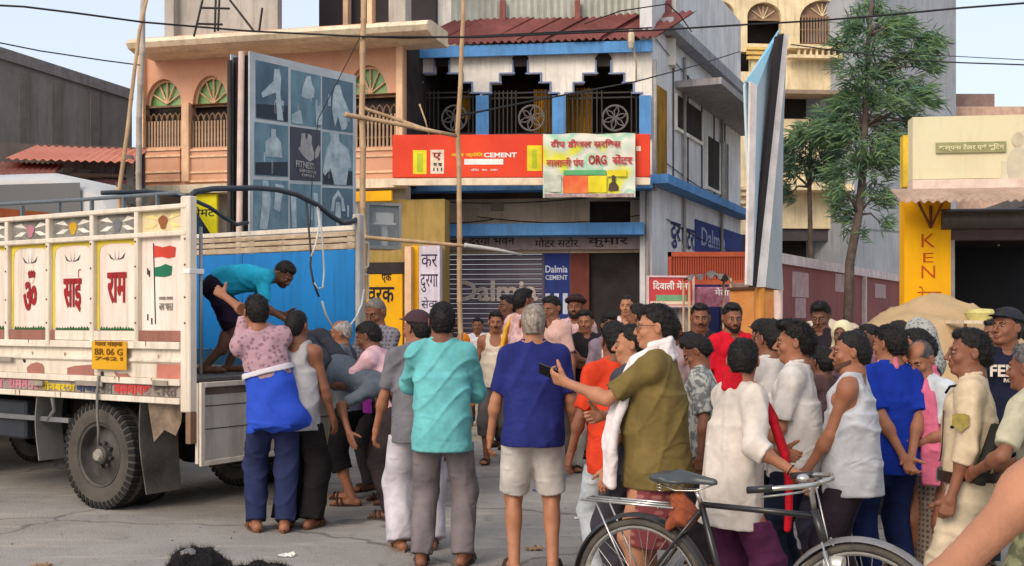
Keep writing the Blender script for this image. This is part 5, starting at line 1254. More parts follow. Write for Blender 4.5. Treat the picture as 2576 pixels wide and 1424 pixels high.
# white van parked behind the truck
def van(loc, rz):
    root = empty('parked_bus', loc, rz, 'white bus parked behind the truck at the far left', 'bus'); root.scale = (1.6, 1.6, 1.6)
    wv = mat('white_car_paint', (186, 186, 184), .35, spec=.5, var=.04, dirt=.12)
    prof = [(-2.1, .35), (-2.15, 1.0), (-1.95, 1.15), (-1.45, 1.95), (-1.0, 2.08), (1.9, 2.08), (2.12, 1.9), (2.2, 1.0), (2.2, .35)]
    mb = MB(); n = len(prof); V = []
    for (y, ins) in ((-.80, .06), (-.72, 0), (.72, 0), (.80, .06)):
        for x, z in prof:
            k = .0 if z < 1.1 else (z - 1.1) * .12
            V.append((x * (1 - ins * .3), (abs(y) - k) * (1 if y > 0 else -1), z - ins * (z > 1.9)))
    F = [tuple(range(n)), tuple(range(4 * n - 1, 3 * n - 1, -1))]
    for l in range(3): F += [(l * n + i, l * n + n + i, l * n + n + (i + 1) % n, l * n + (i + 1) % n) for i in range(n)]
    mb.poly(V, F); mb.build('body', wv, root, 'auto')
    gl = mat('car_glass', (28, 32, 36), .08, spec=.8)
    mb = MB(); mb.poly([(-1.93, -.62, 1.20), (-1.93, .62, 1.20), (-1.42, .56, 2.0), (-1.42, -.56, 2.0)], [(0, 1, 2, 3)]); mb.v = [(x - .03, y, z + .01) for x, y, z in mb.v]; mb.build('windscreen', gl, root)
    for sg in (-1, 1):
        for (x0, x1) in ((-1.35, -.45), (-.35, .65), (.75, 1.85)):
            mb = MB(); mb.poly([(x0, sg * .775, 1.25), (x1, sg * .775, 1.25), (x1, sg * .70, 1.99), (x0 + .08, sg * .70, 1.99)], [(0, 1, 2, 3)]); mb.v = [(x, y * 1.018, z) for x, y, z in mb.v]; mb.build('side_window', gl, root)
        for x in (-1.35, 1.35):
            mb = MB(); mb.lathe((x, sg * .74, .33), (0, sg, 0), [(-.1, .12), (-.1, .33), (.06, .33), (.08, .28), (.08, .2), (.05, .19), (.05, .0)], 24); mb.build('wheel', mat('tyre_black', (30, 29, 28), .9), root, 'auto')
        mb = MB(); mb.ellipsoid((-2.12, sg * .55, .85), (.05, .14, .10), 10); mb.build('headlight', mat('lamp_glass', (200, 205, 210), .1), root, True)
    return root
van(((-20 - CU) / FPX * 14.6, 14.6, 0.0), R(168))
# ================================================================ the truck
TC = Vector((-2.50, 8.62, 0)); TA = Vector((-.8475, .5308, 0)).normalized(); TB = Vector((.5308, .8475, 0)).normalized()
truck = empty('truck', TC, 0, 'white painted goods truck with open rear, blue inside and red Hindi lettering', 'truck')
TX = (TA, TB, ZZ)
def TM(): return MB(TC, TX)
tw = mat('truck_white_paint', (226, 216, 200), .55, scale=1.6, rgb2=(208, 194, 176), bump=.08, bscale=12, spec=.35, dirt=.34)
tw2 = mat('truck_panel_white', (232, 220, 208), .6, scale=1.3, rgb2=(226, 200, 188), bump=.05, dirt=.3)
trim_y = mat('truck_yellow', (220, 196, 60), .6, scale=2, dirt=.2); rred = mat('truck_red_letter', (150, 26, 28), .6)
brown = mat('truck_brown_paint', (150, 100, 88), .7, scale=1.5, dirt=.3); dk = mat('chassis_black', (40, 38, 36), .8, scale=2, dirt=.2)
bl = mat('truck_inner_blue', (24, 126, 196), .5, scale=.8, rgb2=(18, 112, 182), dirt=.32, spec=.4)
TSA = TC + TA * 4.4
class TSF(Facade):
    def __init__(s): s.A = TSA; s.ax = -TA; s.nn = -TB; s.L = 4.4
ts = TSF()
def tt(u): return 4.4 - ts.at(u)[0]      # distance forward of the rear corner for a picture column on the near side
# --- near side: posts, rails, painted panels
posts = [(465, 488), (347, 357), (235, 245), (124, 134), (20, 32)]
pt = [((tt(a) + tt(b)) / 2) for a, b in posts]; pt += [pt[-1] + .62, pt[-1] + 1.24, 4.36]
for i, t in enumerate(pt):
    w_ = .055 if i == 0 else .024
    m_ = TM(); m_.bevbox(t - w_, t + w_ - .0, -.045, .03, 1.39 if i else .86, 2.475 if i else 2.53, .008); m_.build('post', tw, truck)
for (z0, z1, y0) in ((2.435, 2.476, -.052), (2.226, 2.268, -.050)): m_ = TM(); m_.bevbox(-.02, 4.4, y0, .032, z0, z1, .008); m_.build('rail', tw, truck)
for i in range(len(pt) - 1):
    a_, b_ = pt[i] + (.055 if i == 0 else .024), pt[i + 1] - .024
    m_ = TM(); m_.box(a_, b_, .0, .012, 1.49, 2.226); pn = m_.build('panel', tw2, truck)
    def side_poly(pts, m, name='painted_mark', lift=.003):
        q = TM(); n = len(pts); q.poly([(x, -lift, z) for x, z in pts], [tuple(range(n))]); return q.build(name, m, pn)
    # upper opening with a painted ornament plate
    m_ = TM(); m_.box(a_, b_, .004, .010, 2.27, 2.434); up_ = m_.build('ornament_plate', mat('ornament_ground_%d' % (i == 0), (206, 190, 160) if i == 0 else (152, 148, 140), .7, scale=9, rgb2=(224, 206, 150) if i == 0 else (90, 88, 84), dirt=.3), truck)
    cx = (a_ + b_) / 2; W_ = (b_ - a_)
    oc = [(140, 84, 44), (110, 112, 116), (206, 164, 24), (182, 120, 134), (206, 164, 24), (182, 120, 134), (140, 84, 44)][i]
    q = TM(); q.poly([(cx + .05 * math.cos(t) * (1 + .25 * math.sin(3 * t)), -.001, 2.345 + .055 * math.sin(t)) for t in [2 * math.pi * k / 16 for k in range(16)]], [tuple(range(16))]); q.build('ornament', mat('orn_%d' % i, oc, .6), up_)
    q = TM()
    for sg in (-1, 1):
        for dz in (.045, -.03):
            q = TM(); q.poly([(cx + sg * .055, .0005, 2.35 + dz * .4), (cx + sg * W_ * .25, .0005, 2.35 + dz + .022), (cx + sg * W_ * .44, .0005, 2.34 + dz * 1.2), (cx + sg * W_ * .25, .0005, 2.35 + dz - .018)], [(0, 1, 2, 3)]); q.build('ornament_leaf', mat('orn_leaf_white', (226, 220, 208), .6) if i else mat('orn_leaf_cream', (222, 204, 140), .6), up_)
    if i == 0: continue
    # yellow border with an arch, lotus strokes, grass at the foot
    side_poly([(a_, 2.226), (a_, 2.10), (a_ + .03, 2.14), (a_ + .045, 2.17), (a_ + .10, 2.195), (cx, 2.20), (b_ - .10, 2.195), (b_ - .045, 2.17), (b_ - .03, 2.10), (b_ - .03, 1.5), (b_, 1.5), (b_, 2.226)], trim_y)
    for j, (x0, x1) in enumerate(((-.085, -.02), (-.03, .0), (.0, .03), (.02, .085))):
        top = 2.125 if j in (0, 3) else 2.17
        P = [(cx + x1 * .2, 2.06 - .0), (cx + (x0 + x1) * .75, 2.075), (cx + (x0 + x1), top - .0), (cx + (x0 + x1) * .62, 2.085)]
        side_poly(P, mat('lotus_ink', (44, 44, 54), .6), 'lotus_stroke', .005)
    gp = []; k = 26
    for j in range(k + 1): gp.append((a_ + .02 + (b_ - a_ - .06) * j / k, 1.495 + (.028 if j % 2 else .006) * rnd.uniform(.6, 1.2)))
    side_poly([(a_ + .02, 1.49)] + gp + [(b_ - .04, 1.49)], mat('grass_paint', (30, 92, 44), .7), 'painted_grass', .004)
    word = {1: 'राम', 2: 'साई', 3: 'ॐ', 4: 'श्री', 5: 'गणेश', 6: 'जय'}[i]
    ww, wh, wz = {1: (.235, .255, 1.835), 2: (.235, .36, 1.82), 3: (.185, .35, 1.83)}.get(i, (.22, .26, 1.83))
    text(word, TC + TA * cx - TB * .006 + ZZ * wz, -TA, ZZ, ww, wh, rred, pn, bold=.028)
settle_list = [truck]
# flag on the rear-most panel
a_, b_ = pt[0] + .055, pt[1] - .024; pn = bpy.data.objects['panel']
def fx(u): return tt(u)
def fz(u, v): return ts.at(u, v)[1]
def sp(pts, m, name, lift=.004):
    q = TM(); q.poly([(fx(u), -lift, fz(u, v)) for u, v in pts], [tuple(range(len(pts)))]); return q.build(name, m, pn)
sp([(388, 617), (410, 622), (428, 618), (443, 622), (441, 646), (425, 650), (408, 646), (389, 648)], mat('flag_red', (196, 60, 44), .6), 'flag_red_band')
sp([(389, 673), (404, 670), (417, 664), (434, 670), (432, 692), (415, 697), (390, 695)], mat('flag_green', (24, 106, 76), .6), 'flag_green_band')
q = TM(); q.tube([(fx(387), -.005, fz(387, 612)), (fx(392), -.005, fz(392, 815))], .004, 5); q.build('flag_pole_line', ink, pn)
for (u, v) in ((371, 675), (375, 680), (371, 790), (381, 800)): sp([(u, v), (u + 3, v), (u + 3, v + 16), (u, v + 16)], ink, 'ink_mark')
text('जय भारत', TC + TA * ((a_ + b_) / 2 - .04) - TB * .005 + ZZ * fz(425, 772), -TA, ZZ, .16, .06, mat('faint_ink', (150, 142, 132), .8), pn)
text('GOODS CARRIER', TC + TA * ((a_ + b_) / 2 - .04) - TB * .005 + ZZ * fz(425, 750), -TA, ZZ, .16, .025, mat('faint_ink', (150, 142, 132), .8), pn)
# --- lower side: brown strip, rail, pressed sheet, letter strip, bottom rail
def strip(name, z0, z1, y0, y1, m, t0=.055, t1=4.4, bev=.004): q = TM(); q.bevbox(t0, t1, y0, y1, z0, z1, bev); return q.build(name, m, truck)
strip('brown_strip', 1.405, 1.488, -.030, .02, brown, tt(347), 4.4); strip('brown_strip', 1.405, 1.488, -.0301, .02, brown, .055, tt(352) - .001)
q = TM(); q.box(tt(350), tt(147), -.034, -.0305, 1.408, 1.486); q.build('white_strip', tw, truck)
strip('side_rail', 1.345, 1.403, -.055, .02, tw)
q = TM(); prof = [(-.01, 1.345), (-.012, 1.30), (-.016, 1.275), (-.040, 1.258), (-.040, 1.245), (-.018, 1.225), (-.015, 1.13), (-.010, 1.115)]
V = []; 
for t in (.055, 4.4): V += [(t, y, z) for y, z in prof]
q.poly(V, [(i, i + 1, i + 9, i + 8) for i in range(7)]); q.build('pressed_side_sheet', tw, truck, 'auto')
strip('side_rail', 1.062, 1.113, -.050, .02, tw)
strip('letter_strip', .968, 1.060, -.020, .02, mat('letter_strip_grey', (150, 140, 130), .8, scale=4, dirt=.4))
strip('bottom_rail', .918, .966, -.052, .03, tw)
for word, u0, u1, c_ in (('रामनगर', 26, 104, (190, 120, 132)), ('सोनबरसा', 106, 196, (206, 178, 40)), ('बाजार', 198, 258, (60, 72, 104)), ('पवन', 262, 288, (110, 104, 100)), ('बलवापथ', 292, 386, (196, 66, 66)), ('भारत', 392, 452, (96, 84, 78)), ('गाव', -60, 18, (190, 120, 132))):
    t0, t1 = tt(u1), tt(u0); text(word, TC + TA * (t0 + t1) / 2 - TB * .024 + ZZ * 1.014, -TA, ZZ, t1 - t0, .080, mat('letters_%d_%d_%d' % c_, c_, .7), truck, bold=.04)
def patch(pts, m, name, lift): 
    q = TM(); q.poly([(fx(u), -lift, fz(u, v)) for u, v in pts], [tuple(range(len(pts)))]); return q.build(name, m, truck)
rust = mat('rust_brown_patch', (166, 108, 94), .8, scale=5, rgb2=(142, 98, 88))
patch([(75, 948), (72, 925), (82, 915), (98, 911), (112, 915), (116, 925), (115, 950), (92, 952)], rust, 'paint_patch', .0195)
patch([(174, 950), (174, 925), (195, 920), (236, 917), (241, 923), (240, 951)], rust, 'paint_patch', .0195)
patch([(399, 912), (430, 906), (465, 903), (465, 955), (399, 955)], mat('rose_patch', (190, 118, 102), .7, scale=3, dirt=.2), 'paint_patch', .0195)
patch([(291, 935), (305, 940), (325, 939), (337, 951), (300, 951)], rust, 'paint_patch', .0195)
q = TM(); t0, t1 = tt(335), tt(248); q.bevbox(t0, t1, -.066, -.060, fz(290, 929), fz(290, 858), .001); pl = q.build('yellow_plate', mat('yellow_plate', (214, 160, 20), .6, scale=3, rgb2=(196, 140, 16), dirt=.25), truck)
for tx, v0, v1 in (('माल वाहक', 860, 872), ('BR 06 G', 876, 893), ('7421', 897, 906)): text(tx, TC + TA * (t0 + t1) / 2 - TB * .070 + ZZ * fz(290, (v0 + v1) / 2), -TA, ZZ, (t1 - t0) * .8, (v1 - v0) / 305, mat('brown_letter', (120, 78, 16), .7), pl, bold=.02)
for (u, v) in ((67, 906), (262, 940)): q = TM(); q.ellipsoid((fx(u), -.02, fz(u, v)), (.018, .012, .022), 8); q.build('hook', iron, truck)
for (u0, u1, v) in ((92, 122, 962), (205, 272, 962), (398, 436, 962), (-5, 44, 902)): q = TM(); q.box(tt(u1), tt(u0), -.062, -.051, fz(u0, v) - .02, fz(u0, v) + .02); q.build('hinge', mat('hinge_grey', (150, 140, 126), .6, dirt=.5), truck)
q = TM(); q.tube([(tt(264), -.058, 1.12), (tt(264), -.075, .98), (tt(263), -.07, .80), (tt(261), -.05, .66), (tt(255), -.03, .56)], .011, 6); q.build('hanging_strap', mat('strap_grey', (120, 116, 110), .7), truck, True)
q = TM(); q.tube([(tt(137), -.02, .92), (tt(130), .03, .80), (tt(112), .03, .70)], .02, 6); q.build('bracket', mat('bracket_grey', (120, 118, 112), .7), truck, True)
# top pipe and its stand-offs
gp_ = mat('pipe_blue_grey', (104, 112, 118), .5, metal=.3, dirt=.3)
q = TM(); q.tube([(.0, -.01, 2.52), (.12, -.01, 2.565), (1.2, -.02, 2.575), (2.4, -.02, 2.60), (4.4, -.02, 2.61)], .016, 8); q.build('side_pipe', gp_, truck, True)
for u in (60, 153, 235, 316, 400): q = TM(); t = tt(u); q.bevbox(t - .012, t + .012, -.03, .0, 2.476, 2.57, .002); q.build('pipe_support', gp_, truck)
bow = [(0, .0, 2.50), (0, .10, 2.58), (0, .28, 2.62), (0, .5, 2.645), (0, .75, 2.675), (0, 1.0, 2.685), (0, 1.25, 2.665), (0, 1.5, 2.60), (0, 1.7, 2.51), (0, 1.85, 2.46), (0, 2.0, 2.49), (0, 2.08, 2.53)]
q = TM(); q.tube([(x + .04, y, z) for x, y, z in bow], .024, 10); q.build('rear_bow', mat('bow_dark_grey', (66, 72, 78), .5, metal=.3, dirt=.2), truck, True)
q = TM(); q.tube([(1.4, y, z + .05) for x, y, z in bow[2:-1]], .020, 8); q.build('roof_bow', mat('bow_dark_grey', (66, 72, 78), .5), truck, True)
# --- inside: floor planks, far wall, planks above, headboard
for i in range(8):
    q = TM(); y0 = .03 + i * .2475; q.bevbox(.0, 4.36, y0 + .003, y0 + .2445, 1.085, 1.12, .004); q.build('floor_plank', mat('floor_plank_grey', (110, 102, 96), .85, scale=3, dirt=.5), truck)
for i in range(3): q = TM(); t = .04 + i * 1.455; q.box(t + .003, t + 1.452, 2.02, 2.04, 1.28, 2.232); q.build('blue_sheet', bl, truck)
for i in range(9): q = TM(); t = .04 + i * .485; q.bevbox(t - .02, t + .02, 2.041, 2.09, 1.12, 2.43, .004); q.build('post', tw, truck)
q = TM(); q.box(.04, 4.36, 1.995, 2.045, 1.12, 1.275); q.build('skirting', mat('dull_blue', (36, 86, 118), .6, dirt=.4), truck)
oldw = mat('worn_plank_white', (204, 186, 160), .85, scale=5, rgb2=(164, 138, 110), stretch=(1, 1, 4), bump=.3, dirt=.5)
for k, (z0, z1) in enumerate(((2.236, 2.29), (2.30, 2.345), (2.356, 2.40), (2.41, 2.455))): q = TM(); q.bevbox(.04, 4.36, 2.012 + .004 * (k % 2), 2.04, z0, z1, .004); q.build('plank', oldw if k < 3 else tw, truck)
q = TM(); q.box(4.36, 4.42, -.03, 2.09, 1.0, 2.5); q.build('headboard', bl, truck)
q = TM(); q.bevbox(.02, 4.36, .012, .03, 1.12, 2.43, .002); q.build('inner_lining', mat('dull_blue', (36, 86, 118), .6), truck)
q = TM(); q.bevbox(.0, .085, 2.03, 2.12, .86, 2.56, .01); q.build('rear_post', mat('post_grey_white', (186, 180, 172), .6, dirt=.4), truck)
q = TM(); q.tube([(-.03, .09, 1.15), (-.03, .09, 2.30)], .014, 8); q.build('latch_rod', mat('rod_grey', (150, 152, 154), .4, metal=.5), truck, True)
q = TM(); q.bevbox(-.06, .02, -.05, .10, 1.93, 1.97, .004); q.build('latch_plate', wp, truck)
for z in (2.0, 2.3): q = TM(); q.tube([(.03, 2.13, z), (.03, 2.20, z), (.03, 2.20, z - .22), (.03, 2.13, z - .25)], .012, 6); q.build('rope_hook', tw, truck, True)
# tailgate hanging open
tgm = mat('tailgate_white', (206, 198, 186), .6, scale=1.8, rgb2=(182, 172, 160), dirt=.5)
q = TM(); q.box(-.075, -.045, .02, 2.06, .46, 1.085); tg = q.build('tailgate', tgm, truck)
for i in range(4):
    y0 = .03 + i * .51
    q = TM(); q.bevbox(-.098, -.075, y0, y0 + .045, .44, 1.09, .004); q.build('stile', tw, tg)
    for z in (.72, .90): q = TM(); q.box(-.079, -.0755, y0 + .05, y0 + .505, z, z + .006); q.build('seam', iron, tg)
    q = TM(); q.box(-.078, -.0755, y0 + .052, y0 + .505, .99, 1.045); q.build('rust_band', mat('dark_rust', (84, 66, 58), .9, scale=6, rgb2=(120, 104, 92)), tg)
q = TM(); q.bevbox(-.1, -.075, .075, 2.06, 1.05, 1.09, .004); q.build('top_bar', tw, tg); q = TM(); q.bevbox(-.1, -.075, .075, 2.06, .44, .48, .004); q.build('bottom_bar', tw, tg)
q = TM(); q.box(-.06, -.005, -.04, .10, .62, .86); q.build('tail_lamp_block', mat('brown_block', (128, 98, 78), .8, dirt=.3), truck)
q = TM(); q.bevbox(-.05, .10, .1, 2.0, .90, 1.08, .01); q.build('rear_beam', dk, truck)
# chassis
for y in (.55, 1.35): q = TM(); q.box(.0, 6.2, y, y + .09, .70, .90); q.build('chassis_beam', dk, truck)
for t in (.3, 1.12, 2.0, 3.0, 4.2): q = TM(); q.box(t, t + .07, .1, 2.0, .86, .92); q.build('cross_member', dk, truck)
q = TM(); q.tube([(1.12, .3, .45), (1.12, 1.75, .45)], .07, 10); q.ellipsoid((1.12, 1.03, .45), (.17, .17, .17), 12); q.build('rear_axle', dk, truck, True)
q = TM(); q.bevbox(2.15, 3.4, .06, .50, .52, .86, .02); q.build('tool_box', mat('dark_blue_grey', (44, 48, 56), .6, dirt=.3), truck)
q = TM(); q.box(1.5, 2.6, .02, .05, .70, .74); q.build('guard_bar', mat('guard_grey', (110, 112, 114), .6), truck)
for y in (.40, 1.6): 
    for k in range(4): q = TM(); q.box(.65 + k * .06, 1.6 - k * .06, y, y + .07, .60 - k * .02 + .0, .618 - k * .02); q.build('leaf_spring', dk, truck)
tyre = mat('tyre_rubber', (64, 60, 56), .92, scale=3, rgb2=(88, 82, 76), bump=.4, bscale=40, dirt=.2); treadm = mat('tyre_tread', (34, 33, 32), .95, scale=6, dirt=.1); rimm = mat('rim_grey', (92, 88, 84), .6, scale=5, metal=.3, rgb2=(60, 57, 54), dirt=.3)
def wheel(t, y0, y1, r=.45, sgn=-1, full=True):
    e = empty('wheel', TC + TA * t + TB * ((y0 + y1) / 2) + ZZ * r, 0); e.parent = truck
    yc = (y0 + y1) / 2; hw = (y1 - y0) / 2; q = TM()
    prof = [(-hw * .72, r * .585), (-hw * .92, r * .62), (-hw * 1.0, r * .72), (-hw * 1.0, r * .84), (-hw * .92, r * .93), (-hw * .8, r * .985), (0, r), (hw * .8, r * .985), (hw * .92, r * .93), (hw, r * .84), (hw, r * .72), (hw * .92, r * .62), (hw * .72, r * .585)]
    q.lathe((t, yc, r), (0, 1, 0), prof, 44); ty = q.build('tyre', tyre, None, 'auto')
    q = TM(); n = 46
    for i in range(n):
        a = 2 * math.pi * i / n; da = math.pi / n * .62
        for sg in (-1, 1):
            P = []
            for (aa, sh) in ((a - da, 0), (a + da, 0)):
                for (yy, rr) in ((sg * hw * 1.01, r * .86), (sg * hw * .93, r * 1.005), (sg * hw * .25, r * 1.018)):
                    a2 = aa + (.5 if yy * sg < hw * .5 else 0) * da
                    P.append((t + rr * math.cos(a2), yc + yy, r + rr * math.sin(a2)))
                for (yy, rr) in ((sg * hw * .90, r * .84), (sg * hw * .25, r * .96)):
                    P.append((t + rr * math.cos(aa), yc + yy, r + rr * math.sin(aa)))
            q.poly(P, [(0, 1, 6, 5), (1, 2, 7, 6), (0, 3, 4, 2, 1), (5, 6, 7, 9, 8), (2, 4, 9, 7), (0, 5, 8, 3)])
    tr = q.build('tread_blocks', treadm, None); tr['kind'] = 'stuff'
    q = TM(); o = sgn * hw
    q.lathe((t, yc, r), (0, sgn, 0), [(hw * .74, r * .60), (hw * .86, r * .585), (hw * .80, r * .55), (hw * .2, r * .53), (hw * .0, r * .50), (hw * .05, r * .36), (hw * .30, r * .27), (hw * .34, r * .20), (hw * .8, r * .17), (hw * .9, r * .13), (hw * .9, 0.001)], 36)
    rm = q.build('rim', rimm, None, 'auto')
    for i in range(8):
        a = 2 * math.pi * i / 8 + .2; q = TM(); q.lathe((t + r * .22 * math.cos(a), yc + sgn * hw * .30, r + r * .22 * math.sin(a)), (0, sgn, 0), [(0, .016), (.035, .016), (.035, .001)], 6); q.build('wheel_nut', rimm, rm)
    q = TM(); q.lathe((t, yc, r), (0, sgn, 0), [(hw * .91, r * .12), (hw * 1.12, r * .09), (hw * 1.12, .001)], 16); q.build('hub_cap', mat('dusty_hub', (150, 144, 134), .9, scale=12, bump=.6, bscale=40), rm)
    for x in (ty, tr, rm): x.parent = e
    return e
wh = [wheel(1.12, .02, .25), wheel(1.12, .29, .50), wheel(1.12, 1.80, 2.03, sgn=1), wheel(1.12, 1.55, 1.76, sgn=-1), wheel(4.35, .05, .29), wheel(4.35, 1.62, 1.86, sgn=1)]
fm = mat('mud_flap_rubber', (60, 58, 56), .8, scale=2.5, rgb2=(112, 106, 98), bump=.2)
def flap(t, y0, y1, z0, z1, m, taper=0.):
    q = TM(); P = []; n = 8
    for j in range(n + 1):
        z = z1 + (z0 - z1) * j / n; b_ = .03 * math.sin(j * .5); P += [(t + b_, y0 + taper * j / n, z), (t + b_, y1 - taper * .6 * j / n, z), (t + b_ + .012, y0 + taper * j / n, z), (t + b_ + .012, y1 - taper * .6 * j / n, z)]
    q.poly(P, [(4 * j, 4 * j + 1, 4 * j + 5, 4 * j + 4) for j in range(n)] + [(4 * j + 3, 4 * j + 2, 4 * j + 6, 4 * j + 7) for j in range(n)] + [(4 * j + 2, 4 * j, 4 * j + 4, 4 * j + 6) for j in range(n)] + [(4 * j + 1, 4 * j + 3, 4 * j + 7, 4 * j + 5) for j in range(n)] + [(0, 2, 3, 1), (4 * n, 4 * n + 1, 4 * n + 3, 4 * n + 2)]); return q.build('mud_flap', m, truck)
flap(.56, .0, .42, .17, .92, fm, .04); flap(.50, 1.58, 2.02, .25, .9, fm); flap(1.86, -.02, .24, .36, .92, mat('grey_flap', (128, 126, 120), .8, scale=3, rgb2=(96, 94, 90)))
# rag and sacking hung under the bed
q = TM(); q.poly([(.50, .02, .91), (.30, .05, .91), (.12, .04, .91), (.16, .06, .76), (.22, .06, .66), (.34, .05, .70), (.44, .03, .60)], [tuple(range(7))]); q.build('hanging_rag', mat('dirty_rag', (150, 130, 112), .95, scale=6, rgb2=(92, 78, 66), bump=.5), truck)
# simple cab ahead of the bed (beyond the picture's edge)
q = TM(); P = [(4.55, .05), (5.9, .05), (6.15, .12), (6.2, 1.3), (5.95, 2.25), (4.55, 2.3)]
V = [(x, .0, z + .5) for x, z in P] + [(x, 2.05, z + .5) for x, z in P]; n = len(P)
q.poly(V, [tuple(range(n)), tuple(range(2 * n - 1, n - 1, -1))] + [(i, i + n, (i + 1) % n + n, (i + 1) % n) for i in range(n)]); cab = q.build('cab', mat('cab_orange', (200, 96, 40), .4, spec=.5, dirt=.2), truck)
q = TM(); q.box(4.8, 5.7, -.012, -.004, 1.85, 2.55); q.build('cab_window', glassm, cab)
q = TM(); q.poly([(6.19, .12, 1.9), (6.19, 1.93, 1.9), (6.0, 1.9, 2.65), (6.0, .15, 2.65)], [(0, 1, 2, 3)]); q.v = [(x + TA.x * .02, y + TA.y * .02, z) for x, y, z in q.v]; q.build('windscreen', glassm, cab)
for i, t in enumerate(pt[:6]):
    for z in (2.20, 2.0, 1.75, 1.55):
        q = TM(); q.ellipsoid((t, -.048, z), (.009, .006, .009), 8); q.build('bolt', mat('rusty_bolt', (120, 92, 74), .7), truck, True)
rr_ = random.Random(11)
for i in range(26):
    t = rr_.uniform(.1, 3.2); z = rr_.choice((1.405, 1.30, 1.115, 1.065, .965)); h_ = rr_.uniform(.02, .09); w_ = rr_.uniform(.003, .010); y_ = {1.405: -.0560, 1.30: -.0225, 1.115: -.0510, 1.065: -.0215, .965: -.0530}[z]
    q = TM(); q.poly([(t - w_, y_ - .001, z), (t + w_, y_ - .001, z), (t + w_ * .3, y_ - .001, z - min(h_, .045)), (t - w_ * .4, y_ - .001, z - min(h_, .04))], [(0, 1, 2, 3)]); q.build('rust_run', mat('rust_stain', (138, 92, 66), .9), truck)
settle(truck)
bpy.context.view_layer.update()
for e in wh:
    for c in e.children: c.matrix_parent_inverse = (Matrix.Translation(truck.location) @ e.matrix_parent_inverse @ Matrix.Translation(e.location)).inverted() if False else Matrix.Translation(-e.location)
# ropes hanging from the bow: things of their own
rope = mat('rope_pale', (196, 198, 196), .8); roped = mat('rope_dark', (70, 66, 64), .9)
def ropes(name, pts, r, m, label):
    o = MB().tube([TC + TA * x + TB * y + ZZ * z for x, y, z in pts], r, 6).build(name, m, None, True); tagit(o, label, 'rope'); return o
ropes('rope', [(.04, 1.36, 2.64), (.02, 1.37, 2.4), (.0, 1.38, 2.15), (-.01, 1.36, 2.05), (-.01, 1.40, 1.90), (-.02, 1.46, 1.78)], .010, roped, 'dark knotted rope hanging from the truck bow against the blue inside')
ropes('rope', [(.04, 1.50, 2.60), (-.02, 1.47, 2.42), (-.03, 1.40, 2.22), (-.02, 1.36, 2.13)], .010, rope, 'short pale rope tied to the dark knotted rope')
ropes('rope', [(.04, 1.52, 2.60), (.0, 1.53, 2.3), (-.01, 1.54, 2.0), (-.02, 1.51, 1.86), (-.02, 1.44, 1.85), (-.02, 1.40, 1.9)], .008, rope, 'pale rope looped down beside the knot in the truck opening')
ropes('rope', [(.0, 2.10, 1.86), (-.01, 2.06, 1.72), (-.02, 1.97, 1.60), (-.02, 1.86, 1.50), (-.02, 1.74, 1.47), (-.02, 1.63, 1.52), (-.02, 1.55, 1.62), (-.02, 1.50, 1.74)], .010, rope, 'long pale rope curving down from the far rear post of the truck')
# ================================================================ the two tall street boards
def street_board(label, bl_, br_, zt_l, zb_l, thick, face, back, side_m, edge_m, name='street_board', cat='billboard', legs=True, back_m=None):
    """board between two ground points; bl_, br_ = (Vector ground, z bottom, z top)"""
    root = empty(name, (bl_[0] + br_[0]) / 2, 0, label, cat); ax = (br_[0] - bl_[0]).normalized(); nn = Vector((ax.y, -ax.x, 0))
    L = (br_[0] - bl_[0]).length
    def P(s, n, z): return tuple(bl_[0] + ax * s + nn * n + ZZ * z)
    def slab(n0, n1, mats, nm, ins=0.):
        V = [P(ins, n0, bl_[1] + ins), P(L - ins, n0, br_[1] + ins), P(L - ins, n0, br_[2] - ins), P(ins, n0, bl_[2] - ins), P(ins, n1, bl_[1] + ins), P(L - ins, n1, br_[1] + ins), P(L - ins, n1, br_[2] - ins), P(ins, n1, bl_[2] - ins)]
        return mesh_obj(nm, V, [(0, 1, 2, 3), (5, 4, 7, 6), (0, 4, 5, 1), (1, 5, 6, 2), (2, 6, 7, 3), (3, 7, 4, 0)], mats, root)
    slab(-thick / 2, thick / 2, side_m, 'core', .03); slab(thick / 2 + .001, thick / 2 + .02, face, 'face'); slab(-thick / 2 - .02, -thick / 2 - .001, back_m or face, 'back_face')
    for s_ in (.05, L - .05):
        mb = MB(); mb.tube([P(s_, 0, 0), P(s_, 0, (bl_[1] + br_[1]) / 2 + .1)], .04, 8)
        if legs: mb.build('leg', mat('board_leg', (120, 112, 104), .6, dirt=.3), root, True)
    return root, ax, nn, P, L
gA, gB = W(603, HV, 12.2), W(872, HV, 13.7); gA.z = gB.z = 0
def zat(v, D): return CAMZ - (v - HV) / FPX * D
pw_ = mat('poster_border', (186, 192, 196), .6, scale=2, dirt=.2)
root, ax, nn, P, L = street_board('tall gym poster board of nine grey blue photographs standing behind the truck', (gA, zat(600, 12.2), zat(133, 12.2)), (gB, zat(590, 13.7), zat(194, 13.7)), 0, 0, .26,
                                  pw_, None, mat('board_core_black', (38, 30, 32), .8), None)
ph = [mat('photo_slate_%d' % i, c, .6, scale=3 + i, rgb2=c2, stretch=(1, 1, .6)) for i, (c, c2) in enumerate([((96, 122, 138), (68, 88, 106)), ((118, 152, 166), (82, 110, 126)), ((74, 76, 90), (58, 58, 72)), ((124, 154, 166), (84, 110, 124))])]
fig = mat('photo_figure', (190, 204, 208), .6, scale=7, rgb2=(136, 156, 166)); fig2 = mat('photo_figure_pale', (172, 170, 168), .6, scale=9, rgb2=(136, 136, 140)); fig3 = mat('photo_figure_dark', (44, 54, 66), .6)
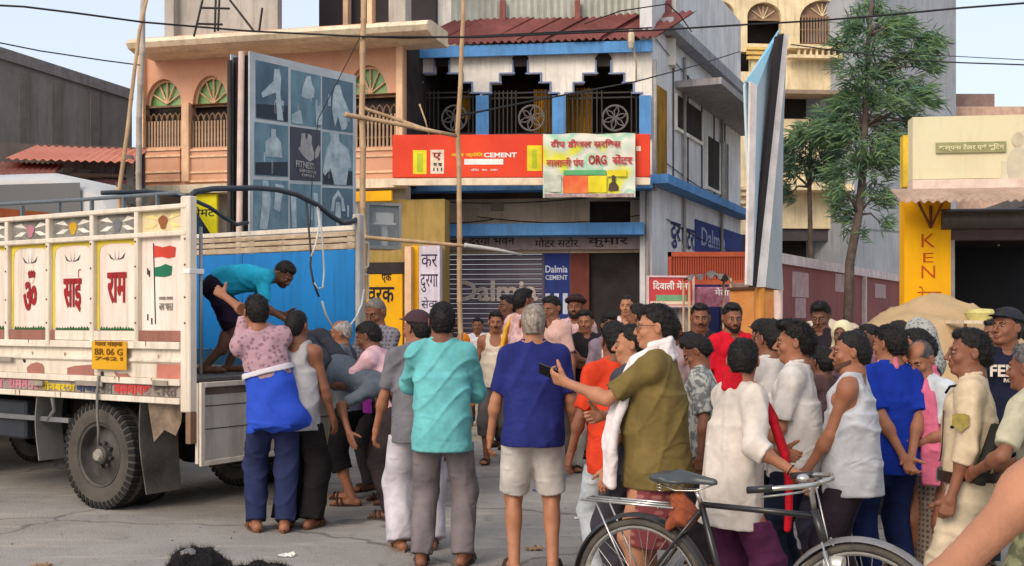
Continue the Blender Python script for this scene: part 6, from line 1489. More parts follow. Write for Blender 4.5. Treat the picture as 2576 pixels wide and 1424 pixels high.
def bp(u, v):      # fraction across, fraction down -> board point in front of the face
    zl0, zl1 = zat(600, 12.2), zat(133, 12.2); zr0, zr1 = zat(590, 13.7), zat(194, 13.7)
    zb_ = zl0 + (zr0 - zl0) * u; zt_ = zl1 + (zr1 - zl1) * u; return L * u, zt_ + (zb_ - zt_) * v
def flat(poly, m, nm, lift, par):
    V = [P(bp(u, v)[0], .153 + lift, bp(u, v)[1]) for u, v in poly]; return mesh_obj(nm, V, [tuple(range(len(V)))], m, par)
figs = {
 'a': [[(.55, .12), (.68, .10), (.72, .25), (.70, .5), (.78, .95), (.62, .95), (.58, .5), (.25, .62), (.22, .55), (.52, .32)]],
 'b': [[(.5, .1), (.62, .08), (.66, .22), (.74, .3), (.7, .45), (.5, .5), (.36, .46), (.4, .3)], [(.1, .8), (.35, .7), (.4, .95), (.1, .95)], [(.75, .6), (.95, .55), (.95, .9), (.78, .92)]],
 'c': [[(.42, .15), (.55, .12), (.62, .3), (.78, .55), (.72, .9), (.60, .95), (.5, .7), (.42, .9), (.34, .6), (.36, .35)]],
 'd': [[(.48, .12), (.60, .12), (.60, .24), (.72, .34), (.76, .62), (.35, .62), (.34, .36), (.48, .26)]],
 'e': [[(.38, .14), (.48, .12), (.50, .22), (.54, .22), (.56, .12), (.66, .16), (.66, .3), (.72, .45), (.84, .3), (.9, .35), (.84, .52), (.6, .62), (.42, .52), (.30, .40), (.36, .36)]],
 'f': [[(.28, .04), (.52, .04), (.54, .18), (.78, .30), (.86, .62), (.78, .66), (.72, .95), (.40, .95), (.30, .66), (.16, .8), (.10, .74), (.2, .3), (.3, .2)]],
 'g': [[(.3, .05), (.42, .05), (.5, .4), (.4, .9), (.22, .9), (.28, .5)], [(.6, .1), (.8, .12), (.7, .6), (.56, .55)]],
 'h': [[(.1, .2), (.24, .2), (.26, .9), (.14, .9)], [(.7, .2), (.82, .2), (.84, .9), (.74, .9)]],
 'i': [[(.3, .55), (.36, .25), (.5, .08), (.64, .25), (.7, .55), (.6, .55), (.58, .3), (.5, .2), (.42, .3), (.4, .55)], [(.44, .35), (.56, .35), (.58, .7), (.42, .7)]]}
cells = [(.05, .335, .04, .355, 0, 'a'), (.36, .64, .05, .36, 1, 'b'), (.655, .965, .05, .365, 0, 'c'), (.04, .335, .375, .665, 1, 'd'), (.35, .64, .375, .68, 2, 'e'), (.655, .965, .38, .70, 3, 'f'), (.03, .335, .685, .975, 3, 'g'), (.35, .64, .70, .97, 1, 'h'), (.655, .965, .715, .97, 0, 'i')]
for (u0, u1, v0, v1, k, key) in cells:
    c = flat([(u0, v0), (u1, v0), (u1, v1), (u0, v1)], ph[k], 'photo_print', .0, root)
    for j, pl in enumerate(figs[key]): pl = [(.5 + (x - .5) * 1.22, min(.98, .5 + (y - .5) * 1.08)) for x, y in pl]; flat([(u0 + (u1 - u0) * x, v0 + (v1 - v0) * y) for x, y in pl], fig2 if key == 'e' else fig, 'printed_figure', .004, c)
    if key in 'adf': flat([(u0 + (u1 - u0) * x, v0 + (v1 - v0) * y) for x, y in ((.02, .75), (.98, .70), (.98, .98), (.02, .98))], fig3, 'printed_floor', .002, c)
    if key == 'e':
        for tx, (x, y, wd, hg) in (('FITNESS', (.47, .70, .60, .12)), ('GYM CENTRE', (.55, .82, .55, .06)), ('OPEN', (.55, .90, .4, .05))):
            s_, z_ = bp(u0 + (u1 - u0) * x, v0 + (v1 - v0) * y); text(tx, Vector(P(s_, .165, z_)), ax, ZZ, (u1 - u0) * L * wd, (v1 - v0) * 2.1 * hg, fig2, c, bold=.02)
    else:
        for j in range(3):      # bright props: bars, lamps, mirrors
            x = rnd.uniform(.08, .85); y = rnd.uniform(.3, .7); wd = rnd.uniform(.03, .09); hg = rnd.uniform(.12, .3)
            flat([(u0 + (u1 - u0) * a_, v0 + (v1 - v0) * b_) for a_, b_ in ((x, y), (x + wd, y + .02), (x + wd, y + hg), (x, y + hg))], fig if j else fig2, 'printed_shape', .002, c)
# the frame's near post stands out a little to the left
mb = MB(); mb.tube([P(-.10, .05, 0), P(-.02, .05, zat(133, 12.2))], .035, 8); mb.build('frame_post', mat('pinkish_white_post', (206, 180, 168), .6, dirt=.3), root, True)
mb = MB(); mb.tube([P(-.05, -.10, .0), P(-.03, -.12, zat(150, 12.2))], .03, 8); mb.build('frame_post', iron, root, True)
settle(root)
# right board, seen nearly edge-on: pale front cloth, black core, white back
rA, rB = W(1912, HV, 11.4), W(1962, HV, 12.9); rA.z = rB.z = 0
root = empty('street_board', (rA + rB) / 2, 0, 'tall narrow tilted board with pale blue face and black edge seen from its side', 'billboard')
ax = (rB - rA).normalized(); nn = Vector((ax.y, -ax.x, 0))
def quadbox(nm, c8, m): 
    o = mesh_obj(nm, [tuple(p) for p in c8], [(0, 1, 2, 3), (7, 6, 5, 4), (0, 4, 5, 1), (1, 5, 6, 2), (2, 6, 7, 3), (3, 7, 4, 0)], m, root); return o
def wpt(u, v, D): return W(u, v, D)
def sheetbox(nm, pts, thick, m):
    """a real slab from four (u, v, D) corners, given thickness away from the camera's side"""
    p = [wpt(*q_) for q_ in pts]; n_ = (p[1] - p[0]).cross(p[3] - p[0]).normalized(); 
    if n_.y < 0: n_ = -n_
    quadbox(nm, p + [q_ + n_ * thick for q_ in p], m)
pbl = mat('board_pale_blue', (160, 192, 206), .6, scale=.7, rgb2=(196, 204, 206), dirt=.1); wht = mat('board_white_edge', (214, 206, 202), .6, dirt=.2)
sheetbox('face', [(1893, 719, 11.2), (1901, 719, 11.35), (1958, 90, 12.0), (1874, 214, 11.2)], .02, pbl)
sheetbox('cloth_edge', [(1879, 716, 11.15), (1893, 719, 11.2), (1905, 215, 11.25), (1889, 205, 11.2)], .03, mat('board_cloth_pink', (222, 212, 208), .7, dirt=.2))
sheetbox('black_edge', [(1893, 722, 11.2), (1903, 722, 11.3), (1972, 84, 11.9), (1957, 92, 11.7)], .04, mat('board_core_black', (38, 30, 32), .8))
sheetbox('white_edge', [(1903, 722, 11.3), (1926, 722, 11.36), (1984, 84, 11.95), (1972, 86, 11.9)], .04, wht)
sheetbox('back_cloth', [(1926, 722, 11.4), (1971, 731, 12.6), (1962, 560, 12.5), (1978, 150, 12.2)], .02, mat('board_back_cloth', (172, 180, 186), .7, scale=1, rgb2=(150, 166, 172)))
sheetbox('top_corner', [(1876, 205, 11.2), (1905, 220, 11.3), (1950, 100, 11.8), (1962, 72, 12.0)], .02, mat('board_blue', (104, 176, 208), .6, scale=.8, rgb2=(160, 194, 206)))
mb = MB(); mb.tube([tuple(wpt(1912, 724, 11.4)), tuple(Vector((wpt(1912, 724, 11.4).x, 11.4, 0)))], .05, 8); mb.build('leg', mat('orange_post', (206, 138, 60), .8, dirt=.3), root, True)
mb = MB(); mb.tube([tuple(wpt(1958, 730, 12.4)), tuple(Vector((wpt(1958, 730, 12.4).x, 12.4, 0)))], .05, 8); mb.build('leg', mat('pinkish_white_post', (206, 180, 168), .6), root, True)
settle(root)
# orange covered box at its foot
root = empty('cloth_covered_stall', W(1924, HV, 13).xy.to_3d(), 0, 'orange yellow cloth covered stall box at the foot of the tall tilted board', 'stall')
f = Facade(1896, 13, 1956, 13.2); f.part('side_cloth', 1896, 729, 1956, 1000, -.4, 0, mat('orange_cloth', (206, 152, 84), .9, scale=2, rgb2=(196, 118, 66), bump=.4), root); f.part('top_cloth', 1894, 722, 1958, 729, -.42, .02, mat('dark_brown_cloth', (84, 56, 40), .9), root); settle(root)
# ================================================================ banner and clutter below the gate
f = Facade(1632, 18.5, 1893, 18.8)
board('campaign_banner', f, 1632, 698, 1742, 768, 0, .04, mat('banner_red', (206, 78, 76), .7, scale=2, rgb2=(190, 60, 70)), 'small red banner with white lettering and a green stripe on a pale board', 'banner',
      [('दिवाली मेला', 1642, 706, 1736, 730, wp, .02), (None, 1650, 742, 1728, 757, mat('stripe_green', (120, 170, 130), .7)), (None, 1636, 758, 1738, 766, mat('cream_print', (232, 214, 190), .6))], mat('banner_pale_edge', (222, 190, 190), .7))
board('stall_banner', f, 1748, 722, 1836, 772, -.05, 0, mat('magenta_flowers', (160, 70, 92), .8, scale=16, rgb2=(190, 140, 160)), 'magenta flowered banner hanging beside the red campaign banner', 'banner', [('मेला', 1798, 724, 1834, 744, wp, .02)])
board('tin_stall_wall', f, 1838, 712, 1893, 830, -.2, -.1, mat('brown_tin_wall', (150, 122, 112), .9, scale=4, dirt=.5), 'brownish patched tin sheet beside the magenta banner', 'sheet')
board('pale_stall_counter', f, 1640, 775, 1760, 1000, -.4, -.1, mat('stall_grey', (172, 162, 160), .9, scale=3, rgb2=(96, 86, 88), stretch=(5, 1, 1)), 'pale slatted stall counter under the red campaign banner', 'counter')
root = empty('tarpaulin_canopy', W(1778, HV, 18).xy.to_3d(), 0, 'sagging black and grey tarpaulin canopy above the magenta banner', 'tarpaulin')
mb = MB(tuple(W(1778, 706, 18))); P_ = []; nx_, ny_ = 22, 8
for i in range(nx_ + 1):
    for j in range(ny_ + 1):
        x = -.36 + .72 * i / nx_; y = -.35 + .7 * j / ny_; P_.append((x, y, .13 * math.cos(x * 3.9) * (1 - .5 * abs(y)) + .025 * math.sin(13 * x + 3 * y) + .02 * math.sin(21 * x - 7 * y) - .05 * (j == 0) * (1 + math.sin(i * 1.3))))
mb.poly(P_, [(i * (ny_ + 1) + j, (i + 1) * (ny_ + 1) + j, (i + 1) * (ny_ + 1) + j + 1, i * (ny_ + 1) + j + 1) for i in range(nx_) for j in range(ny_)]); mb.build('cloth', mat('tarp_black', (58, 52, 52), .8, scale=3, rgb2=(120, 112, 108), bump=.4, bscale=12), root, True)
for x in (-.33, .33):
    for y in (-.3, .3): q0 = W(1778, 706, 18); mb = MB(); mb.tube([(q0.x + x, q0.y + y, 0), (q0.x + x, q0.y + y, q0.z + .03)], .02, 6); mb.build('post', wood, root, True)
settle(root)
# ================================================================ bamboo poles and horizontal lashed bars
def pole(name, pts, r0, r1, label, cat='bamboo pole', m=wood):
    n = len(pts); P_ = []; RR = []
    for i in range(n - 1):
        a_, b_ = Vector(pts[i]), Vector(pts[i + 1]); k = max(1, int((b_ - a_).length / .32))
        for j in range(k):
            t = j / k; p = a_.lerp(b_, t); g = (i + t) / (n - 1); r = r0 + (r1 - r0) * g
            j_ = Vector((rnd.uniform(-.008, .008), rnd.uniform(-.008, .008), 0))
            P_ += [p + j_, p + j_ + (b_ - a_).normalized() * .015, p + j_ + (b_ - a_).normalized() * .03]; RR += [r, r * 1.16, r]
    P_.append(Vector(pts[-1])); RR.append(r1)
    o = MB().tube([tuple(p) for p in P_], RR, 8).build(name, m, None, True); return tagit(o, label, cat, None)
def G(u, v, D): p = W(u, v, D); return (p.x, p.y, max(p.z, 0.))
pole('bamboo_pole', [G(918, 1180, 12.0), G(914, 600, 12.0), G(911, 300, 12.0), G(915, -30, 12.1)], .034, .030, 'upright bamboo pole beside the far rear corner of the truck')
pole('bamboo_pole', [G(1158, 1200, 12.3), G(1157, 600, 12.3), G(1152, 330, 12.3), G(1163, 120, 12.3), G(1166, -40, 12.3)], .030, .022, 'thin upright bamboo pole in front of the blue building')
pole('bamboo_pole', [G(296, 1200, 12.8), G(302, 480, 12.8), G(330, 250, 12.9), G(352, 80, 13.0), G(374, -20, 13.0)], .030, .018, 'crooked leaning bamboo pole left of the peach building')
pole('bamboo_pole', [G(348, 1200, 13.4), G(351, 300, 13.4), G(362, -30, 13.4)], .038, .034, 'straight grey pole left of the peach building', 'utility pole', mat('pole_grey_tan', (176, 164, 152), .8, scale=5, dirt=.3))
pole('bamboo_bar', [G(868, 288, 11.9), G(1000, 312, 12.1), G(1150, 342, 12.3)], .026, .022, 'upper bamboo bar lashed across the two upright poles')
pole('bamboo_bar', [G(905, 270, 12.3), G(1000, 300, 12.3), G(1060, 322, 12.25), G(1110, 335, 12.2)], .020, .020, 'second bamboo bar crossing just above the upper bar')
pole('bamboo_bar', [G(918, 597, 11.9), G(1130, 615, 12.15), G(1185, 620, 12.2)], .022, .018, 'lower bamboo bar lashed to both upright poles')
pole('bamboo_bar', [G(1170, 617, 12.1), G(1250, 628, 12.2), G(1312, 641, 12.3)], .024, .014, 'short grey stick end beyond the lower bamboo bar', m=mat('grey_stick', (186, 180, 176), .8))
pole('bamboo_bar', [G(908, 600, 11.8), G(908, 775, 11.8)], .03, .03, 'short peeled post beside the truck rear corner')
pole('bamboo_bar', [G(1055, 262, 12.4), G(1068, 300, 12.4), G(1080, 342, 12.4)], .010, .006, 'thin twig hanging from the upper bamboo bar')
# ================================================================ overhead wires
wm = mat('wire_black', (34, 32, 34), .7)
def wire(pts, r, label, m=wm):
    P_ = []
    for (a_, b_) in zip(pts[:-1], pts[1:]):
        a_ = W(*a_); b_ = W(*b_)
        for j in range(6): P_.append(tuple(a_.lerp(b_, j / 6)))
    P_.append(tuple(W(*pts[-1]))); o = MB().tube(P_, r, 5).build('overhead_wire', m, None, True); tagit(o, label, 'wire')
wire([(-40, 12, 11), (60, 17, 11), (190, 33, 11.2), (360, 56, 11.6), (620, 78, 12), (905, 92, 12), (1200, 94, 12), (1480, 82, 12), (1650, 76, 12), (1880, 62, 12), (2060, 52, 12), (2230, 38, 11.5), (2420, 20, 11), (2620, 5, 10.5)], .011, 'thick overhead wire running across the whole street')
wire([(905, 92, 12), (1020, 96, 12.2), (1180, 92, 12.5), (1380, 82, 12.6), (1640, 70, 12.8)], .010, 'second overhead wire just beside the thick one over the tiled roof')
wire([(-40, 100, 12), (100, 128, 12.4), (260, 152, 12.8), (352, 164, 13.2)], .008, 'thin overhead wire ending at the pole left of the peach building')
wire([(1150, 292, 12.3), (1360, 250, 14), (1600, 205, 18), (1750, 165, 22), (1860, 130, 27)], .012, 'thin wire rising from the bamboo pole past the blue building')
wire([(1990, 112, 20), (2120, 130, 20), (2300, 152, 19), (2420, 158, 18), (2600, 164, 17)], .012, 'thin wire passing through the conifer to the right')
wire([(2180, 128, 20), (2330, 138, 20), (2600, 152, 19)], .008, 'faint upper wire right of the conifer')
wire([(1470, 60, 20), (1560, 28, 20), (1680, 10, 20.5), (1712, 40, 20.8), (1740, 80, 21.5)], .012, 'slack cable over the tin storey of the blue building')
wire([(780, 570, 10), (784, 470, 10.6), (800, 300, 11.5), (905, 95, 12)], .005, 'thin dark cord rising from the truck to the bamboo pole')
# iron frame on the upper storey of the peach building
root = empty('iron_roof_frame', W(560, 100, 20.5), 0, 'thin black iron frame standing on the grey upper storey', 'frame')
for pts in (((488, 92), (510, 0)), ((640, 80), (578, 0)), ((540, 80), (543, -20)), ((497, 60), (560, 62)), ((508, 20), (578, 22)), ((548, 78), (552, -10)), ((652, 80), (660, 20))):
    mb = MB(); mb.tube([tuple(W(u, v, 20.4)) for u, v in pts], .022, 5); mb.build('rod', iron, root)
settle(root)
# ================================================================ conifer and small tree
def tree(label, trunkpts, r0, r1, clumps, leafm, kind, seed, D, dn=150):
    root = empty('tree', (trunkpts[0][0], trunkpts[0][1], 0), 0, label, 'tree'); r_ = np.random.RandomState(seed)
    bark = mat('bark_grey_brown', (104, 92, 84), .95, scale=6, rgb2=(74, 64, 58), bump=.6, bscale=20)
    mb = MB(); n = len(trunkpts); mb.tube(trunkpts, [r0 + (r1 - r0) * i / (n - 1) for i in range(n)], 9); mb.build('trunk', bark, root, True)
    V = []; F = []; mi = []; bl_ = MB()
    tp = [Vector(p) for p in trunkpts]
    for (c, rad, zr_) in clumps:
        c = Vector(c); j = min(range(len(tp)), key=lambda i: abs(tp[i].z - (c.z - .35))); s_ = tp[j]
        bl_.tube([tuple(s_), tuple(s_.lerp(c, .55) + Vector((0, 0, .12))), tuple(c)], [.035, .022, .008], 5)
        nl = int(dn * (rad / .5) ** 1.6)
        nsub = max(4, int(nl / 16))
        subs = r_.randn(nsub, 3) * .45; subs /= np.maximum(1, np.linalg.norm(subs, axis=1))[:, None]
        for sb_ in subs:
            sc = np.array(c) + sb_ * np.array((rad, rad, zr_)); outw = _n(sc - np.array((s_.x, s_.y, sc[2] - .1)))
            for q_ in range(16):
                d = _n(outw * 1.0 + r_.randn(3) * .45 + np.array((0, 0, -.25 if kind == 'pine' else -.7))); ln = (.26 if kind == 'pine' else .16) * r_.uniform(.6, 1.3) * (D / 22); wd = (.014 if kind == 'pine' else .05) * (D / 22)
                o = sc + r_.randn(3) * .07; sd = _n(np.cross(d, r_.randn(3))) * wd; b = len(V); e_ = o + d * ln
                V += [tuple(o - sd * .4), tuple(o + sd * .4), tuple(o + d * ln * .5 + sd), tuple(e_ + np.array((0, 0, -.02))), tuple(o + d * ln * .5 - sd)]; F.append((b, b + 1, b + 2, b + 3, b + 4)); mi.append(int(r_.rand() < .4))
    cr = mesh_obj('crown', V, F, leafm, root, False, mi); cr['kind'] = 'stuff'
    bl_.build('branches', bark, root, True)['kind'] = 'stuff'
    settle(root)
    return root
lf = [mat('leaf_green', (118, 144, 98), .8, scale=1.3, rgb2=(88, 118, 76), spec=.2), mat('leaf_bluish_green', (96, 128, 108), .8, scale=1.3, rgb2=(74, 104, 88), spec=.2)]
D_ = 24.
cl = []
for (u, v, ru, rv) in ((2195, 20, 34, 18), (2235, 50, 46, 26), (2150, 70, 40, 32), (2255, 80, 46, 26), (2320, 96, 34, 14), (2140, 118, 38, 34), (2205, 112, 44, 34), (2290, 140, 46, 24), (2150, 170, 42, 36), (2218, 165, 40, 32), (2328, 104, 26, 14), (2335, 168, 22, 14), (2170, 214, 48, 30), (2250, 210, 48, 30),
                       (2300, 246, 38, 26), (2140, 255, 48, 26), (2210, 262, 48, 28), (2265, 300, 40, 26), (2120, 300, 52, 26), (2185, 312, 46, 28), (2320, 310, 24, 26), (2060, 335, 58, 22), (2130, 345, 50, 26), (2230, 350, 50, 26), (2285, 360, 32, 30), (2180, 385, 44, 30), (2240, 395, 34, 24), (2300, 400, 22, 30), (2160, 430, 32, 28), (2190, 470, 26, 22), (2205, 418, 30, 26), (2140, 500, 34, 14), (2210, 500, 30, 12), (2215, 560, 16, 8), (2120, 430, 34, 24), (2110, 470, 26, 22), (2135, 540, 30, 16), (2150, 585, 22, 12), (2350, 110, 22, 12), (2340, 255, 20, 16)):
    s_ = D_ / FPX; dd = rnd.uniform(-.5, .5); p = W(u, v, D_ + dd); cl.append(((p.x, p.y, p.z), ru * s_ * 1.25, rv * s_ * 1.15))
tree('tall feathery conifer with pale trunk in front of the grey building', [tuple(W(2128, 990, D_)), tuple(W(2138, 660, D_)), tuple(W(2160, 540, D_)), tuple(W(2172, 420, D_)), tuple(W(2176, 320, D_)), tuple(W(2180, 200, D_)), tuple(W(2186, 90, D_)), tuple(W(2196, -30, D_))], .11, .04, cl, lf, 'pine', 5, D_, 360)
cl = []; D2 = 26.
for (u, v, ru, rv) in ((1995, 370, 40, 30), (2050, 372, 48, 34), (2085, 400, 40, 34), (2015, 420, 46, 30), (1975, 440, 28, 46), (2062, 438, 34, 28), (1985, 490, 22, 34), (2030, 340, 34, 22)):
    s_ = D2 / FPX; p = W(u, v, D2 + rnd.uniform(-.5, .5)); cl.append(((p.x, p.y, p.z), ru * s_, rv * s_))
lf2 = [mat('leaf_dark_green', (100, 126, 104), .8, scale=1.3, rgb2=(76, 100, 84), spec=.2), mat('leaf_bluish_green', (52, 86, 70), .8)]
tree('small dark leafy tree with a thin straight trunk left of the conifer', [tuple(W(2040, 1010, D2)), tuple(W(2040, 640, D2)), tuple(W(2036, 470, D2)), tuple(W(2040, 380, D2))], .07, .04, cl, lf2, 'pine', 9, D2, 480)
# ================================================================ sand heaps
def heap(label, cx, cy, rx, ry, hz, m, seed, prof=1.5, name='sand_heap'):
    n = 56; V = []; F = []; r_ = np.random.RandomState(seed); a = r_.rand(8) * 6
    for i in range(n + 1):
        for j in range(n + 1):
            x = -1 + 2 * i / n; y = -1 + 2 * j / n; d = math.sqrt(x * x + y * y); h = max(0, 1 - d) ** .9 if d < 1 else 0
            h = (1 - math.exp(-2.0 * h)) / (1 - math.exp(-2.0)); nz = .07 * math.sin(5 * x + a[0] + 2 * y) * math.sin(4 * y + a[1]) + .02 * math.sin(19 * x + a[2]) * math.sin(17 * y + a[3]) + .012 * r_.randn() * .5
            V.append((cx + x * rx, cy + y * ry, max(-.03, hz * h * (1 + nz) + nz * .12 * (h > .03)) - (.02 if h <= 0 else 0)))
    for i in range(n):
        for j in range(n): k = i * (n + 1) + j; F.append((k, k + n + 1, k + n + 2, k + 1))
    o = mesh_obj(name, V, F, m, None, True); return tagit(o, label, 'heap')
sand = mat('river_sand', (190, 162, 122), .95, scale=1.2, rgb2=(168, 140, 104), bump=.5, bscale=18)
p = W(2315, HV, 13.2); heap('big heap of tan sand in front of the yellow shop', p.x, 13.2, 2.0, 1.9, 1.84, sand, 3)
p = W(2040, HV, 15.6); heap('low pale heap of sand beside the orange covered stall', p.x, 15.6, 1.7, 1.3, 1.66, mat('pale_sand', (206, 190, 170), .95, scale=1.2, rgb2=(186, 168, 146), bump=.5, bscale=18), 6)
# table with a yellow basket in front of the dark shop
root = empty('shop_table', W(2470, HV, 11.8).xy.to_3d(), 0, 'pale table with a yellow basket in front of the dark shop opening', 'table')
f = Facade(2425, 11.8, 2530, 11.8); f.part('table_top', 2425, 806, 2530, 814, -.5, 0, cream, root)
for u in (2428, 2524): f.part('leg', u, 814, u + 5, 1170, -.3, -.26, wood, root)
settle(root)
f.A = f.A + f.nn * -.25
mb = MB(); mb.lathe(tuple(W(2466, 806, 12.05)), (0, 0, 1), [(.002, .13), (.06, .16), (.08, .17), (.08, .15), (.12, .13), (.13, .001)], 18)
tagit(mb.build('basket', mat('basket_yellow', (196, 186, 120), .8, bump=.4), None, 'auto'), 'small yellow basket on the pale shop table', 'basket')
# black bundle on the road in the foreground
root = empty('cloth_bundle', W(600, HV, 6.3).xy.to_3d(), 0, 'crumpled black cloth bundle lying on the road at the bottom', 'bundle')
v_ = Vol((-.62, -.25, -.02), (.55, .25, .42), .012); c0 = W(600, HV, 6.3)
for (x, y, z, a_, b_, c_) in ((-.26, 0, .12, .15, .16, .17), (-.15, -.02, .10, .12, .14, .16), (-.35, .0, .06, .14, .15, .10), (.0, .0, .06, .22, .16, .12), (.18, 0, .07, .18, .14, .12), (.28, 0, .03, .2, .12, .07), (.10, .02, .13, .05, .05, .08)): v_.add(('e', (x, y, z), (a_, b_, c_), I3, .05))
X, Y, Z = v_.pts((slice(None),) * 3); v_.D = v_.D + folds(v_, .014, 3, 1, 1.6) + (.005 * np.sin(70 * X + 30 * Y) * np.sin(60 * Z + 20 * Y)).astype(np.float32)
Vv, Fv = v_.mesh(); o = fast_mesh('black_cloth', Vv, Fv, mat('black_wool', (22, 21, 22), .95, scale=12, bump=.8, bscale=60), root)
r_ = np.random.RandomState(4); HVv = []; HF = []
sel = Vv[r_.randint(0, len(Vv), 5200)]
for p_ in sel:
    d = _n(r_.randn(3) + np.array((0, 0, .6)) + p_ * 2) * r_.uniform(.015, .05); s_ = _n(np.cross(d, r_.randn(3))) * .0012; b = len(HVv); HVv += [tuple(p_ - s_), tuple(p_ + s_), tuple(p_ + d)]; HF.append((b, b + 1, b + 2))
mesh_obj('loose_threads', HVv, HF, mat('thread_black', (20, 19, 20), .9), root)['kind'] = 'stuff'
for x, z in ((-.27, .26), (-.17, .22)): mb = MB(); mb.ellipsoid((x, -.05, z), (.055, .05, .035), 12); mb.build('grey_lining', mat('grey_lining', (116, 112, 112), .7, bump=.5, bscale=40), root, True)
# ================================================================ bicycle
Rw = Vector((.592, 5.10, 0)); Fw = Vector((1.475, 4.50, 0)); bx = (Fw - Rw).normalized(); by = Vector((-bx.y, bx.x, 0)); RWH = .352; WB = (Fw - Rw).length
bike = empty('bicycle', Rw, 0, 'old black roadster bicycle with carrier held by man in white shirt', 'bicycle')
def BM(): return MB(Rw, (bx, by, ZZ))
blk = mat('bike_black_enamel', (26, 25, 26), .3, scale=8, spec=.6, dirt=.12, rgb2=(40, 37, 36)); chrome = mat('bike_chrome', (196, 192, 186), .25, metal=.85, scale=10, dirt=.25); rub = mat('bike_tyre', (92, 86, 78), .9, scale=10, rgb2=(66, 62, 58), bump=.3, bscale=60)
def ring(c, r, rr, n=56): return [(c[0] + r * math.cos(t), c[1], c[2] + r * math.sin(t)) for t in [2 * math.pi * i / n for i in range(n)]]
def bwheel(x, hubw):
    c = (x, 0, RWH); q = BM(); q.tube(ring(c, RWH - .019, 0), .019, 10, closed=True); ty = q.build('wheel', rub, bike, True)
    q = BM(); prof = [(-.016, RWH - .036), (-.016, RWH - .046), (0, RWH - .056), (.016, RWH - .046), (.016, RWH - .036)]; q.lathe(c, (0, 1, 0), prof, 56); q.build('rim', chrome, ty, 'auto')
    q = BM(); q.lathe(c, (0, 1, 0), [(-.05, .012), (-.045, .03), (-.035, .03), (-.03, .017), (.03, .017), (.035, .03), (.045, .03), (.05, .012)], 16); q.build('hub', chrome, ty, 'auto')
    nsp = 36
    for i in range(nsp):
        a = 2 * math.pi * i / nsp + .05; sg = 1 if i % 2 else -1; off = (.45 if (i // 2) % 2 else -.45)
        q = BM(); q.tube([(x + .028 * math.cos(a + off * 3), sg * .038, RWH + .028 * math.sin(a + off * 3)), (x + (RWH - .05) * math.cos(a), 0, RWH + (RWH - .05) * math.sin(a))], .0014, 4, cap=False); q.build('spoke', chrome, ty)
    return ty
bwheel(0, .06); bwheel(WB, .05)
def bt(name, pts, r, m=blk, n=9): q = BM(); q.tube(pts, r, n); return q.build(name, m, bike, True)
BB = (.46, 0, .29); ST = (.315, 0, .80); HT = (.86, 0, .80); HB = (.905, 0, .66)
bt('top_tube', [ST, HT], .014); bt('down_tube', [BB, HB], .015); bt('seat_tube', [BB, ST], .015); bt('head_tube', [(.852, 0, .825), (.910, 0, .645)], .018)
for s_ in (1, -1):
    bt('chain_stay', [(0, s_ * .055, RWH), (.40, s_ * .035, .295)], .009); bt('seat_stay', [(0, s_ * .055, RWH), (.20, s_ * .045, .62), (.315, s_ * .02, .775)], .009)
    bt('fork_blade', [(.912, s_ * .045, .66), (.95, s_ * .055, .55), (WB - .04, s_ * .055, .43), (WB, s_ * .055, RWH)], [.012, .012, .010, .009], chrome)
    bt('fork_rod', [(.905, s_ * .06, .70), (.97, s_ * .07, .50), (WB - .01, s_ * .07, .40)], .005, chrome)
bt('seat_post', [(.315, 0, .80), (.285, 0, .87)], .011, chrome)
# saddle
v_ = Vol((.05, -.13, .82), (.42, .13, .98), .006)
for p_ in (('e', (.19, 0, .905), (.10, .098, .026), I3, .03), ('c', (.20, 0, .905), (.375, 0, .905), .05, .020, 0, .03), ('e', (.13, .05, .915), (.06, .045, .024), I3, .02), ('e', (.13, -.05, .915), (.06, .045, .024), I3, .02)): v_.add(p_)
v_.plane((0, 0, .895), (0, 0, -1)); Vv, Fv = v_.mesh(); Vw = [tuple(Rw + bx * float(a_) + by * float(b_) + ZZ * float(c_)) for a_, b_, c_ in Vv]
fast_mesh('saddle', np.array(Vw), Fv, mat('saddle_grey_black', (62, 66, 68), .35, scale=9, spec=.5, dirt=.15), bike)
for s_ in (1, -1): bt('saddle_rail', [(.37, s_ * .01, .893), (.30, s_ * .03, .865), (.20, s_ * .045, .86), (.13, s_ * .05, .885)], .004, chrome); q = BM(); q.tube([(.13 + .014 * math.cos(t * 1.), s_ * .055 + .014 * math.sin(t), .895 - t * .0022) for t in [k * .7 for k in range(30)]], .003, 5); q.build('saddle_spring', chrome, bike, True)
# mudguards
def guard(x, a0, a1, m, nm, r=RWH + .022, w_=.032):
    q = BM(); P_ = []; n = 30
    for i in range(n + 1):
        a = a0 + (a1 - a0) * i / n
        for (y, dr) in ((-w_, -.014), (-w_ * .6, 0), (0, .006), (w_ * .6, 0), (w_, -.014)): P_.append((x + (r + dr) * math.cos(a), y, RWH + (r + dr) * math.sin(a)))
    q.poly(P_, [(5 * i + j, 5 * i + j + 1, 5 * i + j + 6, 5 * i + j + 5) for i in range(n) for j in range(4)]); return q.build(nm, m, bike, True)
guard(0, R(20), R(215), blk, 'rear_mudguard'); guard(WB, R(35), R(185), mat('mudguard_steel', (150, 146, 142), .3, metal=.7, scale=8, dirt=.3), 'front_mudguard')
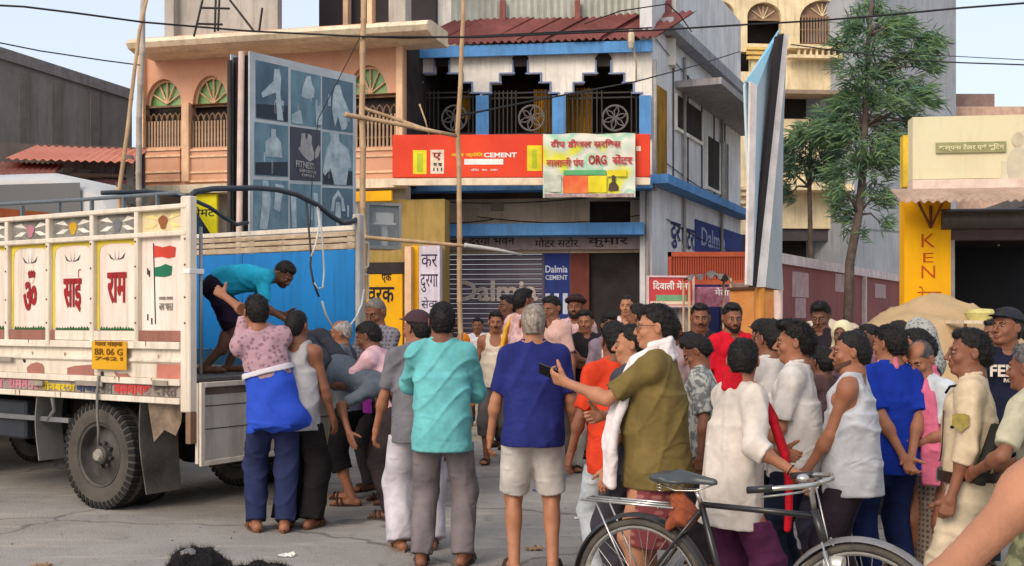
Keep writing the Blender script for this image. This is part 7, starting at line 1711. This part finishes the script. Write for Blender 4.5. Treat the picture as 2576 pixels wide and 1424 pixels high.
# carrier, mudguard stays, chain case, pedals, stand
q = BM(); cz = .775
for y in (-.06, 0, .06): bt('carrier_bar', [(-.30, y, cz), (.20, y, cz + .005)], .006, chrome)
for x in (-.30, -.15, 0., .12): bt('carrier_cross_bar', [(x, -.065, cz), (x, .065, cz)], .006, chrome)
for s_ in (1, -1): bt('carrier_stay', [(-.22, s_ * .06, cz), (0, s_ * .06, RWH)], .005, chrome)
q = BM(); q.tube([(x, y, z) for x, y, z in ((.46, -.05, .40), (.40, -.05, .385), (.05, -.05, .40), (-.03, -.05, .36), (.03, -.05, .31), (.42, -.05, .18), (.50, -.05, .20), (.56, -.05, .29), (.52, -.05, .38))], .012, 8, closed=True); q.build('chain_case', blk, bike, True)
q = BM(); q.lathe((.46, -.055, .29), (0, 1, 0), [(0, .02), (0, .09), (.006, .09), (.006, .02)], 28); q.build('chain_ring', chrome, bike)
bt('crank', [(.46, -.08, .29), (.54, -.08, .15)], .010, chrome); bt('crank', [(.46, .08, .29), (.38, .08, .43)], .010, chrome)
for (x, y, z) in ((.54, -.13, .15), (.38, .13, .43)): q = BM(); q.bevbox(x - .04, x + .04, y - .045, y + .045, z - .012, z + .012, .004); q.build('pedal', rub, bike)
bt('kick_stand', [(.0, .08, RWH), (-.10, .10, .02)], .008, chrome)
# steering: stem, swept bar, grips, brake rods, bell, lamp
bt('stem', [(.852, 0, .82), (.838, 0, .92), (.87, 0, .945)], .012, chrome)
for s_ in (1, -1):
    bt('handlebar', [(.87, 0, .945), (.90, s_ * .10, .955), (.86, s_ * .22, .955), (.74, s_ * .26, .94), (.66, s_ * .265, .93)], .011, chrome); bt('grip', [(.76, s_ * .255, .944), (.65, s_ * .267, .928)], .016, blk)
    bt('brake_lever', [(.85, s_ * .05, .915), (.80, s_ * .20, .915), (.70, s_ * .245, .90)], .005, chrome)
bt('brake_rod', [(.85, .03, .92), (.90, .02, .72), (.92, .02, .60)], .004, chrome)
q = BM(); q.ellipsoid((.84, -.11, .975), (.028, .028, .02), 14); q.build('bell', chrome, bike, True)
q = BM(); q.lathe((.93, 0, .60), (1, 0, -.1), [(-.03, .001), (-.03, .03), (.03, .045), (.05, .04), (.05, .001)], 20); q.build('lamp', mat('lamp_housing', (200, 196, 190), .3, metal=.4), bike, 'auto')
settle(bike)
bike.scale = (.95, .95, .95)
# orange rag tied under the saddle
o = None
v_ = Vol((.10, -.10, .60), (.36, .10, .88), .007)
for p_ in (('e', (.22, 0, .75), (.055, .05, .06), I3, .03), ('e', (.19, .0, .80), (.04, .04, .05), I3, .03), ('c', (.22, 0, .76), (.16, -.03, .70), .04, .02, 0, .03)): v_.add(p_)
v_.D = v_.D + folds(v_, .012, 8, 1, 3.); Vv, Fv = v_.mesh(); o = fast_mesh('rag', np.array([tuple(Rw + bx * float(a_ - .0) + by * float(b_) + ZZ * float(c_ - .04)) for a_, b_, c_ in Vv]), Fv, mat('orange_brown_rag', (160, 84, 50), .9, scale=20, rgb2=(110, 56, 40), bump=.5))
tagit(o, 'orange brown rag tied under the bicycle saddle', 'rag')
# ================================================================ the crowd
grey_h = (128, 124, 122); BLK = (24, 21, 22)
whiteish = (224, 220, 214)
pr_mauve = patmat('mauve_print', (128, 96, 108), (168, 134, 142), 'print', 30)
pr_grey = patmat('grey_print', (104, 108, 106), (172, 172, 166), 'noise', 26)
pr_check = patmat('grey_check', (122, 118, 128), (88, 78, 84), 'check', 9)
pr_maroon = patmat('maroon_check', (112, 52, 56), (150, 92, 88), 'check', 8)
pr_cream = patmat('cream_stripe', (214, 196, 172), (150, 122, 106), 'noise', 12)
pr_camo = patmat('olive_camouflage', (128, 128, 98), (84, 86, 64), 'noise', 14)
pr_lungi = patmat('brown_check_lungi', (150, 134, 120), (92, 76, 70), 'check', 9)
pr_pinkk = patmat('pink_kurta_cloth', (206, 170, 168), (182, 144, 146), 'noise', 20)
FWD = ((.11, 0, .075), (-.11, 0, .075))
# ---- front row, seen from behind
person('man in turquoise shirt and grey jeans with his back to us', 1112, 7.1, 1.71, head=-6, hyaw=12, shirt=(104, 178, 180), sleeve='rolled', hem=.74, bottom=(118, 110, 112), ra='front', la=((.10, .36, 1.10), (.95, -.3, -.5), (-.4, -.8, .2), .9, 1), girth=1.06, loose=.012, q=0, tone=1, shoes=(66, 60, 58), feet=((.13, .02, .075), (-.13, -.02, .075)))
person('man in grey vest shirt and white dhoti behind the turquoise shirt man', 1048, 7.6, 1.66, head=14, hyaw=38, shirt=(112, 110, 116), sleeve='half', hem=.76, bottom=(196, 190, 198), blen='wide', la=((.30, .12, .72), (.3, -1, 0), (-1, 0, 0), .6), tone=0, q=1, loose=.01, extras=[ex_cap((66, 44, 52))], shoes=(120, 104, 92))
person('grey haired man in royal blue polo shirt and white shorts seen from behind', 1342, 6.9, 1.70, head=2, hyaw=-4, shirt=(40, 46, 108), hem=.80, bottom=(198, 192, 186), blen='shorts', hair=(150, 138, 126), hairk='crop', tone=3, girth=1.08, q=0, loose=.010, ra=((.27, .12, .82), (.5, -1, 0), (-1, .1, 0), .6), la=((.27, .12, .82), (.5, -1, 0), (-1, .1, 0), .6), feet=((.12, 0, .075), (-.12, 0, .075)))
person('man in olive shirt with spectacles and white towel raising a phone', 1652, 5.8, 1.68, head=72, hyaw=10, shirt=(116, 99, 58), sleeve='half', hem=.72, bottom=pr_maroon, blen='wrapshort', la=((.13, .45, 1.26), (.30, .1, -1), (-.6, -.4, .3), .9), ra='front', girth=1.12, belly=.035, loose=.014, q=0, tone=3,
       extras=[ex_glasses, ex_scarf((224, 214, 214), [(-.10, .19, -.16), (-.12, .19, .02), (-.12, .17, .18), (-.10, .13, .34), (-.085, .08, .45), (-.062, .0, .505), (-.03, -.06, .530), (.03, -.06, .530), (.062, .0, .505), (.085, .08, .45), (.10, .13, .3), (.10, .16, .1)], .056, flat=.012), ex_phone(-1)])
person('youth in orange red T shirt and pale jeans seen from behind', 1545, 6.6, 1.585, head=18, shirt=(212, 66, 40), hem=.72, bottom=(178, 184, 190), blen='slim', q=1, tone=1, loose=.01, la=((.27, .10, .80), (.4, -1, 0), (-1, 0, 0), .5))
person('man in charcoal T shirt half hidden by the olive shirt man', 1590, 6.25, 1.57, head=58, hyaw=22, shirt=(70, 68, 76), hem=.74, bottom=(60, 58, 66), q=1, tone=3)
person('man in long white shirt with red scarf pushing the bicycle', 1842, 5.35, 1.51, head=-70, hyaw=52, lean=7, hpitch=8, shirt=(200, 190, 180), sleeve='elbow', hem=.66, bottom=(78, 36, 66), blen='capri', q=0, tone=0, girth=1.02, loose=.018, ra=((.46, .09, 1.00), (-.2, -1, -.35), (0, 0, -1), 1.0), la='front', feet=((.14, .05, .075), (-.12, -.05, .075)),
       extras=[ex_scarf((186, 26, 40), [(.17, .20, -.22), (.17, .20, .0), (.165, .17, .18), (.13, .11, .36), (.085, .05, .475), (.05, -.05, .525), (-.02, -.075, .525), (-.07, -.02, .505), (-.10, .06, .46), (-.11, .12, .3)], .044, flat=.010), ex_band(1)])
person('youth in white T shirt and black trousers between red scarf man and tall haired youth', 1938, 6.5, 1.60, head=24, hyaw=10, shirt=(196, 190, 186), hem=.76, bottom=(34, 36, 44), q=1, tone=1, loose=.014, ra='restf', la=((.25, .20, .86), (.4, -1, 0), (-1, 0, 0), .6))
person('tall haired youth in white T shirt looking left with his arm held low', 2000, 6.0, 1.59, head=66, hyaw=8, hpitch=2, shirt=(204, 198, 192), hem=.78, bottom=(34, 38, 52), q=0, tone=0, hairk='tall', loose=.014, la=((.20, .22, .90), (.15, -1, -.3), (-.6, -.3, -.5), .7), ra='front')
person('bearded man in pale sleeveless top holding the bicycle handlebar', 2142, 5.8, 1.54, head=62, hyaw=14, hpitch=0, shirt=(178, 180, 186), tank=True, hem=.74, bottom=(44, 36, 44), q=0, tone=0, beard='stubble', hairk='crop', loose=.014, la=((.14, .26, .80), (.3, -1, 0), (-.8, 0, -.3), .9), girth=1.05)
person('man in bright blue T shirt with hands clasped behind his back', 2238, 6.4, 1.57, head=12, hyaw=24, shirt=(24, 50, 146), hem=.76, bottom=(28, 38, 74), q=0, tone=0, ra=((.02, -.21, .86), (.9, -.5, -.2), (0, -1, 0), .8), la=((.04, -.23, .87), (.9, -.5, -.2), (0, -1, 0), .8), loose=.012, girth=1.05, extras=[ex_scarf((206, 116, 134), [(-.09, .08, .47), (-.06, -.0, .515), (0, -.06, .53), (.06, .0, .515), (.09, .08, .47)], .034)])
person('policeman in cream khaki uniform with belt and shoulder cord', 2440, 5.25, 1.555, head=66, hyaw=14, shirt=(204, 184, 154), sleeve='elbow', hem=.915, bottom=(200, 184, 158), blen='long', q=0, tone=1, girth=1.08, loose=.008, la=((.27, .10, .71), (.35, -1, 0), (-1, 0, 0), 1.3), ra='rest', shoes=(60, 36, 26), extras=['POLICE'] and [])
person('older man with pink scarf bending forward beside the policeman', 2362, 6.5, 1.50, head=120, lean=20, hpitch=26, hyaw=10, shirt=(190, 196, 200), sleeve='half', hem=.78, bottom=pr_lungi, blen='wrap', q=1, tone=0, hairk='balding', hair=(88, 80, 78), ra='front', la='front', extras=[ex_scarf((204, 104, 132), [(-.12, .22, -.12), (-.13, .20, .1), (-.12, .16, .3), (-.08, .08, .45), (-.04, -.05, .53), (.04, -.05, .53), (.08, .08, .45), (.12, .16, .3), (.12, .2, .1)], .05, flat=.012)])
person('man in cream patterned shirt behind the blue T shirt man', 2305, 7.0, 1.54, head=50, hyaw=25, shirt=pr_cream, sleeve='half', hem=.6, bottom=(70, 60, 60), q=1, tone=0, loose=.02)
person('man in navy T shirt lettered FENDI with a black cap', 2532, 7.0, 1.67, head=168, hyaw=-50, hpitch=-6, shirt=(30, 32, 52), hem=.76, bottom=(52, 54, 66), q=0, tone=1, extras=[ex_cap((38, 38, 48))])
person('armed guard in olive camouflage at the right edge', 2655, 4.9, 1.50, head=40, shirt=(178, 172, 148), sleeve='half', hem=.90, bottom=pr_camo, blen='wide', q=1, tone=1, lean=14, la=((.22, .30, 1.02), (.8, -.5, -.3), (-.5, -.5, 0), .9), ra='front', loose=.01, hair=(96, 92, 92))
# ---- at the tail of the truck
person('man in mauve printed T shirt and blue cloth climbing at the truck post', 690, 8.25, 1.80, head=16, side=-13, hyaw=14, lean=6, shirt=pr_mauve, sleeve='half', hem=1.08, bottom=(44, 50, 84), q=0, tone=0, la=((.33, .34, 1.66), (-.9, -.5, -.3), (0, 1, 0), 1.1), ra=((.05, .5, 1.30), (.8, -.3, -.6), (0, -.8, 0), .7), feet=((.07, -.02, .075), (-.12, .05, .075)), shoes=(92, 62, 42),
       extras=[lambda c: c['grow']('blue_wrap_cloth', [('y', c['T'](.0, -.02, -.16), c['T'](0, 0, .24), (1, 0, 0), (.200, .175), (.160, .128), .04), ('e', c['T'](.07, -.05, -.10), (.15, .14, .10), I3, .05)], mat('royal_blue_cloth', (40, 78, 190), .85, scale=3, rgb2=(34, 66, 170), bump=.4, bscale=14), fold=.024, fdir=1.3, ff=1.5),
               lambda c: c['grow']('white_hem_band', [('y', c['T'](0, 0, .215), c['T'](0, 0, .25), (1, 0, 0), (.186, .148), (.182, .146), .0)], mat('off_white_cloth', (206, 200, 206), .9), c['h'] * .7, fold=.006)])
person('youth in grey sleeveless top and black track trousers beside the truck', 748, 8.4, 1.67, head=-14, hyaw=-8, shirt=(166, 162, 164), tank=True, hem=.76, bottom=(30, 27, 28), blen='wide', q=0, tone=1, loose=.010, ra='restf', la='front', hairk='crop', shoes=(84, 58, 40))
person('man in turquoise T shirt bending down inside the truck', 548, 9.4, 1.55, head=-72, z=1.12, lean=90, hipz=.80, hyaw=-52, hpitch=48, shirt=(40, 160, 190), sleeve='half', hem=.80, bottom=(40, 30, 44), blen='shorts', q=0, tone=2, ra=((.18, .60, .50), (.3, -1, .2), (-1, 0, 0), .8), la=((.16, .62, .55), (.3, -1, .2), (-1, 0, 0), .8), loose=.012, barefoot=True, feet=((.12, -.12, .075), (-.12, .10, .075)), beard='stubble')
person('old white haired man in black shorts helping to lift', 876, 9.55, 1.60, head=78, hyaw=14, hpitch=2, lean=8, shirt=(104, 110, 120), sleeve='half', hem=.84, bottom=(28, 27, 30), blen='capri', q=0, tone=0, hair=(178, 170, 164), hairk='balding', girth=1.08, la=((.12, .42, 1.12), (.5, -.5, -.8), (-.2, 0, 1), .7), ra=((.10, .46, 1.15), (.5, -.5, -.8), (-.2, 0, 1), .7), feet=((.13, .05, .075), (-.16, -.10, .075)), beard=None)
person('man in pale pink T shirt reaching left over the carried person', 1000, 8.85, 1.64, head=70, lean=30, hyaw=6, hpitch=20, shirt=(208, 168, 176), sleeve='half', hem=.84, bottom=(58, 50, 52), q=0, tone=2, la=((.14, .62, 1.10), (.5, -.3, -.9), (0, 0, -1), .5), ra=((.02, .66, 1.20), (.7, -.2, -.8), (0, 0, -1), .5), shoes=(70, 54, 48))
person('man in grey checked shirt behind the carried person', 958, 10.2, 1.80, head=150, lean=8, hpitch=22, shirt=pr_check, sleeve='elbow', hem=.8, bottom=(70, 66, 70), q=1, tone=1, hair=(120, 112, 106), hairk='crop', ra='front', la='front')
person('dark haired helper with a magenta scarf leaning in', 985, 9.6, 1.60, head=110, lean=24, hpitch=24, shirt=(150, 112, 118), hem=.8, bottom=(80, 60, 66), q=1, tone=2, ra='front', la='front', extras=[ex_scarf((186, 70, 190), [(-.12, .22, .0), (-.12, .19, .2), (-.08, .08, .45), (-.04, -.05, .53), (.04, -.05, .53), (.08, .08, .45), (.12, .2, .15)], .045, flat=.012)])
# the person being carried, lying across the helpers' arms
hipw = W(862, 938, 8.95); sp_ = Vector((.82, -.50, -.22)).normalized(); fr_ = Vector((.1, -.25, 1)); fr_ = (fr_ - sp_ * fr_.dot(sp_)).normalized(); xr_ = fr_.cross(sp_)
Mx = Matrix((xr_, fr_, sp_)).transposed(); kS = 1.55 / 1.7
person('limp person in grey blue clothes carried with head hanging towards the right', 905, 9.0, 1.55, shirt=(88, 96, 106), sleeve='half', hem=.80, bottom=(54, 56, 64), q=1, tone=1, lie=tuple(Mx.to_euler()), loc=tuple(hipw - sp_ * .9 * kS), hpitch=-24, ra=((.34, -.25, 1.16), (.6, -.2, -1), (-1, 0, 0), .15, 0), la=((.40, -.32, 1.35), (.6, -.2, -1), (-1, 0, 0), .15, 0), feet=((.12, .05, .12), (-.10, .12, .12)))
# ---- middle of the crowd, facing us
person('moustached man in white vest and grey shorts', 1248, 12.2, 1.69, head=178, hpitch=4, shirt=(226, 210, 190), tank=True, hem=.84, bottom=(96, 88, 84), blen='capri', q=1, tone=0, beard='moustache', ra='rest', la='rest', barefoot=False, feet=((.10, .05, .075), (-.10, -.12, .075)))
person('man with striped pinkish shirt and his back half turned', 1318, 11.4, 1.80, head=-40, z=.12, hyaw=-20, shirt=pr_pinkk, sleeve='elbow', hem=.8, bottom=(90, 84, 88), q=1, tone=1, extras=[ex_scarf((214, 160, 50), [(-.16, -.10, .05), (-.17, -.08, .2), (-.15, -.05, .38), (-.09, -.02, .48)], .05)])
person('dark curly haired man glimpsed left of the striped shirt man', 1277, 12.8, 1.78, head=120, z=.1, shirt=(150, 130, 128), bottom=(60, 56, 60), q=2, tone=2)
person('man whose face shows just right of the grey haired man', 1388, 11.2, 1.76, head=140, z=.08, hpitch=12, shirt=(198, 160, 150), bottom=(80, 70, 70), q=1, tone=1)
person('bearded man with a dark head wrap and white pink kurta', 1448, 12.0, 1.76, head=165, z=.1, shirt=pr_pinkk, sleeve='long', hem=.6, bottom=(196, 186, 180), q=1, tone=1, beard='full', extras=[ex_turban((44, 26, 28)), ex_towel_neck((224, 196, 196))])
person('youth in black T shirt and pale trousers with folded arms', 1472, 11.6, 1.70, head=196, hyaw=-30, hpitch=6, shirt=(44, 38, 42), sleeve='half', hem=.80, bottom=(206, 198, 188), ra='cross', la='cross', q=1, tone=0, shoes=(56, 44, 40))
person('man in grey mauve shirt right of the black T shirt youth', 1532, 11.0, 1.66, head=205, hpitch=8, shirt=(128, 112, 124), bottom=(72, 66, 76), q=1, tone=2, extras=[ex_scarf((216, 196, 190), [(-.12, .15, .3), (-.07, .05, .47), (0, -.05, .53), (.07, .05, .47), (.12, .15, .3)], .04)])
person('fair faced man in white towel shirt standing in the shop doorway', 1578, 12.8, 1.76, head=160, z=.12, shirt=(222, 208, 206), tank=True, bottom=(70, 66, 70), q=1, tone=3, hairk='crop')
person('black haired youth looking left above the spectacled man', 1606, 10.6, 1.75, head=60, shirt=(92, 74, 76), bottom=(60, 56, 60), q=2, tone=1)
person('man with reddish brown face behind the spectacled man', 1692, 9.6, 1.60, head=150, hpitch=12, shirt=(150, 128, 130), bottom=(80, 70, 70), q=2, tone=2)
person('man with moustache and dark collar under the red banner', 1762, 9.6, 1.74, head=172, hpitch=6, shirt=(44, 42, 50), sleeve='half', bottom=(70, 66, 70), q=1, tone=1, beard='moustache')
person('bearded man in bright red shirt', 1842, 9.4, 1.74, head=198, hyaw=-14, hpitch=10, shirt=(204, 26, 44), sleeve='half', bottom=(70, 66, 76), q=1, tone=1, beard='full', loose=.01)
person('black haired man looking down in grey printed shirt', 1786, 7.0, 1.51, head=74, lean=10, hpitch=34, shirt=pr_grey, hem=.78, bottom=(70, 66, 70), q=1, tone=1, loose=.012)
person('man behind the white T shirt youth wearing a black cap', 1918, 8.0, 1.60, head=20, shirt=(96, 104, 110), bottom=(66, 60, 66), q=2, tone=1, extras=[ex_cap((34, 30, 32))])
person('youth in dark T shirt with folded arms looking down left', 2064, 10.2, 1.76, head=150, hpitch=20, shirt=(40, 34, 40), ra='cross', la='cross', bottom=(66, 60, 66), q=1, tone=2, hairk='tall')
person('woman with a cream headscarf in the crowd', 2118, 9.6, 1.58, head=150, shirt=(120, 84, 90), bottom=(90, 60, 70), q=1, tone=2, hairk='long', female=True, extras=[ex_veil((214, 204, 168))])
person('black haired boy in front of the cream headscarf woman', 2068, 7.3, 1.42, head=30, shirt=(84, 64, 62), bottom=(70, 66, 76), q=1, tone=2)
person('black haired boy between the headscarf woman and blue T shirt man', 2158, 8.6, 1.52, head=150, hpitch=14, shirt=(110, 82, 92), bottom=(70, 66, 76), q=2, tone=2)
person('short haired boy just left of the blue T shirt man', 2186, 9.2, 1.56, head=100, shirt=(140, 92, 106), bottom=(70, 66, 76), q=2, tone=2)
person('dark brown haired man right of the blue T shirt man', 2262, 9.0, 1.59, head=30, shirt=(92, 84, 86), bottom=(70, 66, 76), q=2, tone=1, hair=(44, 34, 32))
person('woman under a grey green spotted veil before the sand heap', 2308, 8.7, 1.60, head=40, shirt=(110, 116, 108), bottom=(70, 66, 76), q=1, tone=2, hairk='long', female=True, extras=[ex_veil((104, 112, 104), patmat('spotted_veil', (92, 100, 92), (156, 156, 152), 'print', 40))])
person('youth in dark green shirt behind the cream patterned shirt man', 2322, 7.8, 1.50, head=46, shirt=(44, 58, 50), bottom=(60, 56, 60), q=2, tone=1)
person('man peering past the cap wearer near the yellow basket', 2502, 8.6, 1.60, head=110, shirt=(150, 140, 132), bottom=(60, 56, 60), q=2, tone=1)
# ---- far back, near the shops
person('small boy in white shirt near the grey shutter', 1202, 16.5, 1.62, head=176, shirt=(212, 204, 204), bottom=(80, 76, 80), q=2, tone=1)
person('person wrapped in saffron orange cloth near the shutter', 1163, 15.0, 1.40, head=150, shirt=(232, 130, 20), sleeve='long', hem=.5, bottom=(226, 140, 30), blen='wrap', q=2, tone=1, hairk='long', loose=.03, extras=[ex_veil((232, 130, 20))])
person('woman in dark shawl far behind the truck rear', 1120, 12.6, 1.58, head=140, shirt=(60, 52, 62), sleeve='long', bottom=(60, 52, 62), q=2, tone=2)
person('man in plum shirt standing behind the dhoti man', 1086, 9.8, 1.62, head=70, hpitch=10, shirt=(92, 58, 74), bottom=(60, 52, 62), q=2, tone=2, extras=[ex_cap((84, 46, 62))])
# ---- police details: belt, sleeve patch, shoulder cord
bpy.context.view_layer.update()
def find(lbl): return [o for o in bpy.data.objects if o.get('label', '').startswith(lbl)][0]
pol = find('policeman')
m = MB(); m.lathe((0, 0, .885), (0, 0, 1), [(0, .001), (0, 1), (.055, 1), (.055, .001)], 28); m.v = [(x * .186, y * .160, z + .012) for x, y, z in m.v]; m.build('belt', mat('belt_brown', (52, 34, 26), .5), pol, 'auto')
m = MB(); m.bevbox(-.03, .03, .150, .162, .88, .945, .004); m.build('buckle', chrome, pol)
S_ = np.array((-.170, 0, 1.35)); 
m = MB(); m.tube([(-.09, .112, 1.35), (-.13, .090, 1.385), (-.180, .02, 1.400), (-.207, -.04, 1.34), (-.205, -.03, 1.26), (-.195, .040, 1.20), (-.15, .085, 1.18)], .007, 6); m.build('shoulder_cord', mat('cord_black', (30, 24, 24), .7), pol, True)
m = MB(); m.tube([(-.10, .122, 1.26), (-.12, .125, 1.15), (-.11, .130, 1.06), (-.07, .14, 1.0), (-.0, .15, .99)], .004, 6); m.build('lanyard', mat('cord_brown', (84, 50, 36), .7), pol, True)
def patch_on(root, pts, n, m_, nm): 
    q = MB(); q.poly(pts, [tuple(range(len(pts)))]); return q.build(nm, m_, root)
c_ = Vector((-.262, .035, 1.215)); ux = Vector((.05, 1, 0)).normalized(); uz = Vector((.2, 0, 1)).normalized()
q = MB(tuple(c_), (ux, Vector((-1, .1, 0)), uz)); q.poly([(.040 * a_, .006 * (1 - a_ * a_), .045 * b_) for a_, b_ in ((-1, .8), (-.5, 1), (.5, 1), (1, .8), (1, -.3), (0, -1.1), (-1, -.3))], [tuple(range(7))]); q.build('sleeve_badge', mat('badge_gold', (150, 132, 52), .6, scale=30, rgb2=(110, 100, 50)), pol)
# lettering on shirts
fd = find('man in navy T shirt'); text('FENDI', Vector((.0, .158, 1.285)), Vector((-1, 0, 0)), Vector((0, 0, 1)), .26, .075, mat('print_cream', (214, 200, 184), .8), fd, bold=.03); text('ROMA', Vector((.0, .160, 1.225)), Vector((-1, 0, 0)), Vector((0, 0, 1)), .10, .025, mat('print_cream', (214, 200, 184), .8), fd, bold=.02)
# black rifle-like baton slung by the guard
m = MB(); a_ = W(2462, 1215, 5.0); b_ = W(2512, 1075, 5.1); m.tube([tuple(a_), tuple(a_.lerp(b_, .5)), tuple(b_)], [.030, .034, .036], 8); tagit(m.build('rifle_case', mat('black_canvas', (32, 32, 28), .8), None, True), 'black cased rifle held low by the guard at the right edge', 'rifle case')
# arm of a bystander right beside the camera
person('bystander beside the camera whose bare forearm crosses the lower right corner', 2576, 1.0, 1.66, loc=(1.03, 1.86, 0), head=90, shirt=(180, 96, 50), sleeve='half', bottom=(60, 60, 70), q=0, tone=3, la=((.348, .44, 1.266), (0, .1, 1), (0, 0, -1), .6, 0), ra='rest')
print('people', round(time.time() - T0, 1), _stats)
